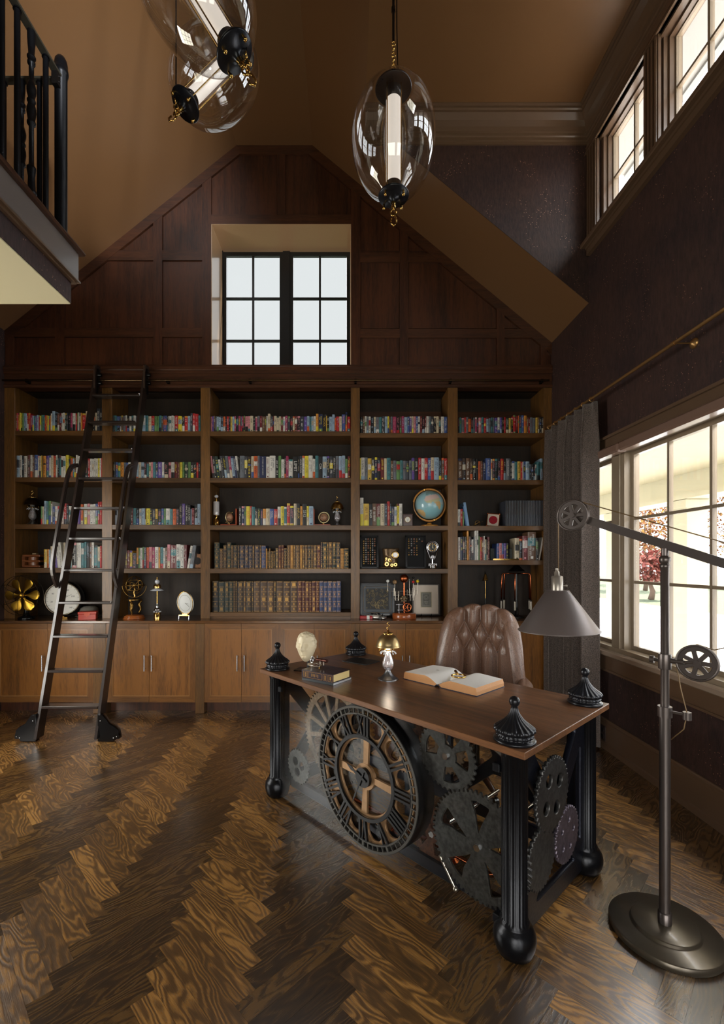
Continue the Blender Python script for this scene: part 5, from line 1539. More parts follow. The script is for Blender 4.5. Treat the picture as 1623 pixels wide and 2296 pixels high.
# -- stacked books with instrument
a1 = Vector((-0.2505, 2.545)); a2 = Vector((-0.073, 2.416)); dd = (a2-a1)
ang = math.atan2(dd.y, dd.x); Ls = dd.length
tb = thing('flat_book', 'thin grey book with silver page edges lying under the dark gilt book', 'book', (a1.x, a1.y, DT), ang, 'books stacked on the desk')
m = MB(); m.box(0, Ls, 0, 0.17, 0, 0.0015); m.box(0, Ls, 0, 0.17, 0.0125, 0.014); m.box(0, Ls, 0, 0.0015, 0, 0.014); m.build('cover', mat('slate_cover', (52, 58, 62), 0.3, coat=0.4), tb)
m = MB(); m.box(0.003, Ls-0.003, 0.0015, 0.166, 0.0015, 0.0125); m.build('pages', mat('silver_edges', (196, 200, 206), 0.3, 0.5), tb)
tb2 = thing('thick_book', 'thick dark purple book with gilt panelled spine lying on the thin grey book', 'book', (a1.x, a1.y, DT+0.0145), ang, 'books stacked on the desk')
bh = 0.044
m = MB(); M_pur = mat('dark_plum_leather', (48, 34, 44), 0.3, coat=0.3, bump=0.2, bscale=70, var=0.4)
m.bbox(0, Ls, 0, 0.158, 0, 0.003, 0.0008); m.bbox(0, Ls, 0, 0.158, bh-0.003, bh, 0.0008); m.box(0, Ls, -0.002, 0.003, 0.0, bh); m.build('cover', M_pur, tb2)
m = MB(); m.box(0.004, Ls-0.005, 0.003, 0.152, 0.003, bh-0.003); m.build('pages', mat('gilt_cream_edges', (222, 200, 140), 0.45), tb2)
m = MB()
def frm(x0, x1, z0, z1, w=0.0012):
    for (a, b, c, d) in ((x0, x1, z0, z0+w), (x0, x1, z1-w, z1), (x0, x0+w, z0, z1), (x1-w, x1, z0, z1)):
        m.box(a, b, -0.0026, -0.002, c, d)
for (a, b) in ((0.055, 0.185), (0.195, 0.405) , (0.0, 0.0)): pass
segs = [(0.06, 0.20), (0.215, 0.66), (0.69, 0.83), (0.855, 0.985)]
for (a, b) in segs: frm(Ls*a, Ls*b, 0.005, bh-0.006)
for k in range(5): m.box(Ls*(0.32+0.05*k), Ls*(0.32+0.05*k)+0.003, -0.0026, -0.002, 0.014+0.002*(k % 2), 0.030)
for k in range(6): m.box(Ls*0.10, Ls*0.16, -0.0026, -0.002, 0.010+0.004*k, 0.012+0.004*k); m.box(Ls*0.73, Ls*0.79, -0.0026, -0.002, 0.010+0.004*k, 0.012+0.004*k)
m.box(Ls*0.90, Ls*0.94, -0.0026, -0.002, 0.012, 0.030)
stuff(m.build('gilt_tooling', M_gilt, tb2))
sx = thing('sextant', 'small antique nickel and copper sextant with a telescope tube on the stacked books', 'sextant', (a1.x+0.075, a1.y+0.045, DT+0.0585), ang)
m = MB(); m.tube([(-0.055, 0.0, 0.016), (-0.03, -0.03, 0.016), (0.01, -0.04, 0.016), (0.045, -0.025, 0.016)], 0.004, 4, flat=(0.006, 0.002)); m.tube([(-0.055, 0, 0.016), (0.0, 0.05, 0.016), (0.045, -0.025, 0.016)], 0.003, 6)
m.tube([(-0.02, -0.035, 0.016), (0.0, 0.05, 0.018)], 0.0022, 6); m.tube([(0.02, -0.03, 0.016), (0.0, 0.05, 0.018)], 0.0022, 6); m.tube([(-0.03, 0.01, 0.018), (0.03, 0.01, 0.018)], 0.002, 6); m.build('frame', M_nickel, sx)
for (x, y) in ((-0.045, 0.0), (0.04, -0.02), (0.0, 0.045)):
    m = MB(); m.cyl((x, y, 0), (x, y, 0.016), 0.0025, n=8); m.sphere((x, y, 0.003), 0.004, 8, 6); m.build('foot', M_abrass, sx)
m = MB(); m.cyl((-0.005, 0.012, 0.042), (0.055, 0.012, 0.042), 0.0085, n=16); m.cyl((0.055, 0.012, 0.042), (0.070, 0.012, 0.042), 0.0105, n=16); m.cyl((0.03, 0.012, 0.042), (0.034, 0.012, 0.042), 0.010, n=16); m.build('telescope', mat('brown_copper', (92, 58, 50), 0.3, 0.9), sx)
m = MB(); m.cyl((0.02, 0.012, 0.016), (0.02, 0.012, 0.036), 0.004, n=8); m.cyl((0.045, 0.012, 0.016), (0.045, 0.012, 0.036), 0.003, n=8); m.build('telescope_mount', M_nickel, sx)
for (x, z) in ((-0.040, 0.030), (-0.033, 0.046)):
    m = MB(); m.torus((x, 0.01, z), 0.010, 0.0025, 'Y', 18, 6); m.cyl((x, 0.0085, z), (x, 0.0115, z), 0.009, n=16); m.build('mirror', M_chrome, sx)
# -- marble head fragment on a stand
hd = thing('head_sculpture', 'small ivory classical face fragment on a black stand at the desk left end', 'sculpture', P(690, 1500, 2.80), math.radians(-18))
hp = P(688, 1502, 1)
Yh_ = F*(H-DT)/(1503-1262); hd.location = ((690-778)/F*Yh_, Yh_, DT)
m = MB(); m.bbox(-0.075, 0.06, -0.045, 0.055, 0, 0.006, 0.002); m.build('base', M_blackgloss, hd)
m = MB(); m.box(-0.006, 0.006, -0.002, 0.010, 0.006, 0.075); m.build('post', mat('steel_post', (120, 124, 130), 0.3, 0.9), hd)
def head_mesh():
    bm = bmesh.new(); bmesh.ops.create_uvsphere(bm, u_segments=72, v_segments=56, radius=1.0)
    def gs(x, c, s_): return math.exp(-((x-c)/s_)**2)
    for v in bm.verts:
        x, y, z = v.co            # face looks to -y
        n = v.co.normalized()
        # head shape: narrower jaw, flat back (fragment)
        jaw = 1.0-0.36*max(0, -z)**1.3
        X = x*0.78*jaw*(1-0.06*max(0, z)); Y = y*0.80*(1-0.12*max(0, -z)); Z = z*1.05
        if y > 0.15: Y = 0.12+ (Y-0.12)*0.45
        f = max(0.0, -y)
        u, w_ = X, Z
        d = 0.0
        d += 0.20*gs(u, 0, 0.085+0.04*max(0, -w_-0.02))*gs(w_, -0.15, 0.17)*(1 if w_ < 0.16 else 0.6)  # nose
        d += 0.055*gs(u, 0, 0.07)*gs(w_, 0.12, 0.14)                                                    # bridge
        d += 0.050*gs(abs(u), 0.10, 0.055)*gs(w_, -0.245, 0.045)                                          # nostrils
        d -= 0.115*gs(abs(u), 0.255, 0.125)*gs(w_, 0.075, 0.10)                                           # sockets
        d += 0.070*gs(abs(u), 0.260, 0.085)*gs(w_, 0.060, 0.050)                                           # eyeballs
        d += 0.055*gs(abs(u), 0.26, 0.17)*gs(w_, 0.205, 0.045)                                             # brows
        d += 0.055*gs(abs(u), 0.36, 0.15)*gs(w_, -0.15, 0.15)                                              # cheeks
        d += 0.070*gs(u, 0, 0.15)*gs(w_, -0.415, 0.030)                                                    # upper lip
        d -= 0.045*gs(u, 0, 0.17)*gs(w_, -0.458, 0.016)                                                    # mouth line
        d += 0.075*gs(u, 0, 0.12)*gs(w_, -0.510, 0.038)                                                    # lower lip
        d -= 0.045*gs(u, 0, 0.14)*gs(w_, -0.600, 0.040)
        d += 0.100*gs(u, 0, 0.17)*gs(w_, -0.735, 0.095)                                                    # chin
        d *= 1.9*min(1, f*1.6)
        hair = 0.0
        if w_ > 0.50+0.06*math.cos(u*6) or (abs(u) > 0.62 and w_ > -0.15):
            if True:
                q_ = Vector((u*6, Y*6, w_*6))
                from mathutils import noise
                hair = 0.045+0.07*noise.noise(q_)+0.05*noise.noise(q_*2.3)
        P3 = Vector((X, Y, Z))+Vector((n.x*0.2, -1, 0)).normalized()*d+n*hair
        if P3.z > 0.80-0.25*abs(X+0.1): P3.z = 0.80-0.25*abs(X+0.1)+ (P3.z-(0.80-0.25*abs(X+0.1)))*0.45   # broken crown
        v.co = P3
    me = bpy.data.meshes.new('head'); bm.to_mesh(me); bm.free()
    for p_ in me.polygons: p_.use_smooth = True
    me.materials.append(M_cream); return me
hs = 0.094
link('head', head_mesh(), hd, None, T(-0.006, -0.004, 0.075+0.074) @ R('X', -4) @ Matrix.Diagonal((hs*0.80, hs*0.85, hs*0.98, 1)))
nt_ = thing('notebook', 'black flat leather pad lying behind the head sculpture on the desk', 'notebook', dworld(-0.66, 0.10, DT), DA+0.15)
m = MB(); m.bbox(0, 0.20, 0, 0.15, 0, 0.006, 0.002); m.build('cover', mat('black_leather_pad', (20, 20, 22), 0.35, bump=0.2, bscale=200), nt_)
m = MB(); m.tube([(0.02, 0.156, 0.004), (0.17, 0.150, 0.004)], 0.0025, 8); m.build('pen', M_nickel, nt_)

# ================================================================ CHAIR
ch = thing('desk_chair', 'brown crocodile leather button-tufted swivel chair with rolled arms behind the desk', 'chair', (0.872, 3.02, 0), math.radians(-24))
ch.scale = (0.86, 0.86, 0.985)
def croc():
    m = bpy.data.materials.new('crocodile_embossed_leather'); m.use_nodes = True
    nt = m.node_tree; N = nt.nodes; L = nt.links; b = N['Principled BSDF']
    tc = N.new('ShaderNodeTexCoord')
    mp = N.new('ShaderNodeMapping'); mp.inputs['Scale'].default_value = (95, 95, 150); L.new(tc.outputs['Object'], mp.inputs['Vector'])
    v = N.new('ShaderNodeTexVoronoi'); v.feature = 'DISTANCE_TO_EDGE'; v.inputs['Scale'].default_value = 1; v.inputs['Randomness'].default_value = 0.55; L.new(mp.outputs[0], v.inputs['Vector'])
    r = N.new('ShaderNodeMapRange'); r.inputs[2].default_value = 0.14; L.new(v.outputs['Distance'], r.inputs[0])
    c = N.new('ShaderNodeMixRGB'); c.inputs[1].default_value = srgb(84, 58, 44); c.inputs[2].default_value = srgb(124, 92, 74); L.new(r.outputs[0], c.inputs[0]); L.new(c.outputs[0], b.inputs['Base Color'])
    bp = N.new('ShaderNodeBump'); bp.inputs['Strength'].default_value = 0.3; bp.inputs['Distance'].default_value = 0.002; L.new(r.outputs[0], bp.inputs['Height']); L.new(bp.outputs[0], b.inputs['Normal'])
    b.inputs['Roughness'].default_value = 0.30; b.inputs['Coat Weight'].default_value = 0.35; b.inputs['Coat Roughness'].default_value = 0.2
    return m
M_croc = croc()
def tuft(a, b):
    """pillow height on a diamond lattice; a, b in button spacings, buttons where both are zero crossings"""
    h = (abs(math.sin(PI*(a+b)/2))*abs(math.sin(PI*(a-b)/2)))**0.42
    return h
def back_shell():
    NU, NV = 120, 110
    vs = []; fs = []
    def top(u): return 1.125-0.10*abs(u)**2-0.40*abs(u)**9
    for j in range(NV+1):
        for i in range(NU+1):
            u = -1+2*i/NU; v = j/NV
            zt__ = top(u); z = 0.50+(zt__-0.50)*v
            th = u*1.12
            Rr = 0.335-0.045*v
            x = Rr*math.sin(th)*1.0; y = -Rr*math.cos(th)*0.85+0.22
            y = 0.02-(-y)*1.0 if False else y
            # recline
            lean = 0.10*(z-0.5)
            a = u*2.55; b = (z-0.945)/0.10
            if z > 0.96: hh = abs(math.sin(PI*(a+0.0+1.0)/2 if False else PI*(a)/2+PI/2*0+0))**0.0
            # buttons: row b=0 has a=±0.5,±1.5 ; rows b=±1 have a=0,±1
            A = a*2; B = b
            t_ = tuft(a*1.0+0.5+0.5*0, 0) if False else 0
            h = (abs(math.sin(PI*(a+0.5*(b)+0.5))) * abs(math.sin(PI*(a-0.5*(b)+0.5))))**0.4
            h2 = abs(math.sin(PI*a))**0.8 if abs(a) < 1.5 else 1.0
            if abs(b) > 1.0: h = h2
            if abs(a) > 1.5: h = 1-(1-h)*max(0, 1-(abs(a)-1.5)/0.5)
            edge = 1-abs(u)**10
            puff = 0.046*h*edge
            nx, ny = -math.sin(th), math.cos(th)
            roll = 0.03*(1-min(1, (1-v)/0.06))**2
            vs.append((x+nx*puff, -(y+ny*puff)*-1*-1+0.0 if False else (0.0-(y))*-1, z)) if False else vs.append((x*1.0+nx*(-0)+nx*puff, 0.30*0+ (Rr*math.cos(th)*0.85-0.22)+lean*1.0 - math.cos(th)*puff + 0.03*0, z))
    W = NU+1
    for j in range(NV):
        for i in range(NU):
            fs.append((j*W+i, j*W+i+1, (j+1)*W+i+1, (j+1)*W+i))
    return vs, fs, NU, NV, W
vs, fs, NU, NV, W = back_shell()
m = MB(); m.add(vs, fs, smooth=True)
# outer shell: same sheet pushed 7 cm back, rounded rim
outer = []
for k, (x, y, z) in enumerate(vs):
    j, i = divmod(k, W); u = -1+2*i/NU; th = u*1.12; Rr = 0.415-0.045*j/NV
    outer.append((Rr*math.sin(th), Rr*math.cos(th)*0.85-0.22+0.10*(z-0.5), z-0.01))
m.add(outer, [f[::-1] for f in fs], smooth=True)
def strip(i0, pairs, n=8):
    allv = []; 
    for (p, q_) in pairs:
        p, q_ = Vector(p), Vector(q_); c = (p+q_)/2; r_ = (q_-p)/2
        yield p, q_, c, r_
def rim(idx, upf):
    V = []; K = 8
    for k in idx:
        p, q_ = Vector(vs[k]), Vector(outer[k]); c = (p+q_)/2; r_ = (p-q_)/2; up = upf(k)*r_.length*0.75
        for t_ in range(K+1):
            a = PI*t_/K; V.append(tuple(c+r_*math.cos(a)+up*math.sin(a)))
    F_ = []
    for a in range(len(idx)-1):
        for t_ in range(K): F_.append((a*(K+1)+t_, a*(K+1)+t_+1, (a+1)*(K+1)+t_+1, (a+1)*(K+1)+t_))
    m.add(V, F_, smooth=True)
rim([NV*W+i for i in range(W)], lambda k: Vector((0.35*(-1+2*(k % W)/NU), 0, 1)).normalized())
rim([j*W for j in range(NV+1)], lambda k: Vector((-0.45, -0.9, 0)).normalized())
rim([j*W+NU for j in range(NV+1)], lambda k: Vector((0.45, -0.9, 0)).normalized())
m.build('backrest', M_croc, ch)
# buttons
for b in (-1, 0, 1):
    for a4 in range(-4, 5):
        a = a4/2
        if (abs(a4 % 2) == 1) == (b % 2 == 0) and False: pass
        s1 = a+0.5*b+0.5; s2 = a-0.5*b+0.5
        if abs(s1-round(s1)) > 1e-6 or abs(s2-round(s2)) > 1e-6: continue
        u = a/2.55
        if abs(u) > 0.6: continue
        z = 0.945+b*0.10; v_ = (z-0.5)/(1.125-0.10*abs(u)**2-0.40*abs(u)**9-0.5); th = u*1.12; Rr = 0.335-0.045*v_
        q_ = MB(); q_.sphere((Rr*math.sin(th), Rr*math.cos(th)*0.85-0.22+0.10*(z-0.5)-0.002, z), 0.0085, 10, 8, (1, 0.7, 1)); q_.build('button', mat('leather_button', (78, 54, 42), 0.35), ch)
# seat, arms and swivel base
m = MB()
def cushion(mb, c, d, n=14, pw=3.2):
    V = []; F_ = []
    for j in range(n+1):
        for i in range(2*n):
            ph = -PI/2+PI*j/n; la = PI*i/n
            def sp(t, e): return math.copysign(abs(t)**(2/e), t)
            V.append((c[0]+d[0]/2*sp(math.cos(ph), pw)*sp(math.cos(la), pw), c[1]+d[1]/2*sp(math.cos(ph), pw)*sp(math.sin(la), pw), c[2]+d[2]/2*sp(math.sin(ph), pw)))
    for j in range(n):
        for i in range(2*n): F_.append((j*2*n+i, j*2*n+(i+1) % (2*n), (j+1)*2*n+(i+1) % (2*n), (j+1)*2*n+i))
    mb.add(V, F_, smooth=True)
cushion(m, (0, -0.20, 0.45), (0.52, 0.52, 0.14)); m.build('seat', M_croc, ch)
for s_ in (-1, 1):
    m = MB()
    m.tube([(s_*0.30, 0.02, 0.66), (s_*0.335, -0.10, 0.655), (s_*0.34, -0.25, 0.645), (s_*0.335, -0.37, 0.64)], 0.05, 16, radii=[0.052, 0.055, 0.056, 0.052])
    m.sphere((s_*0.335, -0.37, 0.64), 0.052, 16, 10, (1, 0.5, 1))
    cushion(m, (s_*0.315, -0.17, 0.52), (0.09, 0.44, 0.26))
    m.build('arm', M_croc, ch)
m = MB(); m.cyl((0, -0.16, 0.10), (0, -0.16, 0.39), 0.025, n=16); m.box(-0.2, 0.2, -0.36, 0.04, 0.355, 0.385); m.build('column', M_blackgloss, ch)
for k in range(5):
    a = 2*PI*k/5+0.3; x, y = math.cos(a), math.sin(a)
    m = MB(); m.tube([(0, -0.16, 0.13), (x*0.15, -0.16+y*0.15, 0.11), (x*0.28, -0.16+y*0.28, 0.075)], 0.02, 8, radii=[0.03, 0.024, 0.018]); lg = m.build('leg', wood('chair_leg_wood', (46, 26, 16), (84, 50, 30), 'X', 0.3), ch)
    m = MB(); m.cyl((x*0.28-y*0.015, -0.16+y*0.28+x*0.015, 0.03), (x*0.28+y*0.015, -0.16+y*0.28-x*0.015, 0.03), 0.028, n=16); m.build('caster', M_blackgloss, lg)

# ================================================================ PULLEY FLOOR LAMP
fl = thing('floor_lamp', 'bronze grey pulley floor lamp with conical shade and round two-step base', 'floor lamp', (1.215, 1.75, 0))
PD = Vector((-0.66, 0.75, 0)).normalized()           # horizontal direction of the arm
m = MB(); m.lathe([(0.185, 0), (0.188, 0.004), (0.188, 0.024), (0.184, 0.029), (0.118, 0.031), (0.114, 0.034), (0.112, 0.042), (0.108, 0.045), (0.0001, 0.046)], 64); m.build('base', mat('base_bronze', (98, 90, 78), 0.33, 0.7, coat=0.2), fl)
m = MB(); m.lathe([(0.023, 0.044), (0.023, 0.085), (0.019, 0.088)], 24); m.build('base_collar', M_bronze, fl)
m = MB(); m.lathe([(0.0185, 0.085), (0.0185, 0.84)], 24); m.build('lower_pole', M_bronze, fl)
m = MB(); m.lathe([(0.0145, 0.84), (0.0145, 1.40), (0.017, 1.402), (0.017, 1.412), (0.012, 1.418)], 24); m.build('upper_pole', M_bronze, fl)
m = MB(); m.lathe([(0.024, 0.832), (0.024, 0.872)], 24); a = -PD*0.07; m.cyl((0, 0, 0.855), (a.x, a.y, 0.855), 0.005, n=10); m.lathe([(0.014, 0.838), (0.014, 0.866)], 16, T(a.x, a.y, 0)); m.build('clamp', M_bronze, fl)
m = MB(); m.lathe([(0.021, 1.015), (0.022, 1.018), (0.022, 1.068), (0.021, 1.072)], 24); k1 = PD*0.035; m.cyl((0, 0, 1.045), (k1.x, k1.y, 1.045), 0.006, n=10); m.cyl((k1.x, k1.y, 1.045), (k1.x*1.4, k1.y*1.4, 1.045), 0.014, n=16)
k2 = -PD*0.06; m.cyl((0, 0, 1.048), (k2.x, k2.y, 1.05), 0.010, n=12); m.cyl((k2.x, k2.y, 1.05), (-PD.x*0.10, -PD.y*0.10, 1.053), 0.006, n=10)
m.build('pulley_bracket', M_bronze, fl)
m = MB(); m.sphere((0, 0, 1.432), 0.020, 16, 10); m.cyl((0, 0, 1.432), (0, 0, 1.475), 0.012, n=14); m.build('joint', M_bronze, fl)
def pulley(c, r, name='pulley'):
    ax = PD.cross(Vector((0, 0, 1)))
    Mr = Matrix((( PD.x, 0, ax.x, 0), (PD.y, 0, ax.y, 0), (PD.z, 1, ax.z, 0), (0, 0, 0, 1)))
    Mt = Matrix.Translation(Vector(c)) @ Mr
    holes = []
    for k in range(7):
        a = 2*PI*k/7
        pts = [(r*.26*math.cos(a-.12), r*.26*math.sin(a-.12)), (r*.70*math.cos(a-.33), r*.70*math.sin(a-.33)), (r*.72*math.cos(a), r*.72*math.sin(a)), (r*.70*math.cos(a+.33), r*.70*math.sin(a+.33)), (r*.26*math.cos(a+.12), r*.26*math.sin(a+.12))]
        holes.append(rounded(pts, 0.004, 2))
    me = plate_mesh(name, [circle(0, 0, r*0.95, 48)]+holes, 0.009, 0.002, M_bronze)
    o = link(name, me, fl, None, Mt)
    m = MB(); m.torus((0, 0, 0.004), r*0.95, 0.004, 'Z', 48, 8); m.torus((0, 0, -0.004), r*0.95, 0.004, 'Z', 48, 8); m.cyl((0, 0, -0.01), (0, 0, 0.012), r*0.16, n=16); m.build('rim', M_bronze, o)
    return o
top = Vector((0, 0, 1.49)); pv = PD*0.336+Vector((0, 0, 1.627)); dirn = (pv-top)
far = top-dirn*1.9
m = MB()
m.tube([top+dirn*1.0, top+dirn*0.86, top+dirn*0.85, far], 0.012, 4, flat=(0.007, 0.0165)); m.build('arm', M_bronze, fl)
pulley(pv+PD.cross(Vector((0, 0, 1)))*(-0.014), 0.068)
pulley((-PD.x*0.10, -PD.y*0.10, 1.053), 0.066)
m = MB(); m.lathe([(0.001, -0.1), (0.035, -0.09), (0.04, -0.03), (0.035, 0.03), (0.001, 0.04)], 20, Matrix.Translation(far)); m.build('counterweight', M_bronze, fl)
off = PD.cross(Vector((0, 0, 1)))*(-0.014)
sh = pv+off+PD*0.062                                    # where the cord drops to the shade
m = MB()
cord = [sh+Vector((0, 0, -0.30)), sh]+[pv+off+PD*0.066*math.cos(a)+Vector((0, 0, 0.066*math.sin(a))) for a in [0.3, 0.8, 1.3, 1.7]]+[far+Vector((0, 0, 0.08))]
m.tube(cord, 0.0022, 6); m.tube([far+Vector((0, 0, 0.08)), Vector((-PD.x*0.15, -PD.y*0.15, 1.108)), Vector((-PD.x*0.10, -PD.y*0.10, 1.121)), Vector((-PD.x*0.04, -PD.y*0.04, 1.08)), Vector((-PD.x*0.035, -PD.y*0.035, 1.05)), Vector((-PD.x*0.05, -PD.y*0.05, 0.95)), Vector((-PD.x*0.07, -PD.y*0.07, 0.86)), Vector((-PD.x*0.06, -PD.y*0.06, 0.80)), Vector((-PD.x*0.02, -PD.y*0.02, 0.75))], 0.0022, 6)
m.build('cord', mat('gold_cord', (120, 96, 66), 0.4, 0.4), fl)
# shade
Ysh = 2.0
sp = sh.copy()
zt2 = Z_(1325, Ysh); zb2 = Z_(1417, Ysh)
m = MB(M=Matrix.Translation((sp.x, sp.y, 0)) @ T(0, 0, 0))
hgt = zt2-zb2
Ms = Matrix.Translation((sp.x, sp.y, zb2)) @ R('Y', -1.5)
m = MB(M=Ms); m.lathe([(0.166, 0.002), (0.169, 0.0), (0.170, 0.003), (0.165, 0.006), (0.048, hgt), (0.044, hgt), (0.160, 0.006), (0.166, 0.002)], 64, cap=False)
m.lathe([(0.047, hgt), (0.0001, hgt+0.001)], 32, cap=False); m.build('lamp_shade', mat('satin_grey_bronze_shade', (128, 118, 116), 0.42, 0.55), fl)
m = MB(M=Ms); m.lathe([(0.0235, hgt-0.002), (0.0235, hgt+0.062), (0.020, hgt+0.064), (0.011, hgt+0.066), (0.011, hgt+0.082), (0.006, hgt+0.088), (0.006, hgt+0.098)], 24); m.cyl((0.02, 0, hgt+0.02), (0.038, 0, hgt+0.02), 0.003, n=8); m.cyl((0.036, 0, hgt+0.02), (0.044, 0, hgt+0.02), 0.006, n=12); m.build('socket_cap', mat('pale_nickel_cap', (168, 160, 150), 0.35, 0.7), fl)
m = MB(M=Ms); m.sphere((0, 0, hgt-0.05), 0.03, 16, 10); m.build('bulb', mat('pale_lamp_glass'), fl)

# ================================================================ PENDANTS
def pendant(label, loc, M, W_=0.20, cord_pts=None, lit=2.0, wbias=0.06):
    o = thing('pendant_light', label, 'pendant lamp', loc, 0, 'glass egg pendants')
    hh = 0.2575
    prof = []
    n = 30; zc = wbias*0.4
    r_top, r_bot = 0.076, 0.064
    for k in range(n+1):
        t = k/n; z = -hh+2*hh*t
        # egg: widest a little above the middle
        a = (z-zc)/(hh*1.075-abs(zc)*0.5*(1 if z > 0 else -1))
        r = W_*math.sqrt(max(0.0, 1-min(1, abs(a))**2.15))
        prof.append((max(r, r_bot if z < 0 else r_top), z))
    m = MB(M=M); m.lathe(prof, 64, cap=False); m.build('glass_globe', M_globe, o, fixn=False)
    for (z, r, s_) in ((hh, r_top, 1), (-hh, r_bot, -1)):
        m = MB(M=M); m.lathe([(r*1.12, z-s_*0.004), (r*1.16, z), (r*1.12, z+s_*0.006), (r*0.5, z+s_*0.012), (0.016, z+s_*0.022), (0.012, z+s_*0.034)], 40, cap=True); m.build('end_cap', mat('charcoal_end_cap', (36, 38, 44), 0.28, 0.6), o)
        m = MB(M=M); m.lathe([(0.038, z-s_*0.006), (0.038, z-s_*0.056), (0.034, z-s_*0.058)], 32); m.build('tube_socket', mat('charcoal_end_cap'), o)
    m = MB(M=M); m.lathe([(0.035, -hh+0.055), (0.035, hh-0.055)], 32, cap=False); m.build('light_tube', mat('opal_tube', (236, 226, 216), 0.35, emit=0.75 if lit else 0.2), o)
    m = MB(M=M)
    for k in range(4):
        a = PI/4+PI/2*k; m.cyl((0.047*math.cos(a), 0.047*math.sin(a), -hh), (0.047*math.cos(a), 0.047*math.sin(a), hh), 0.003, n=8)
    stuff(m.build('brass_rods', M_brass, o))
    for (z, s_) in ((hh, 1), (-hh, -1)):
        m = MB(M=M)
        for k in range(4):
            a = PI/4+PI/2*k; m.cyl((0.060*math.cos(a), 0.060*math.sin(a), z+s_*0.004), (0.060*math.cos(a), 0.060*math.sin(a), z+s_*0.022), 0.005, n=8); m.sphere((0.060*math.cos(a), 0.060*math.sin(a), z+s_*0.026), 0.008, 8, 6)
        stuff(m.build('knobs', M_gold, o))
        m = MB(M=M); z1_ = z+s_*0.03
        m.lathe([(0.010, z1_), (0.014, z1_+s_*0.006), (0.008, z1_+s_*0.014), (0.012, z1_+s_*0.022), (0.006, z1_+s_*0.034)], 14)
        m.torus((0, 0, z1_+s_*0.050), 0.016, 0.005, 'Y', 18, 8, sc=(0.8, 1, 1.0))
        if s_ < 0: m.tube([(0, 0, z1_-0.06), (0.012, 0, z1_-0.075), (0.014, 0, z1_-0.10), (0, 0, z1_-0.115), (-0.012, 0, z1_-0.10), (-0.010, 0, z1_-0.08)], 0.0045, 8)
        m.build('hook', M_gold, o)
    return o, hh
loc1 = Vector((X_(882, 2.2), 2.2, Z_(319, 2.2)))
o, hh = pendant('upright glass egg pendant lamp hanging alone at the centre right', loc1, Matrix())
zz = hh+0.03
m = MB()
for k in range(6):
    z = zz+0.05+0.027*k
    m.torus((0, 0, z), 0.012, 0.0035, 'Y' if k % 2 else 'X', 14, 6, sc=(0.75, 0.75, 1.35) )
m.build('chain', M_gold, o)
ztop = ZD-loc1.z
m = MB(); m.cyl((0, 0, zz+0.20), (0, 0, ztop), 0.0062, n=10); m.cyl((0, 0, zz+0.34), (0, 0, zz+0.36), 0.010, n=10); m.build('stem', mat('dark_bronze_stem', (48, 38, 34), 0.3, 0.8), o)
m = MB(); m.tube([(0.03, 0.0, hh+0.02), (0.02, 0, hh+0.12), (0.016, 0, hh+0.3), (0.014, 0, ztop)], 0.003, 6); m.build('cable', M_blackgloss, o)
m = MB(); m.lathe([(0.06, ztop-0.02), (0.06, ztop-0.003)], 24); m.build('canopy', M_blackgloss, o)
def axisM(v, roll=0.0):
    return Vector((0, 0, 1)).rotation_difference(Vector(v).normalized()).to_matrix().to_4x4()
# lower of the pair: axis from lower left to upper right
def zceil(x): return RZ if RX0 < x < RX1 else (KL+SL*(x-XL) if x <= RX0 else KR+SR*(XR-x))
def hang(o, loc, ends):
    for e in ends:
        p = Vector(e); z = zceil(loc.x+p.x)-loc.z
        m = MB(); m.cyl(p, (p.x, p.y, z+0.0), 0.0035, n=8); m.build('cable', M_blackgloss, o)
        m = MB(); m.lathe([(0.05, z-0.05), (0.05, z+0.01)], 20, T(p.x, p.y, 0)); m.build('canopy', M_blackgloss, o)
        m = MB()
        d = p.normalized() if p.length else Vector((0, 0, 1))
        for k in range(3): m.torus((p.x, p.y, p.z+0.012+0.024*k), 0.011, 0.0035, 'Y' if k % 2 else 'X', 14, 6)
        m.build('chain', M_gold, o)
loc2 = Vector((X_(478, 2.32), 2.32, Z_(172, 2.32)))
ax2 = Vector((0.44, 0.30, 0.85)).normalized()
o, hh = pendant('glass egg pendant tilted up to the right, lower of the upper-left pair', loc2, axisM(ax2))
hang(o, loc2, [tuple(ax2*(hh+0.085)), tuple(-ax2*(hh+0.085))])
loc3 = Vector((X_(443, 1.70), 1.70, Z_(-18, 1.70)))
ax3 = Vector((-0.525, -0.015, 0.85)).normalized()
o, hh = pendant('nearest glass egg pendant tilted down to the right, cut by the picture top', loc3, axisM(ax3))
hang(o, loc3, [tuple(ax3*(hh+0.085)), tuple(-ax3*(hh+0.085))])

# ================================================================ CURTAIN AND ROD
rd = thing('curtain_rod', 'slender antique brass curtain rod running above the large right window', 'curtain rod', (1.87, 0, 2.677))
m = MB(); m.cyl((0, 0.6, 0), (0, 4.235, 0), 0.0105, n=14); m.build('rod', mat('antique_brass_rod', (190, 150, 96), 0.34, 0.85), rd)
m = MB(); m.lathe([(0.0105, 0), (0.016, 0.004), (0.018, 0.02), (0.012, 0.03), (0.0001, 0.034)], 16, T(0, 4.232, 0) @ R('X', -90)); m.build('end_finial', mat('antique_brass_rod'), rd)
for y in (2.62, 0.9):
    m = MB(); m.lathe([(0.013, -0.012), (0.013, 0.012)], 14, T(0, y, 0) @ R('X', 90)); m.cyl((0, y, 0), (0.10, y, 0), 0.0045, n=8); m.lathe([(0.006, 0), (0.012, 0.006), (0.026, 0.014), (0.030, 0.022), (0.030, 0.025)], 20, T(0.094, y, 0) @ R('Y', 90)); m.build('bracket', mat('antique_brass_rod'), rd)
cn = thing('curtain', 'heavy grey brown tweed curtain with pinch pleats at the far end of right window', 'curtain', (1.87, 0, 0))
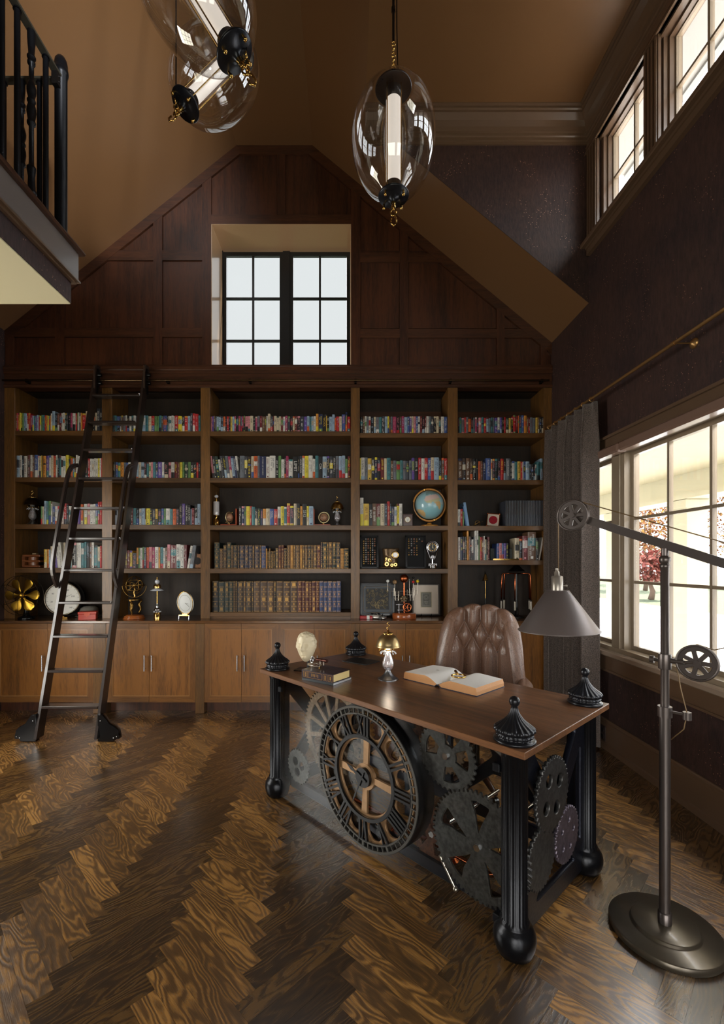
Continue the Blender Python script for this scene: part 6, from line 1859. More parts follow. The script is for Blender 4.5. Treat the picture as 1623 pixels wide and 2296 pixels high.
c0, c1 = 3.475, 4.235
for k in range(7):
    y = 3.50+0.722*k/6
    m = MB(); m.torus((0, y, -0.006+2.677), 0.018, 0.0032, 'Y', 18, 6); m.build('ring', mat('antique_brass_rod'), cn)
def tweed():
    m = bpy.data.materials.new('grey_brown_tweed'); m.use_nodes = True
    nt = m.node_tree; N = nt.nodes; L = nt.links; b = N['Principled BSDF']
    tc = N.new('ShaderNodeTexCoord'); n = N.new('ShaderNodeTexNoise'); n.inputs['Scale'].default_value = 260; n.inputs['Detail'].default_value = 3; L.new(tc.outputs['Object'], n.inputs['Vector'])
    cr = N.new('ShaderNodeValToRGB'); cr.color_ramp.elements[0].position = 0.34; cr.color_ramp.elements[0].color = srgb(34, 30, 29); cr.color_ramp.elements[1].position = 0.66; cr.color_ramp.elements[1].color = srgb(116, 102, 94)
    L.new(n.outputs['Fac'], cr.inputs[0]); L.new(cr.outputs[0], b.inputs['Base Color']); b.inputs['Roughness'].default_value = 0.9; b.inputs['Sheen Weight'].default_value = 0.3
    bp = N.new('ShaderNodeBump'); bp.inputs['Strength'].default_value = 0.3; bp.inputs['Distance'].default_value = 0.002; L.new(n.outputs['Fac'], bp.inputs['Height']); L.new(bp.outputs[0], b.inputs['Normal'])
    return m
NY, NZ = 220, 44
vs = []; fs = []
for j in range(NZ+1):
    z = 0.02+(2.652-0.02)*j/NZ; tz = j/NZ
    for i in range(NY+1):
        s_ = i/NY
        ph = s_*5.5*2*PI+0.7
        amp = 0.052 if tz < 0.9 else 0.052-0.026*(tz-0.9)/0.1
        wob = 0.25*math.sin(3.1*s_*6.28+2.0*tz)
        x = amp*math.copysign(abs(math.sin(ph+wob))**0.8, math.sin(ph+wob))+0.006*math.sin(2*ph+1.1+1.5*tz)*(1-tz*0.4)
        if tz > 0.93: x += 0.010*math.cos(4*ph)*(tz-0.93)/0.07
        y = c0+(c1-c0)*s_+0.014*math.sin(ph*2+0.6)+(1-tz)*0.03*(s_-0.5)
        vs.append((x, y, z))
W_ = NY+1
for j in range(NZ):
    for i in range(NY): fs.append((j*W_+i, j*W_+i+1, (j+1)*W_+i+1, (j+1)*W_+i))
m = MB(); m.add(vs, fs, smooth=True); o = m.build('fabric', tweed(), cn, fixn=False)
so = o.modifiers.new('thickness', 'SOLIDIFY'); so.thickness = 0.004
# ================================================================ THINGS ON THE SHELVES
def sx_(px, Y=4.55): return (px-778)*Y/F
def shz(row, bay): return bookz(row, bay) if row < 5 else 0.875
def put(name, label, cat, px, row, bay, Y=4.56, rz=0.0, group=None, z=None):
    return thing(name, label, cat, (sx_(px, Y), Y, (shz(row, bay) if z is None else z)+0.0005), math.radians(rz), group)
M_dkb = mat('dark_bronze', (44, 36, 30), 0.3, 0.85)
# third shelf, left: dark dome lamp
w = (sx_(73, 4.6), 4.6, shz(3, 0)+0.0005)
dome_lamp('table_lamp', 'unlit dark dome table lamp at the left end of the third shelf', w, 0.4, 1.08, mat('dark_bronze_shade', (58, 44, 30), 0.3, 0.9), True)
w = (sx_(756, 4.56), 4.56, shz(3, 2)+0.0005)
dome_lamp('table_lamp', 'unlit aged brass dome lamp beside the right globe bookend, middle bay', w, 0.1, 0.92, M_abrass, True)
# frame leaning behind ladder + orange book
o = put('picture_frame', 'small pale framed print half hidden behind the ladder, third shelf', 'picture', 257, 3, 1, 4.52, 8)
m = MB(); m.bbox(-0.028, 0.028, 0, 0.012, 0, 0.185, 0.002); m.build('frame', mat('grey_frame', (170, 176, 186), 0.4), o)
m = MB(); m.box(-0.020, 0.020, -0.001, 0.0, 0.10, 0.165); m.build('print', mat('frame_dark_print', (28, 28, 34), 0.4), o)
# wooden pulley block
o = put('pulley_block', 'antique wooden double pulley block with wire loop, left end of fourth shelf', 'pulley block', 76, 4, 0, 4.55, 0)
M_pb = wood('pulley_block_wood', (84, 44, 22), (140, 82, 44), 'X', 0.35, 0.3)
for z in (0.004, 0.055, 0.108): MB().bbox(-0.085, 0.09, -0.05, 0.05, z, z+0.022, 0.006).build('cheek', M_pb, o)
for z in (0.026, 0.077):
    m = MB(); m.cyl((0.0, 0, z), (0.0, 0, z+0.029), 0.047, n=24); m.build('sheave', M_pb, o)
m = MB(); m.box(-0.087, -0.06, -0.045, 0.045, 0.02, 0.11); m.build('end_block', M_pb, o)
m = MB(); m.tube([(-0.085, 0, 0.11), (-0.13, 0, 0.105), (-0.155, 0, 0.085), (-0.165, 0, 0.065), (-0.155, 0, 0.045), (-0.13, 0, 0.025), (-0.085, 0, 0.02)], 0.005, 8); m.build('wire_loop', M_dkb, o)
m = MB(); m.bbox(-0.005, 0.035, -0.02, 0.02, 0.131, 0.146, 0.003); m.build('cap', mat('pale_wood_cap', (150, 130, 100), 0.5), o)
# carved wooden clock
o = put('wooden_clock', 'small clock in a scalloped pale wood case, right end of fourth shelf, second bay', 'clock', 444, 4, 1, 4.56, 0)
pts = []
for k in range(60):
    a = 2*PI*k/60; e = 4.0; c_, s_ = math.cos(a), math.sin(a)
    r = 0.075/((abs(c_)**e+abs(s_)**e)**(1/e))*(1+0.05*math.cos(12*a)); pts.append((r*c_*0.62, r*s_*0.90))
me = plate_mesh('case', [pts], 0.05, 0.003, mat('pale_carved_wood', (196, 142, 104), 0.5)); link('case', me, o, None, T(0, 0, 0.072) @ R('X', 90))
m = MB(); m.cyl((0.004, -0.027, 0.072), (0.004, -0.032, 0.072), 0.036, n=28); m.build('dial', mat('dark_dial', (60, 54, 52), 0.3), o)
# brass fan
o = put('desk_fan', 'antique fan with six brass blades in a thin wire cage, bottom left shelf', 'fan', 54, 5, 0, 4.395)
zc = (1391-1336)*4.395/F; Rb = 0.185
m = MB(); m.lathe([(0.070, 0), (0.072, 0.008), (0.07, 0.02), (0.03, 0.035), (0.018, 0.08), (0.016, zc-0.05)], 28, T(0, 0.03, 0)); m.build('stand', M_blackgloss, o)
m = MB(); m.cyl((0, -0.02, zc), (0, 0.045, zc), 0.035, 0.042, n=24); m.build('motor', M_blackgloss, o)
for k in range(6):
    a = PI*2*k/6+0.02
    # paddle blade, twisted
    V = []; F_ = []
    n, w_ = 12, 6
    for i in range(n+1):
        t = i/n; r = 0.03+0.135*t; ww = 0.010+0.036*math.sin(min(1.0, t/0.72)*PI/2)**2.2 if t < 0.72 else 0.046*math.sqrt(max(0, 1-((t-0.72)/0.285)**2))
        for j in range(w_+1):
            s_ = -1+2*j/w_
            x = r; y2 = ww*s_; tw = 0.38-0.15*t
            V.append((x+0.0, y2*math.sin(tw)*0.8-0.03+0.006*s_*s_, y2*math.cos(tw)))
    for i in range(n):
        for j in range(w_): F_.append((i*(w_+1)+j, (i+1)*(w_+1)+j, (i+1)*(w_+1)+j+1, i*(w_+1)+j+1))
    m = MB(); m.add(V, F_, smooth=True, M=T(0, 0, zc) @ Matrix.Rotation(-a, 4, 'Y')); m.build('blade', mat('fan_brass', (224, 176, 66), 0.3, 1.0), o)
m = MB(); m.sphere((0, -0.035, zc), 0.026, 18, 12); m.build('hub', mat('fan_brass'), o)
m = MB()
for (y, r) in ((-0.07, Rb), (0.0, Rb+0.004), (-0.085, 0.045)): m.torus((0, y, zc), r, 0.0022, 'Y', 48, 5)
for k in range(6):
    a = 2*PI*k/6+0.5; m.tube([(0.045*math.cos(a), -0.085, zc+0.045*math.sin(a)), (Rb*0.7*math.cos(a), -0.085, zc+Rb*0.7*math.sin(a)), (Rb*math.cos(a), -0.07, zc+Rb*math.sin(a)), (Rb*math.cos(a), 0.0, zc+Rb*math.sin(a)), (0.05*math.cos(a), 0.04, zc+0.05*math.sin(a))], 0.0018, 5)
m.build('wire_cage', M_dkb, o)
# big gauge
o = put('pressure_gauge', 'large round white dial gauge in a black case behind the ladder, bottom shelf', 'gauge', 141, 5, 0, 4.50, 14)
zc = (1388-1347)*4.5/F+0.012; r = 0.152
m = MB(M=T(0, 0, zc) @ R('X', -90)); m.lathe([(0.0001, -0.10), (r*1.10, -0.10), (r*1.12, -0.09), (r*1.12, 0.0), (r*1.06, 0.012), (r*1.0, 0.012), (r*0.985, 0.0)], 56, T(0, 0, 0) @ R('X', 180) @ T(0, 0, 0.0), cap=False); 
m.M = Matrix(); o2 = m.build('case', M_blackgloss, o)
m = MB(); m.torus((0, -0.012, zc), r*1.03, 0.007, 'Y', 56, 8); m.build('bezel', mat('dark_bezel', (120, 110, 96), 0.25, 0.9), o)
m = MB(); m.cyl((0, 0.002, zc), (0, -0.003, zc), r, n=56); m.build('dial', mat('white_dial', (218, 216, 208), 0.4), o)
for (t_, a, rr) in (('20', 196, .66), ('40', 150, .66), ('60', 110, .66), ('80', 62, .62), ('100', 14, .60), ('120', -30, .62), ('140', -52, .74), ('PRESSURE', 90, .18)):
    me = text_mesh(t_, 0.022 if t_ != 'PRESSURE' else 0.014, 0.0004, BM['k'], 'numeral')
    link('numeral', me, o, None, T(rr*r*math.cos(math.radians(a))+0.01*(t_ == 'PRESSURE'), -0.004, zc+rr*r*math.sin(math.radians(a))) @ R('X', 90))
m = MB(); 
for k in range(17):
    a = math.radians(225-270*k/16); m.cyl((r*.86*math.cos(a), -0.0035, zc+r*.86*math.sin(a)), (r*.95*math.cos(a), -0.0035, zc+r*.95*math.sin(a)), 0.0012, n=4)
stuff(m.build('scale_marks', BM['k'], o))
a = math.radians(28); m = MB(); m.cyl((-0.02*math.cos(a), -0.006, zc-0.02*math.sin(a)), (r*.62*math.cos(a), -0.006, zc+r*.62*math.sin(a)), 0.002, 0.0008, n=6); m.sphere((0, -0.006, zc), 0.008, 10, 6); m.build('needle', BM['k'], o)
m = MB(); m.bbox(-0.05, 0.05, -0.03, 0.06, 0, 0.012, 0.002); m.cyl((0, 0.02, 0.01), (0, 0.02, 0.04), 0.015); m.build('foot', M_abrass, o)
# red box, hat, dark ball
o = put('red_box', 'small red leather box with a scalloped flap under the ladder rung', 'box', 197, 5, 0, 4.40, 20)
m = MB(); m.bbox(-0.075, 0.075, -0.04, 0.06, 0, 0.055, 0.003); m.build('body', mat('red_leather', (176, 48, 28), 0.35, coat=0.2), o)
m = MB(); m.bbox(-0.079, 0.079, -0.044, 0.064, 0.055, 0.078, 0.003); m.build('lid', mat('red_leather'), o)
m = MB(); m.prism([(-0.03, 0.075), (0.03, 0.075), (0.022, 0.045), (0.008, 0.035), (0, 0.024), (-0.008, 0.035), (-0.022, 0.045)], 'Y', -0.046, -0.0441); m.build('flap', mat('red_leather_flap', (196, 80, 50), 0.4), o)
o = put('bowler_hat', 'grey felt hat with a pale band lying behind the red box', 'hat', 200, 5, 0, 4.62)
m = MB(); m.lathe([(0.10, 0.0), (0.125, 0.012), (0.122, 0.016), (0.09, 0.008), (0.088, 0.06), (0.08, 0.09), (0.05, 0.108), (0.0001, 0.11)], 36, cap=False); m.build('crown', mat('grey_felt', (110, 106, 98), 0.9), o)
m = MB(); m.lathe([(0.0895, 0.012), (0.0895, 0.04)], 36, cap=False); m.build('band', mat('pale_ribbon', (150, 146, 136), 0.7), o)
# armillary sphere
o = put('armillary_sphere', 'brass armillary sphere held up by seahorse figures on a turned wood base', 'sculpture', 301, 5, 1, 4.48)
m = MB(); m.lathe([(0.098, 0), (0.102, 0.006), (0.098, 0.013), (0.09, 0.016), (0.092, 0.024), (0.082, 0.032), (0.07, 0.038), (0.0001, 0.04)], 40); m.build('base', wood('turned_base_wood', (130, 62, 24), (190, 108, 52), 'X', 0.22, 0.5), o)
for k in range(3):
    a = 2*PI*k/3+PI/2+PI; cx_, cy__ = 0.058*math.cos(a), 0.058*math.sin(a)
    m = MB(); 
    P0 = [(0.9, 0.040), (0.75, 0.06), (1.02, 0.085), (1.0, 0.105), (0.72, 0.13), (0.85, 0.155), (1.08, 0.165), (1.0, 0.182)]
    m.tube([(cx_*s_, cy__*s_, z) for s_, z in P0], 0.01, 8, radii=[0.005, 0.007, 0.009, 0.013, 0.015, 0.011, 0.009, 0.004]); m.sphere((cx_*1.1, cy__*1.1, 0.168), 0.010, 10, 8, (1.2, 1.2, .8)); m.build('seahorse', M_abrass, o)
m = MB(); m.cyl((0, 0, 0.182), (0, 0, 0.188), 0.07, n=32); m.build('plate', M_abrass, o)
m = MB(); m.tube([(0, 0, 0.188), (0.006, 0, 0.22), (-0.004, 0, 0.25), (0.006, 0, 0.28), (0, 0, 0.31)], 0.008, 10, radii=[0.012, 0.008, 0.010, 0.008, 0.012]); m.build('stem', M_brass, o)
zc = 0.325
for (ax, Rr, th, rot) in (('Y', 0.118, 0.0025, (0, 0, 0)), ('Z', 0.098, 0.004, (0, 0, 0)), ('Y', 0.088, 0.004, (0, 0, 60)), ('Y', 0.088, 0.004, (0, 0, -40)), ('Z', 0.084, 0.004, (35, 10, 0)), ('Z', 0.06, 0.003, (-30, 20, 0))):
    m = MB(M=T(0, 0, zc) @ R('X', rot[0]) @ R('Y', rot[1]) @ R('Z', rot[2]))
    m.torus((0, 0, 0), Rr, th, ax, 44, 6, *((PI*1.02, PI*1.98) if Rr > 0.11 else (0, 2*PI))); m.build('ring', M_abrass, o)
m = MB(); m.sphere((0, 0, zc), 0.016, 14, 10); m.cyl((-0.06, 0, zc-0.05), (0.06, 0, zc+0.05), 0.002, n=6); m.build('axis_ball', M_brass, o)
# tall brass and crystal candlestick lamp
o = put('candlestick', 'slender brass and crystal column lamp on a double brass cylinder base', 'lamp', 352.5, 5, 1, 4.42)
m = MB(); m.lathe([(0.031, 0), (0.031, 0.066), (0.028, 0.068), (0.0001, 0.069)], 28); m.build('base', M_gold, o)
m = MB(); m.lathe([(0.012, 0.069), (0.02, 0.074), (0.031, 0.088), (0.030, 0.097), (0.016, 0.108), (0.010, 0.112), (0.016, 0.122), (0.015, 0.13), (0.007, 0.138), (0.006, 0.15)], 24); m.build('knop', M_chrome, o)
m = MB()
for k in range(10): a = 2*PI*k/10; m.sphere((0.031*math.cos(a), 0.031*math.sin(a), 0.073), 0.006, 8, 6)
stuff(m.build('crystal_beads', mat('crystal_bead'), o))
m = MB(); m.cyl((0, 0, 0.14), (0, 0, 0.285), 0.0058, n=12); m.build('column', M_gold, o)
m = MB(); m.lathe([(0.010, 0.296), (0.04, 0.286), (0.060, 0.276), (0.062, 0.279), (0.04, 0.291), (0.012, 0.302)], 40, rfun=lambda r, z, a: r*(1+0.04*math.cos(10*a))); m.build('glass_collar', mat('crystal_bead'), o)
m = MB(); m.lathe([(0.034, 0.300), (0.035, 0.318), (0.03, 0.332), (0.02, 0.336), (0.006, 0.34)], 24); m.build('cap', M_gold, o)
m = MB(); m.sphere((0, 0, 0.362), 0.022, 16, 12); m.build('crystal_ball', mat('crystal_bead'), o)
m = MB(); m.lathe([(0.008, 0.382), (0.010, 0.388), (0.004, 0.393), (0.006, 0.400), (0.0001, 0.412)], 12); m.build('finial', M_gold, o)
# oval desk clock on an easel
o = put('oval_clock', 'oval gold rimmed clock with bright white face on a small easel', 'clock', 415, 5, 1, 4.44, -10)
m = MB(M=T(0, 0, 0.155) @ R('X', 6))
for (rr, th) in ((1.0, 0.006),):
    V = []; nn = 56
    m.torus((0, 0, 0), 0.1, 0.0045, 'Y', nn, 8, sc=(0.86, 1, 1.0), M=Matrix.Diagonal((0.92, 1, 1.10, 1)))
m.build('rim', M_gold, o)
me = plate_mesh('face', [circle(0, 0, 0.088, 48, 0.107)], 0.006, 0, mat('white_clock_face', (226, 228, 226), 0.25, coat=0.6)); link('face', me, o, None, T(0, 0.004, 0.155) @ R('X', 96))  # face in one even off-white colour
m = MB(M=T(0, 0, 0.155) @ R('X', 6)); 
for (a, l_) in ((-40, 0.055), (-15, 0.035)): m.cyl((0, -0.005, 0), (l_*math.cos(math.radians(a)), -0.005, l_*math.sin(math.radians(a))), 0.0018, n=5)
m.torus((0, -0.004, 0), 0.068, 0.0012, 'Y', 40, 4, M=Matrix.Diagonal((0.9, 1, 1.15, 1))); m.build('hands', mat('clock_grey_mark', (150, 148, 140), 0.4), o)
m = MB(); m.box(-0.025, 0.03, -0.01, 0.012, 0.038, 0.052); m.box(-0.055, 0.055, -0.02, -0.01, 0.032, 0.042); m.build('ledge', M_gold, o)
for x in (-0.055, 0.05):
    m = MB(); m.cyl((x, -0.018, 0.034), (x, -0.022, 0.0), 0.005, n=8); m.build('leg', M_chrome, o)
m = MB(); m.cyl((0, 0.02, 0.20), (0.0, 0.09, 0.0), 0.003, n=6); m.build('easel_strut', M_blackgloss, o)
# hurricane glass lamp, middle bay
o = put('cylinder_lamp', 'ribbed crystal cylinder lamp on a brass base at the middle bay left end', 'lamp', 485, 3, 2, 4.53)
m = MB(); m.lathe([(0.031, 0), (0.031, 0.062), (0.027, 0.064), (0.0001, 0.065)], 28); m.build('base', M_gold, o)
m = MB(); m.tube([(0, 0, 0.064), (-0.006, 0, 0.075), (0.006, 0, 0.088), (0, 0, 0.10)], 0.008, 8); m.lathe([(0.02, 0.098), (0.022, 0.103), (0.01, 0.106)], 20); m.build('neck', M_gold, o)
m = MB(); m.lathe([(0.026, 0.105), (0.027, 0.11), (0.027, 0.235), (0.024, 0.24), (0.0001, 0.241)], 48, rfun=lambda r, z, a: r*(1+0.06*math.cos(16*a))); m.build('crystal_cylinder', mat('ribbed_crystal', (200, 196, 198), 0.12, coat=1.0, spec=0.8), o)
m = MB(); m.lathe([(0.010, 0.241), (0.012, 0.248), (0.006, 0.256), (0.008, 0.268), (0.005, 0.275)], 14); m.build('cap', M_gold, o)
m = MB(); m.lathe([(0.006, 0.276), (0.020, 0.286), (0.021, 0.296), (0.008, 0.306), (0.0001, 0.308)], 20); m.build('crystal_ball', mat('crystal_bead'), o)
m = MB(); m.cyl((0, 0, 0.305), (0, 0, 0.335), 0.002, n=6); m.build('spike', M_brass, o)
# globe bookends
def bookend(label, px_up, px_out, side, gx_, seen):
    z = shz(3, 2)+0.0005; Y = 4.53
    o = thing('bookend', label, 'bookend', (sx_(px_up, Y), Y, z), 0, 'globe bookends')
    M_be = mat('mahogany_lacquer', (150, 62, 30), 0.3, coat=0.3)
    w_ = sx_(px_out, Y)-sx_(px_up, Y)
    m = MB(); m.bbox(min(0, w_), max(0, w_), -0.05, 0.05, 0, 0.012, 0.002); m.build('base', M_be, o)
    m = MB(); m.bbox(min(0, side*0.014), max(0, side*0.014), -0.05, 0.05, 0.012, 0.165, 0.002); m.build('upright', M_be, o)
    gx2 = sx_(gx_, Y)-sx_(px_up, Y); zc = 0.083
    M = T(gx2, 0, zc) @ R('Z', 62 if seen else 0) @ R('Y', 0)
    m = MB(M=M); m.sphere((0, 0, 0), 0.041, 24, 16); m.build('globe', mat('antique_globe_map', (150, 112, 86), 0.4, var=0.5, bscale=28), o)
    m = MB(M=M); m.torus((0, 0, 0), 0.051, 0.0055, 'Y', 40, 8, M=Matrix.Diagonal((1, 0.6, 1, 1))); m.build('meridian', mat('pale_brass_ring', (206, 192, 148), 0.3, 0.7), o)
    m = MB(); m.cyl((gx2, 0, 0.012), (gx2, 0, 0.032), 0.003, n=8)
    for a in (60, 235, 258): m.cyl((gx2+0.05*math.cos(math.radians(a)), 0, zc+0.05*math.sin(math.radians(a))), (gx2+0.062*math.cos(math.radians(a)), 0, zc+0.062*math.sin(math.radians(a))), 0.0025, n=6)
    m.build('pins', M_gold, o)
bookend('mahogany bookend with small tilted antique globe, left of the books', 533.5, 497, -1, 514, True)
bookend('mahogany bookend with small antique globe facing forward, right of the books', 702.5, 741, 1, 726, False)
# small mahogany clock, fourth bay
o = put('mantel_clock', 'small mahogany box clock with round white dial left of the world globe', 'clock', 914, 3, 3, 4.54, -6)
m = MB(); m.bbox(-0.046, 0.046, -0.03, 0.03, 0, 0.112, 0.002); m.bbox(-0.050, 0.050, -0.034, 0.034, 0.112, 0.120, 0.002); m.build('case', mat('dark_mahogany', (70, 34, 26), 0.3, coat=0.3), o)
m = MB(); m.cyl((-0.002, -0.030, 0.064), (-0.002, -0.034, 0.064), 0.026, n=28); m.build('dial', M_white, o)
m = MB(); m.box(-0.003, -0.001, -0.0352, -0.0342, 0.046, 0.064); m.box(-0.002, 0.006, -0.0352, -0.0342, 0.063, 0.065); m.build('hands', BM['k'], o)
m = MB(); m.torus((-0.002, -0.034, 0.064), 0.027, 0.002, 'Y', 30, 6); m.build('bezel', M_brass, o)
# world globe
def globe_mat():
    m = bpy.data.materials.new('world_map_globe'); m.use_nodes = True
    nt = m.node_tree; N = nt.nodes; L = nt.links; b = N['Principled BSDF']
    at = N.new('ShaderNodeAttribute'); at.attribute_name = 'map'; at.attribute_type = 'GEOMETRY'
    L.new(at.outputs['Color'], b.inputs['Base Color'])
    b.inputs['Roughness'].default_value = 0.25; b.inputs['Coat Weight'].default_value = 0.4
    return m
o = put('world_globe', 'large pale blue world globe in an amber ring stand, fourth bay third shelf', 'globe', 962.5, 3, 3, 4.58)
k_ = 4.58/F; zc = 0.0+(1177-1133)*k_+0.02; Rg = 32*k_
m = MB(); m.sphere((0, 0, 0), Rg, 96, 64); me = m.mesh('globe_ball')
me.materials.append(globe_mat())
col = me.attributes.new('map', 'FLOAT_COLOR', 'POINT')
def inside(p, poly):
    c = False; n = len(poly)
    for i in range(n):
        a, b = poly[i], poly[(i+1) % n]
        if (a[1] > p[1]) != (b[1] > p[1]) and p[0] < (b[0]-a[0])*(p[1]-a[1])/(b[1]-a[1])+a[0]: c = not c
    return c
# continents as they face the room (unit disc coordinates)
AF = [(-.42, .42), (-.30, .56), (.0, .60), (.25, .55), (.45, .58), (.62, .40), (.66, .15), (.56, .10), (.62, -.10), (.52, -.42), (.42, -.50), (.34, -.30), (.22, -.02), (.10, .08), (-.05, .02), (-.30, .08), (-.42, .22)]
SA = [(-.95, -.10), (-.80, -.18), (-.60, -.35), (-.55, -.55), (-.52, -.80), (-.75, -.60), (-.95, -.30)]
EU = [(-.25, .66), (-.10, .90), (.30, .95), (.55, .80), (.70, .62), (.45, .60), (.2, .60), (.0, .66)]
MA = [(.70, -.05), (.76, -.02), (.74, -.28), (.68, -.22)]
from mathutils import noise as mnoise
vals = []
for v in me.vertices:
    p = v.co/Rg; x, z = p.x, p.z
    # tip the axis a little to the right
    a = math.radians(-14); X = x*math.cos(a)-z*math.sin(a); Z = x*math.sin(a)+z*math.cos(a)
    n_ = mnoise.noise(p*7)*0.04
    q = (X+n_, Z-n_)
    c = srgb(150, 190, 200) if Z > -0.2 else srgb(134, 182, 190)
    if p.y < 0.2:
        if inside(q, AF): c = srgb(214, 186, 178) if Z > .25 else (srgb(196, 192, 156) if Z > .02 else srgb(206, 170, 116))
        elif inside(q, SA): c = srgb(204, 172, 120)
        elif inside(q, EU): c = srgb(130, 160, 160)
        elif inside(q, MA): c = srgb(200, 184, 140)
    vals += list(c)
col.data.foreach_set('color', vals)
link('globe_ball', me, o, (0, 0, zc))
m = MB(); m.torus((0, 0, zc), 35.5*k_, 0.0095, 'Y', 56, 8, M=Matrix.Diagonal((1, 1.0, 1, 1))); m.build('meridian_ring', mat('amber_wood_ring', (196, 134, 62), 0.3, coat=0.4), o)
m = MB(M=T(0, 0, zc) @ R('Z', 12) @ T(0, 0, -zc)); m.torus((0, 0.012, zc), 38*k_, 0.004, 'Y', 48, 6, PI*0.95, PI*2.0); m.build('cradle', M_dkb, o)
m = MB(); m.lathe([(0.087, 0), (0.09, 0.006), (0.086, 0.014), (0.03, 0.018), (0.022, 0.03), (0.020, 0.038)], 36); m.build('base', mat('amber_base', (208, 144, 60), 0.3, 0.5, coat=0.4), o)
m = MB(); 
for a in (108, 288): m.cyl((34*k_*math.cos(math.radians(a)), -0.005, zc+34*k_*math.sin(math.radians(a))), (37*k_*math.cos(math.radians(a)), -0.005, zc+37*k_*math.sin(math.radians(a))), 0.006, n=10)
m.build('pivots', M_gold, o)
# rightmost bay third shelf
o = thing('leaning_book', 'pale blue book leaning to the left, rightmost bay third shelf', 'book', (sx_(1052, 4.5), 4.49, shz(3, 4)+0.0005), 0)
m = MB(M=R('Y', -9)); m.bbox(-0.026, 0, 0.0, 0.15, 0, 0.238, 0.002); m.build('cover', mat('pale_blue_cover', (126, 164, 204), 0.4), o)
m = MB(M=R('Y', -9)); m.bbox(-0.036, -0.0265, 0.0, 0.15, 0.0, 0.20, 0.002); m.build('slipcase', mat('mid_blue_cover', (84, 122, 172), 0.4), o)
o = put('compass', 'dark folded brass sundial compass lying left of the red round picture', 'compass', 1071, 3, 4, 4.55)
m = MB(); m.bbox(-0.055, 0.05, -0.03, 0.03, 0, 0.010, 0.002); m.build('base', M_dkb, o)
m = MB(); m.tube([(-0.03, 0, 0.01), (0.015, 0, 0.05), (0.03, 0, 0.01)], 0.003, 6); m.tube([(-0.045, 0, 0.01), (0.0, 0.01, 0.035), (0.05, 0, 0.05)], 0.003, 6); m.torus((0.0, 0.01, 0.035), 0.024, 0.003, 'Y', 24, 6); m.build('gnomon', M_abrass, o)
o = put('framed_medallion', 'small tilted copper frame with a red round picture, rightmost bay third shelf', 'picture', 1104, 3, 4, 4.56, -14)
Mt = T(0, 0, 0.001) @ R('X', -10) @ R('Y', 6)
m = MB(M=Mt)
h_, w_ = 0.135, 0.062
for (a, b, c, d) in ((-w_, w_, 0, 0.008), (-w_, w_, h_-0.008, h_), (-w_, -w_+0.008, 0, h_), (w_-0.008, w_, 0, h_)): m.box(a, b, -0.006, 0.006, c, d)
for (a, c) in ((-w_+.004, .004), (w_-.004, .004), (-w_+.004, h_-.004), (w_-.004, h_-.004)): m.sphere((a, -0.004, c), 0.008, 10, 6)
m.build('frame', M_copper, o)
m = MB(M=Mt); m.box(-w_+.006, w_-.006, 0, 0.004, 0.006, h_-0.006); m.build('mat_board', mat('cream_mat', (200, 186, 170), 0.6), o)
m = MB(M=Mt); m.cyl((0, 0.0, h_/2), (0, -0.003, h_/2), 0.041, n=32); m.build('medallion', mat('crimson_medallion', (150, 24, 40), 0.3, coat=0.4, var=0.3, bscale=60), o)
# fourth shelf right: brass trough
o = put('book_trough', 'low brass book trough with grey stone ends holding five small books', 'bookend', 1127, 4, 4, 4.55)
m = MB(); m.box(-0.125, 0.125, -0.055, -0.05, 0, 0.016); m.box(-0.125, 0.125, 0.1, 0.105, 0, 0.016); m.build('rails', M_brass, o) if False else None
for y in (-0.092, 0.1): m = MB(); m.box(-0.125, 0.125, y, y+0.005, 0, 0.014); m.build('rail', M_brass, o)
for x in (-0.095, 0.095):
    m = MB(); m.bbox(x-0.028, x+0.028, 0.0, 0.09, 0.001, 0.118, 0.004); m.build('stone_end', mat('grey_stone_block', (66, 70, 68), 0.6, var=0.3, bscale=40), o)
o = thing('leaning_book', 'pale grey hardback leaning on the right upright, rightmost bay fourth shelf', 'book', (sx_(1208, 4.48), 4.48, shz(4, 4)+0.0005), 0)
m = MB(M=R('Y', 11)); m.bbox(-0.006, 0.008, 0, 0.22, 0, 0.285, 0.001); m.build('cover', mat('pale_hardback', (206, 200, 190), 0.5), o)
# fourth bay fourth shelf
def button_frame(label, px, w_px, cols, rows, skip, Y=4.60):
    o = put('display_frame', label, 'display frame', px, 4, 3, Y, 0, 'black frames of small gears')
    w_ = w_px*Y/F/2; h_ = 0.335
    Mt = R('X', -5)
    m = MB(M=Mt)
    for (a, b, c, d) in ((-w_, w_, 0, 0.018), (-w_, w_, h_-0.018, h_), (-w_, -w_+0.018, 0, h_), (w_-0.018, w_, 0, h_)): m.box(a, b, -0.012, 0.012, c, d)
    m.build('frame', M_blackgloss, o)
    m = MB(M=Mt); m.box(-w_+.016, w_-.016, 0, 0.006, 0.016, h_-0.016); m.build('backing', mat('black_velvet', (10, 10, 13), 0.8), o)
    m = MB(M=Mt)
    mats_ = [M_abrass, mat('dull_copper', (150, 100, 76), 0.4, 0.8), mat('dull_silver', (150, 150, 150), 0.4, 0.8)]
    for i in range(cols):
        for j in range(rows):
            if skip(i, j): continue
            x = -w_+0.036+(2*w_-0.072)*i/(cols-1); z = h_-0.036-(h_-0.085)*j/11.0
            m.mat(mats_[(i*5+j*3) % 3]); r = 0.0048+0.0012*((i*7+j*5) % 3)
            m.cyl((x, -0.0005, z), (x, -0.004, z), r, n=10); m.mat(M_blackgloss); m.cyl((x, -0.004, z), (x, -0.0045, z), r*0.4, n=6)
    stuff(m.build('small_gears', None, o))
button_frame('black frame filled with rows of small brass gears, left end, fourth bay', 828, 41, 6, 12, lambda i, j: (i+j*3) % 17 == 0)
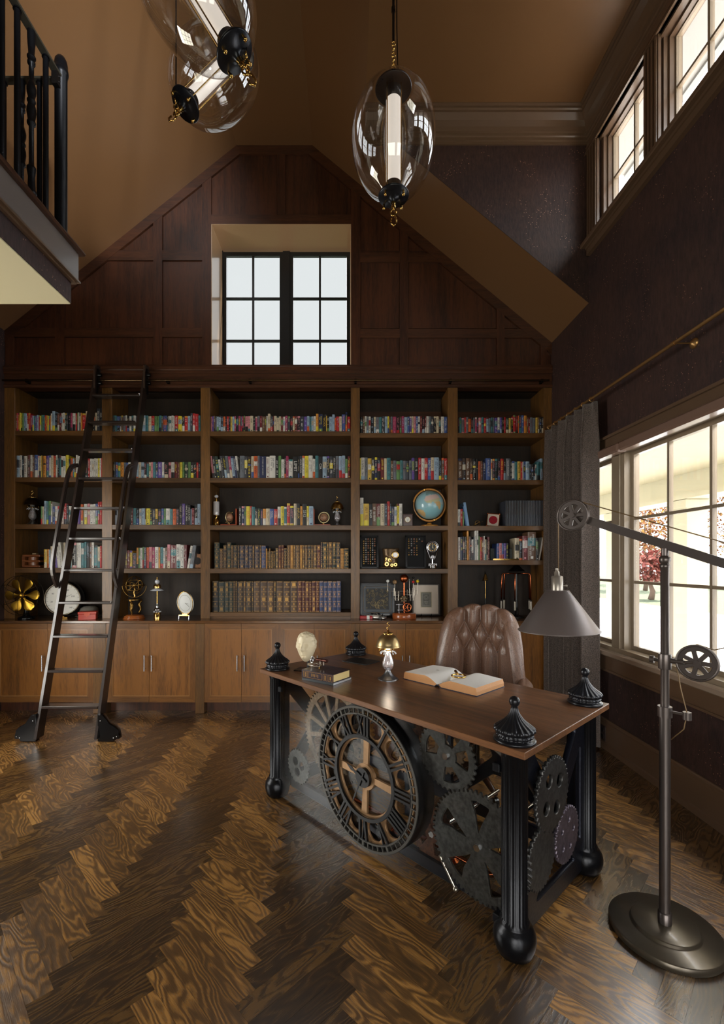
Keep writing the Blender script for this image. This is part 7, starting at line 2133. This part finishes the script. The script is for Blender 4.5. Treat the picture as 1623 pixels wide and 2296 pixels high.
button_frame('half filled black frame of small brass gears beside the chain clock', 932, 46, 6, 8, lambda i, j: (i > 3 and j > 1) or (i+j) % 13 == 5)
o = put('top_hat', 'bronze steampunk top hat with goggle lens and brass gears, fourth bay', 'hat', 876, 4, 3, 4.53)
m = MB(); m.lathe([(0.10, 0.004), (0.118, 0.014), (0.116, 0.018), (0.098, 0.009), (0.078, 0.012), (0.072, 0.06), (0.074, 0.12), (0.084, 0.185), (0.086, 0.200), (0.0001, 0.204)], 40, Matrix.Diagonal((1, 0.8, 1, 1))); m.build('crown', mat('brown_bronze_hat', (92, 72, 50), 0.35, 0.6, var=0.3, bscale=40), o)
m = MB(); m.torus((0.038, -0.062, 0.135), 0.030, 0.008, 'Y', 28, 8); m.build('goggle_rim', M_brass, o)
m = MB(); m.cyl((0.038, -0.058, 0.135), (0.038, -0.066, 0.135), 0.026, n=24); m.build('goggle_lens', mat('amber_lens', (96, 72, 34), 0.1, coat=1.0), o)
for (x, z, r) in ((-0.045, 0.045, 0.022), (-0.02, 0.085, 0.016), (0.005, 0.035, 0.016), (-0.05, 0.10, 0.010), (0.04, 0.04, 0.018)):
    me = plate_mesh('gear', [gear_outline(r, 12, r*.18), circle(0, 0, r*.45, 12)], 0.005, 0, M_brass); link('gear', me, o, None, T(x, -0.064-0.004*abs(x)*0, z) @ R('X', 90))
m = MB(); m.sphere((-0.004, -0.072, 0.075), 0.014, 12, 8); m.tube([(-0.06, -0.05, 0.13), (-0.055, -0.062, 0.09), (-0.065, -0.06, 0.05)], 0.005, 8); m.tube([(-0.03, -0.068, 0.11), (-0.02, -0.07, 0.12), (-0.008, -0.07, 0.10)], 0.004, 8); m.build('fittings', M_gold, o)
o = put('chain_clock', 'chrome timing chain clock with black dial on a piston base, fourth bay', 'clock', 969.5, 4, 3, 4.55)
k_ = 4.55/F; zc = (1275-1227)*k_; zp = (1275-1249)*k_
m = MB(); m.lathe([(0.038, 0), (0.040, 0.004), (0.040, 0.016), (0.036, 0.018), (0.040, 0.022), (0.040, 0.036), (0.036, 0.040), (0.0001, 0.042)], 28); m.box(-0.042, 0.042, -0.018, 0.018, 0.026, 0.050); m.build('piston', M_chrome, o)
m = MB(); m.cyl((0, 0, 0.05), (0, 0, zp-0.02), 0.008, n=10); m.build('post', M_chrome, o)
m = MB()
pts = []
for k in range(15): a = math.radians(-12+204*k/14); pts.append((0.059*math.cos(a), 0, zc+0.059*math.sin(a)))
for k in range(9): a = math.radians(192+156*k/8); pts.append((0.026*math.cos(a), 0, zp+0.026*math.sin(a)))
pts.append(pts[0]); m.tube(pts, 0.006, 6, flat=(0.009, 0.0035)); m.build('chain', M_chrome, o)
m = MB(); m.torus((0, -0.004, zc), 0.046, 0.007, 'Y', 40, 8); m.build('bezel', M_chrome, o)
m = MB(); m.cyl((0, 0.008, zc), (0, -0.004, zc), 0.044, n=36); m.build('dial', BM['k'], o)
m = MB()
for k in range(12): a = 2*PI*k/12; m.cyl((0.034*math.cos(a), -0.0045, zc+0.034*math.sin(a)), (0.034*math.cos(a), -0.0055, zc+0.034*math.sin(a)), 0.005, n=8)
stuff(m.build('hour_marks', M_brass, o))
m = MB(); m.cyl((0, -0.006, zc-0.01), (0.004, -0.006, zc+0.028), 0.0025, n=5); m.cyl((0, -0.006, zc), (0.020, -0.006, zc-0.018), 0.0015, n=5); m.build('hands', mat('pale_brass_ring'), o)
m = MB(); m.cyl((0, -0.006, zp), (0, 0.006, zp), 0.019, n=24); m.torus((0, -0.007, zp), 0.014, 0.003, 'Y', 20, 6); m.build('sprocket', M_chrome, o)
# fourth bay, bottom: two pictures, cars, orrery
def picture(label, px, wpx, hpx, Y, fr_m, board_m, build):
    o = put('framed_picture', label, 'picture', px, 5, 3, Y, 0)
    w_ = wpx*Y/F/2; h_ = hpx*Y/F; Mt = T(0, 0, 0.012) @ R('X', -6)
    m = MB(M=Mt)
    for (a, b, c, d) in ((-w_, w_, 0, 0.014), (-w_, w_, h_-0.014, h_), (-w_, -w_+0.012, 0, h_), (w_-0.012, w_, 0, h_)): m.box(a, b, -0.009, 0.009, c, d)
    m.build('frame', fr_m, o)
    m = MB(M=Mt); m.box(-w_+.011, w_-.011, 0, 0.004, 0.012, h_-0.012); m.build('mat_board', board_m, o)
    build(o, Mt, w_, h_)
    for x in (-0.05, 0.05):
        m = MB(); m.tube([(x, -0.03, 0.03), (x, -0.028, 0.008), (x, 0.0, 0.004), (x, 0.07, 0.002)], 0.0035, 6); m.build('easel_foot', M_blackgloss, o)
def gears_art(o, Mt, w_, h_):
    m = MB(M=Mt)
    a, b, c, d, k = -w_+.03, w_-.03, 0.03, h_-.03, 0.022
    line = [(a+k, d), (b-k, d), (b-k, d-k*.5), (b-k*.5, d-k*.5), (b-k*.5, d-k), (b, d-k), (b, c+k), (b-k*.5, c+k), (b-k*.5, c+k*.5), (b-k, c+k*.5), (b-k, c), (a+k, c), (a+k, c+k*.5), (a+k*.5, c+k*.5), (a+k*.5, c+k), (a, c+k), (a, d-k), (a+k*.5, d-k), (a+k*.5, d-k*.5), (a+k, d-k*.5), (a+k, d)]
    m.tube([(x, -0.001, z) for x, z in line], 0.0016, 4); m.build('gilt_line', M_gilt, o)
    m = MB(M=Mt); m.box(a+.024, b-.024, -0.0012, 0, c+.028, d-.024); m.build('dark_field', mat('dark_print_field', (26, 24, 22), 0.5), o)
    m = MB(M=Mt); r = random.Random(5)
    for k_ in range(120):
        x = r.uniform(a+.034, b-.034); z = r.uniform(c+.038, d-.034)
        if k_ < 60: m.torus((x, -0.003, z), r.uniform(.004, .010), .0014, 'Y', 10, 4)
        else: m.sphere((x, -0.003, z), r.uniform(.0025, .005), 6, 4)
    for (x, z, rr) in ((-.04, .12, .026), (.035, .125, .030), (-.005, .09, .018)): m.torus((x, -0.004, z), rr, .003, 'Y', 24, 5); m.torus((x, -0.004, z), rr*.5, .002, 'Y', 16, 5)
    stuff(m.build('brass_relief', mat('pale_antique_brass', (176, 158, 118), 0.35, 0.9), o))
picture('dark framed relief of intertwined brass gears with gilt border, bottom fourth bay', 846, 76, 72, 4.64, M_blackgloss, mat('slate_mat_board', (52, 60, 68), 0.4), gears_art)
def engraving(o, Mt, w_, h_):
    m = MB(M=Mt); x0, x1, z0, z1 = -0.035*1.3, 0.042*1.3, 0.085, 0.085+0.145
    m.box(x0-.008, x1+.008, -0.001, 0, z0-.008, z1+.008); m.build('fillet', mat('fillet_beige', (170, 158, 130), 0.6), o)
    m = MB(M=Mt); m.box(x0, x1, -0.002, 0, z0, z1); m.build('engraving', mat('grey_engraving', (96, 94, 86), 0.6, var=0.25, bscale=120), o)
    m = MB(M=Mt)
    for (e, f) in ((0.008, 0.010), (0.014, 0.016)):
        for (a, b, c, d) in ((x0+e, x1-e, z0+e, z0+f), (x0+e, x1-e, z1-f, z1-e), (x0+e, x0+f, z0+e, z1-e), (x1-f, x1-e, z0+e, z1-e)): m.box(a, b, -0.0026, -0.002, c, d)
    xc = (x0+x1)/2; m.torus((xc, -0.0024, z0+.095), 0.022, 0.0012, 'Y', 24, 4); m.torus((xc, -0.0024, z0+.095), 0.014, 0.0012, 'Y', 20, 4)
    for k in range(5): m.box(xc-.022+.003*k, xc+.022-.003*k, -0.0026, -0.002, z0+.055-.007*k, z0+.0575-.007*k)
    stuff(m.build('engraved_lines', mat('engraved_pale_ink', (150, 146, 134), 0.6), o))
picture('cream matted engraving of a grey medallion, right of the orrery', 955, 61, 70, 4.66, mat('thin_dark_frame', (60, 50, 40), 0.4), mat('cream_mat', (200, 186, 170), 0.6), engraving)
def car(label, px, Y, L_, body, rz, dz=0.0):
    o = thing('model_car', label, 'toy car', (sx_(px, Y), Y, 0.8755+dz), math.radians(rz), 'model cars')
    n = 28; sect = []
    for k in range(n+1):
        t = k/n; x = (t-0.5)*L_
        hb_ = 0.215*L_*math.sin(PI*min(1, max(0.0, t*0.94+0.03)))**0.38*(0.92-0.10*abs(t-0.45))
        cab = 0.125*L_*max(0.0, math.sin(PI*min(1, max(0, (t-0.12)/0.62))))**0.8 if 0.12 < t < 0.74 else 0.0
        wd = 0.20*L_*(1-abs(2*t-1)**4*0.35)
        sect.append((x, wd, hb_, cab))
    V = []; F_ = []; K = 14
    for (x, wd, hb_, cab) in sect:
        for j in range(K+1):
            a = PI*j/K; c_, s_ = math.cos(a), math.sin(a)
            y = wd*math.copysign(abs(c_)**0.55, c_)*(1.0 if s_ < .75 else 1.0)
            z = 0.045*L_+hb_*0.62*min(1, s_**0.5*1.0)
            if abs(c_) < 0.72: z += cab*(1-(abs(c_)/0.72)**6)
            V.append((x, y, z if 0 < j < K else 0.045*L_))
    for i in range(n):
        for j in range(K): F_.append((i*(K+1)+j, (i+1)*(K+1)+j, (i+1)*(K+1)+j+1, i*(K+1)+j+1))
    m = MB(); m.add(V, F_, smooth=True); m.add([(s[0], -s[1], 0.045*L_) for s in sect]+[(s[0], s[1], 0.045*L_) for s in sect[::-1]], [tuple(range(2*(n+1)))]); 
    m.add([V[j] for j in range(K+1)], [tuple(range(K+1))]); m.add([V[n*(K+1)+j] for j in range(K+1)], [tuple(range(K+1))[::-1]]); m.build('body', body, o)
    m = MB()
    for s_ in (-1, 1):
        y = s_*0.165*L_
        m.add([(-0.26*L_, y*1.05, 0.20*L_), (-0.05*L_, y*1.05, 0.20*L_), (-0.05*L_, y*0.92, 0.275*L_), (-0.19*L_, y*0.92, 0.265*L_)], [(0, 1, 2, 3)])
        m.add([(-0.03*L_, y*1.05, 0.20*L_), (0.15*L_, y*1.05, 0.20*L_), (0.09*L_, y*0.92, 0.265*L_), (-0.03*L_, y*0.92, 0.275*L_)], [(0, 1, 2, 3)])
    m.add([(0.20*L_, -0.13*L_, 0.205*L_), (0.20*L_, 0.13*L_, 0.205*L_), (0.115*L_, 0.10*L_, 0.275*L_), (0.115*L_, -0.10*L_, 0.275*L_)], [(0, 1, 2, 3)])
    m.build('windows', mat('car_glass', (18, 20, 24), 0.08), o)
    for x in (-0.29, 0.30):
        for s_ in (-1, 1):
            m = MB(); m.mat(mat('rubber_wheel')); m.cyl((x*L_, s_*0.14*L_, 0.072*L_), (x*L_, s_*0.202*L_, 0.072*L_), 0.072*L_, n=20); m.mat(M_chrome); m.cyl((x*L_, s_*0.202*L_, 0.072*L_), (x*L_, s_*0.208*L_, 0.072*L_), 0.04*L_, n=14); m.build('wheel', None, o)
    m = MB()
    for s_ in (-1, 1): m.sphere((0.475*L_, s_*0.125*L_, 0.135*L_), 0.024*L_, 10, 8)
    m.build('headlights', M_chrome, o)
car('silver toy sports car in front of the gear relief', 843, 4.47, 0.20, mat('silver_car_paint', (196, 190, 184), 0.2, 0.5, coat=1.0), -28)
o = thing('red_box', 'small glossy red box with white centre band beside the silver toy car', 'box', (sx_(821, 4.45), 4.46, 0.8755), 0)
m = MB(); m.bbox(-0.062, 0.062, -0.03, 0.03, 0, 0.032, 0.004); m.build('body', mat('glossy_red_box', (160, 24, 30), 0.15, coat=1.0), o)
m = MB(); m.bbox(0.004, 0.032, -0.0315, 0.0315, 0, 0.0335, 0.002); m.build('band', M_white, o)
o = put('orrery', 'mechanical orrery with copper sun and coloured planets on a round wood base', 'orrery', 906, 5, 3, 4.50)
k_ = 4.5/F
M_ow = wood('orrery_base_wood', (120, 58, 26), (176, 96, 50), 'X', 0.25, 0.5)
m = MB(); m.lathe([(0.116, 0), (0.119, 0.005), (0.117, 0.045), (0.110, 0.052), (0.0001, 0.054)], 44); m.build('base', M_ow, o)
def oz(py): return (1388-py)*k_
def ox_(px): return (px-906)*k_
m = MB(); m.cyl((0, 0, 0.05), (0, 0, oz(1310)), 0.006, n=12); m.cyl((0, 0, oz(1335)), (0, 0, oz(1308)), 0.0085, n=12); m.build('centre_column', M_copper, o)
m = MB(); m.sphere((0, 0, oz(1299)), 0.042, 28, 18); m.build('sun', mat('brushed_copper', (178, 96, 58), 0.3, 1.0), o)
m = MB(); m.cyl((0, 0, oz(1345)), (0, 0, oz(1341)), 0.06, n=40); m.cyl((0, 0, oz(1342)), (0, 0, oz(1338)), 0.035, n=30); m.cyl((0, 0, oz(1350)), (0, 0, oz(1347)), 0.045, n=30); m.build('gear_stack', mat('dark_brass_gears', (78, 66, 50), 0.35, 0.9), o)
PLN = [(869, 1304.5, 'white', (222, 222, 220), 0.0155, -0.02), (886, 1307, 'brass', (150, 120, 84), 0.0225, 0.03), (925.5, 1306.5, 'red', (170, 26, 30), 0.0135, -0.03), (935.5, 1305, 'yellow', (226, 196, 30), 0.0155, -0.01), (928.5, 1298, 'black', (18, 16, 16), 0.0125, 0.05), (920, 1302.5, 'grey', (140, 160, 150), 0.008, 0.08), (939, 1302, 'pale', (200, 210, 206), 0.006, 0.06)]
for (px, py, nm_, c_, r, y) in PLN:
    m = MB(); m.sphere((ox_(px), y, oz(py)), r, 18, 12); pl2 = m.build('planet', mat('planet_'+nm_, c_, 0.25, coat=0.6), o)
    m = MB(); zj = oz(1325+ (px % 7)*2.2); m.cyl((ox_(px), y, oz(py)), (ox_(px), y, zj), 0.0018, n=6); m.cyl((ox_(px), y, zj), (0, 0, zj), 0.0018, n=6); m.cyl((ox_(px)*0.6, y*0.6, zj-0.03), (ox_(px)*0.6, y*0.6, zj+0.03), 0.0022, n=6); m.build('arm', M_nickel, pl2)
m = MB()
for s_ in (-1, 1):
    for (a, b, z) in ((.045, .095, 1331), (.04, .11, 1336), (.05, .10, 1343), (.06, .09, 1347)):
        m.cyl((s_*a, -0.01, oz(z)), (s_*b, -0.01, oz(z)), 0.0022, n=6)
    for (x, z0, z1_) in ((.058, 1334, 1349), (.088, 1328, 1348), (.10, 1320, 1338)): m.cyl((s_*x, -0.012, oz(z0)), (s_*x, -0.012, oz(z1_)), 0.0035, n=8)
stuff(m.build('linkage', M_nickel, o))
m = MB(); m.torus((ox_(911.5), -0.045, oz(1362.5)), 0.038, 0.006, 'Y', 36, 8)
for k in range(5): a = 2*PI*k/5; m.cyl((ox_(911.5), -0.045, oz(1362.5)), (ox_(911.5)+0.036*math.cos(a), -0.045, oz(1362.5)+0.036*math.sin(a)), 0.0035, n=6)
m.cyl((ox_(911.5), -0.052, oz(1362.5)), (ox_(911.5), -0.01, oz(1362.5)), 0.008, n=12); m.build('hand_wheel', mat('bright_copper_wheel', (222, 130, 84), 0.25, 1.0), o)
m = MB(); m.cyl((ox_(894), -0.03, 0.053), (ox_(894), -0.03, oz(1355)), 0.004, n=8); m.cyl((ox_(887), -0.03, oz(1357)), (ox_(903), -0.03, oz(1357)), 0.003, n=6); m.cyl((ox_(890), -0.03, oz(1369)), (ox_(903), -0.03, oz(1369)), 0.003, n=6); m.build('crank_post', M_chrome, o)
# rightmost bay bottom: slim lamp and copper fountain lamp
o = put('slim_lamp', 'slim dark table lamp with pointed brass shade, left side of rightmost bay bottom', 'lamp', 1088, 5, 4, 4.58)
k_ = 4.58/F
m = MB(); m.lathe([(0.05, 0), (0.05, 0.006), (0.02, 0.02), (0.012, 0.04)], 24); m.sphere((0, 0, 0.10), 0.034, 18, 12); m.cyl((0, 0, 0.03), (0, 0, (1388-1346)*k_), 0.008, n=10); m.build('base', M_blackgloss, o)
m = MB(); m.cyl((0, 0, (1388-1346)*k_), (0, 0, (1388-1306)*k_), 0.0045, n=8); m.build('stem', M_brass, o)
m = MB(); z0 = (1388-1306)*k_; z1_ = (1388-1292)*k_; m.lathe([(0.030, z0), (0.026, z0+.01), (0.010, z1_), (0.006, z1_+0.004)], 8, smooth=False); m.build('shade', M_brass, o)
m = MB(); m.lathe([(0.036, z0-0.001), (0.034, z0+0.004)], 16); m.sphere((0, 0, z1_+0.012), 0.009, 10, 8); m.torus((0, 0, z1_+0.03), 0.007, 0.002, 'Y', 14, 5); m.build('finial', M_dkb, o)
o = put('copper_lamp', 'tall black lamp with five copper arms ending in clear tube bulbs', 'lamp', 1158, 5, 4, 4.55)
k_ = 4.55/F
m = MB(); m.lathe([(0.075, 0), (0.08, 0.008), (0.06, 0.02), (0.018, 0.03), (0.014, 0.12), (0.014, (1388-1290)*k_)], 28); m.build('column', M_blackgloss, o)
zt3 = (1388-1284)*k_
m = MB(); m.lathe([(0.085, zt3), (0.08, zt3+0.004), (0.05, zt3+0.03), (0.025, zt3+0.058), (0.01, zt3+0.065)], 32); m.build('top_shade', M_blackgloss, o)
m = MB(); m.lathe([(0.006, zt3+0.065), (0.008, zt3+0.072), (0.0001, zt3+0.084)], 12); m.build('finial', M_brass, o)
for k, a in enumerate((180, 250, 320, 20, 130)):
    a = math.radians(a); c_, s_ = math.cos(a)*0.145, math.sin(a)*0.10
    za = (1388-1289)*k_; zb_ = (1388-1348)*k_
    m = MB(); m.tube([(0, 0, za), (c_*0.9, s_*0.9, za), (c_, s_, za-0.012), (c_*1.04, s_*1.04, zb_)], 0.0065, 10); a_o = m.build('copper_arm', M_copper, o)
    m = MB(); m.cyl((c_*1.04, s_*1.04, zb_), (c_*1.04, s_*1.04, zb_-0.012), 0.010, n=12); m.build('socket', M_dkb, a_o)
    m = MB(); m.cyl((c_*1.04, s_*1.04, zb_-0.012), (c_*1.04, s_*1.04, zb_-0.095), 0.0105, n=12); m.build('tube_bulb', mat('smoked_tube', (150, 140, 124), 0.08, coat=1.0), a_o)
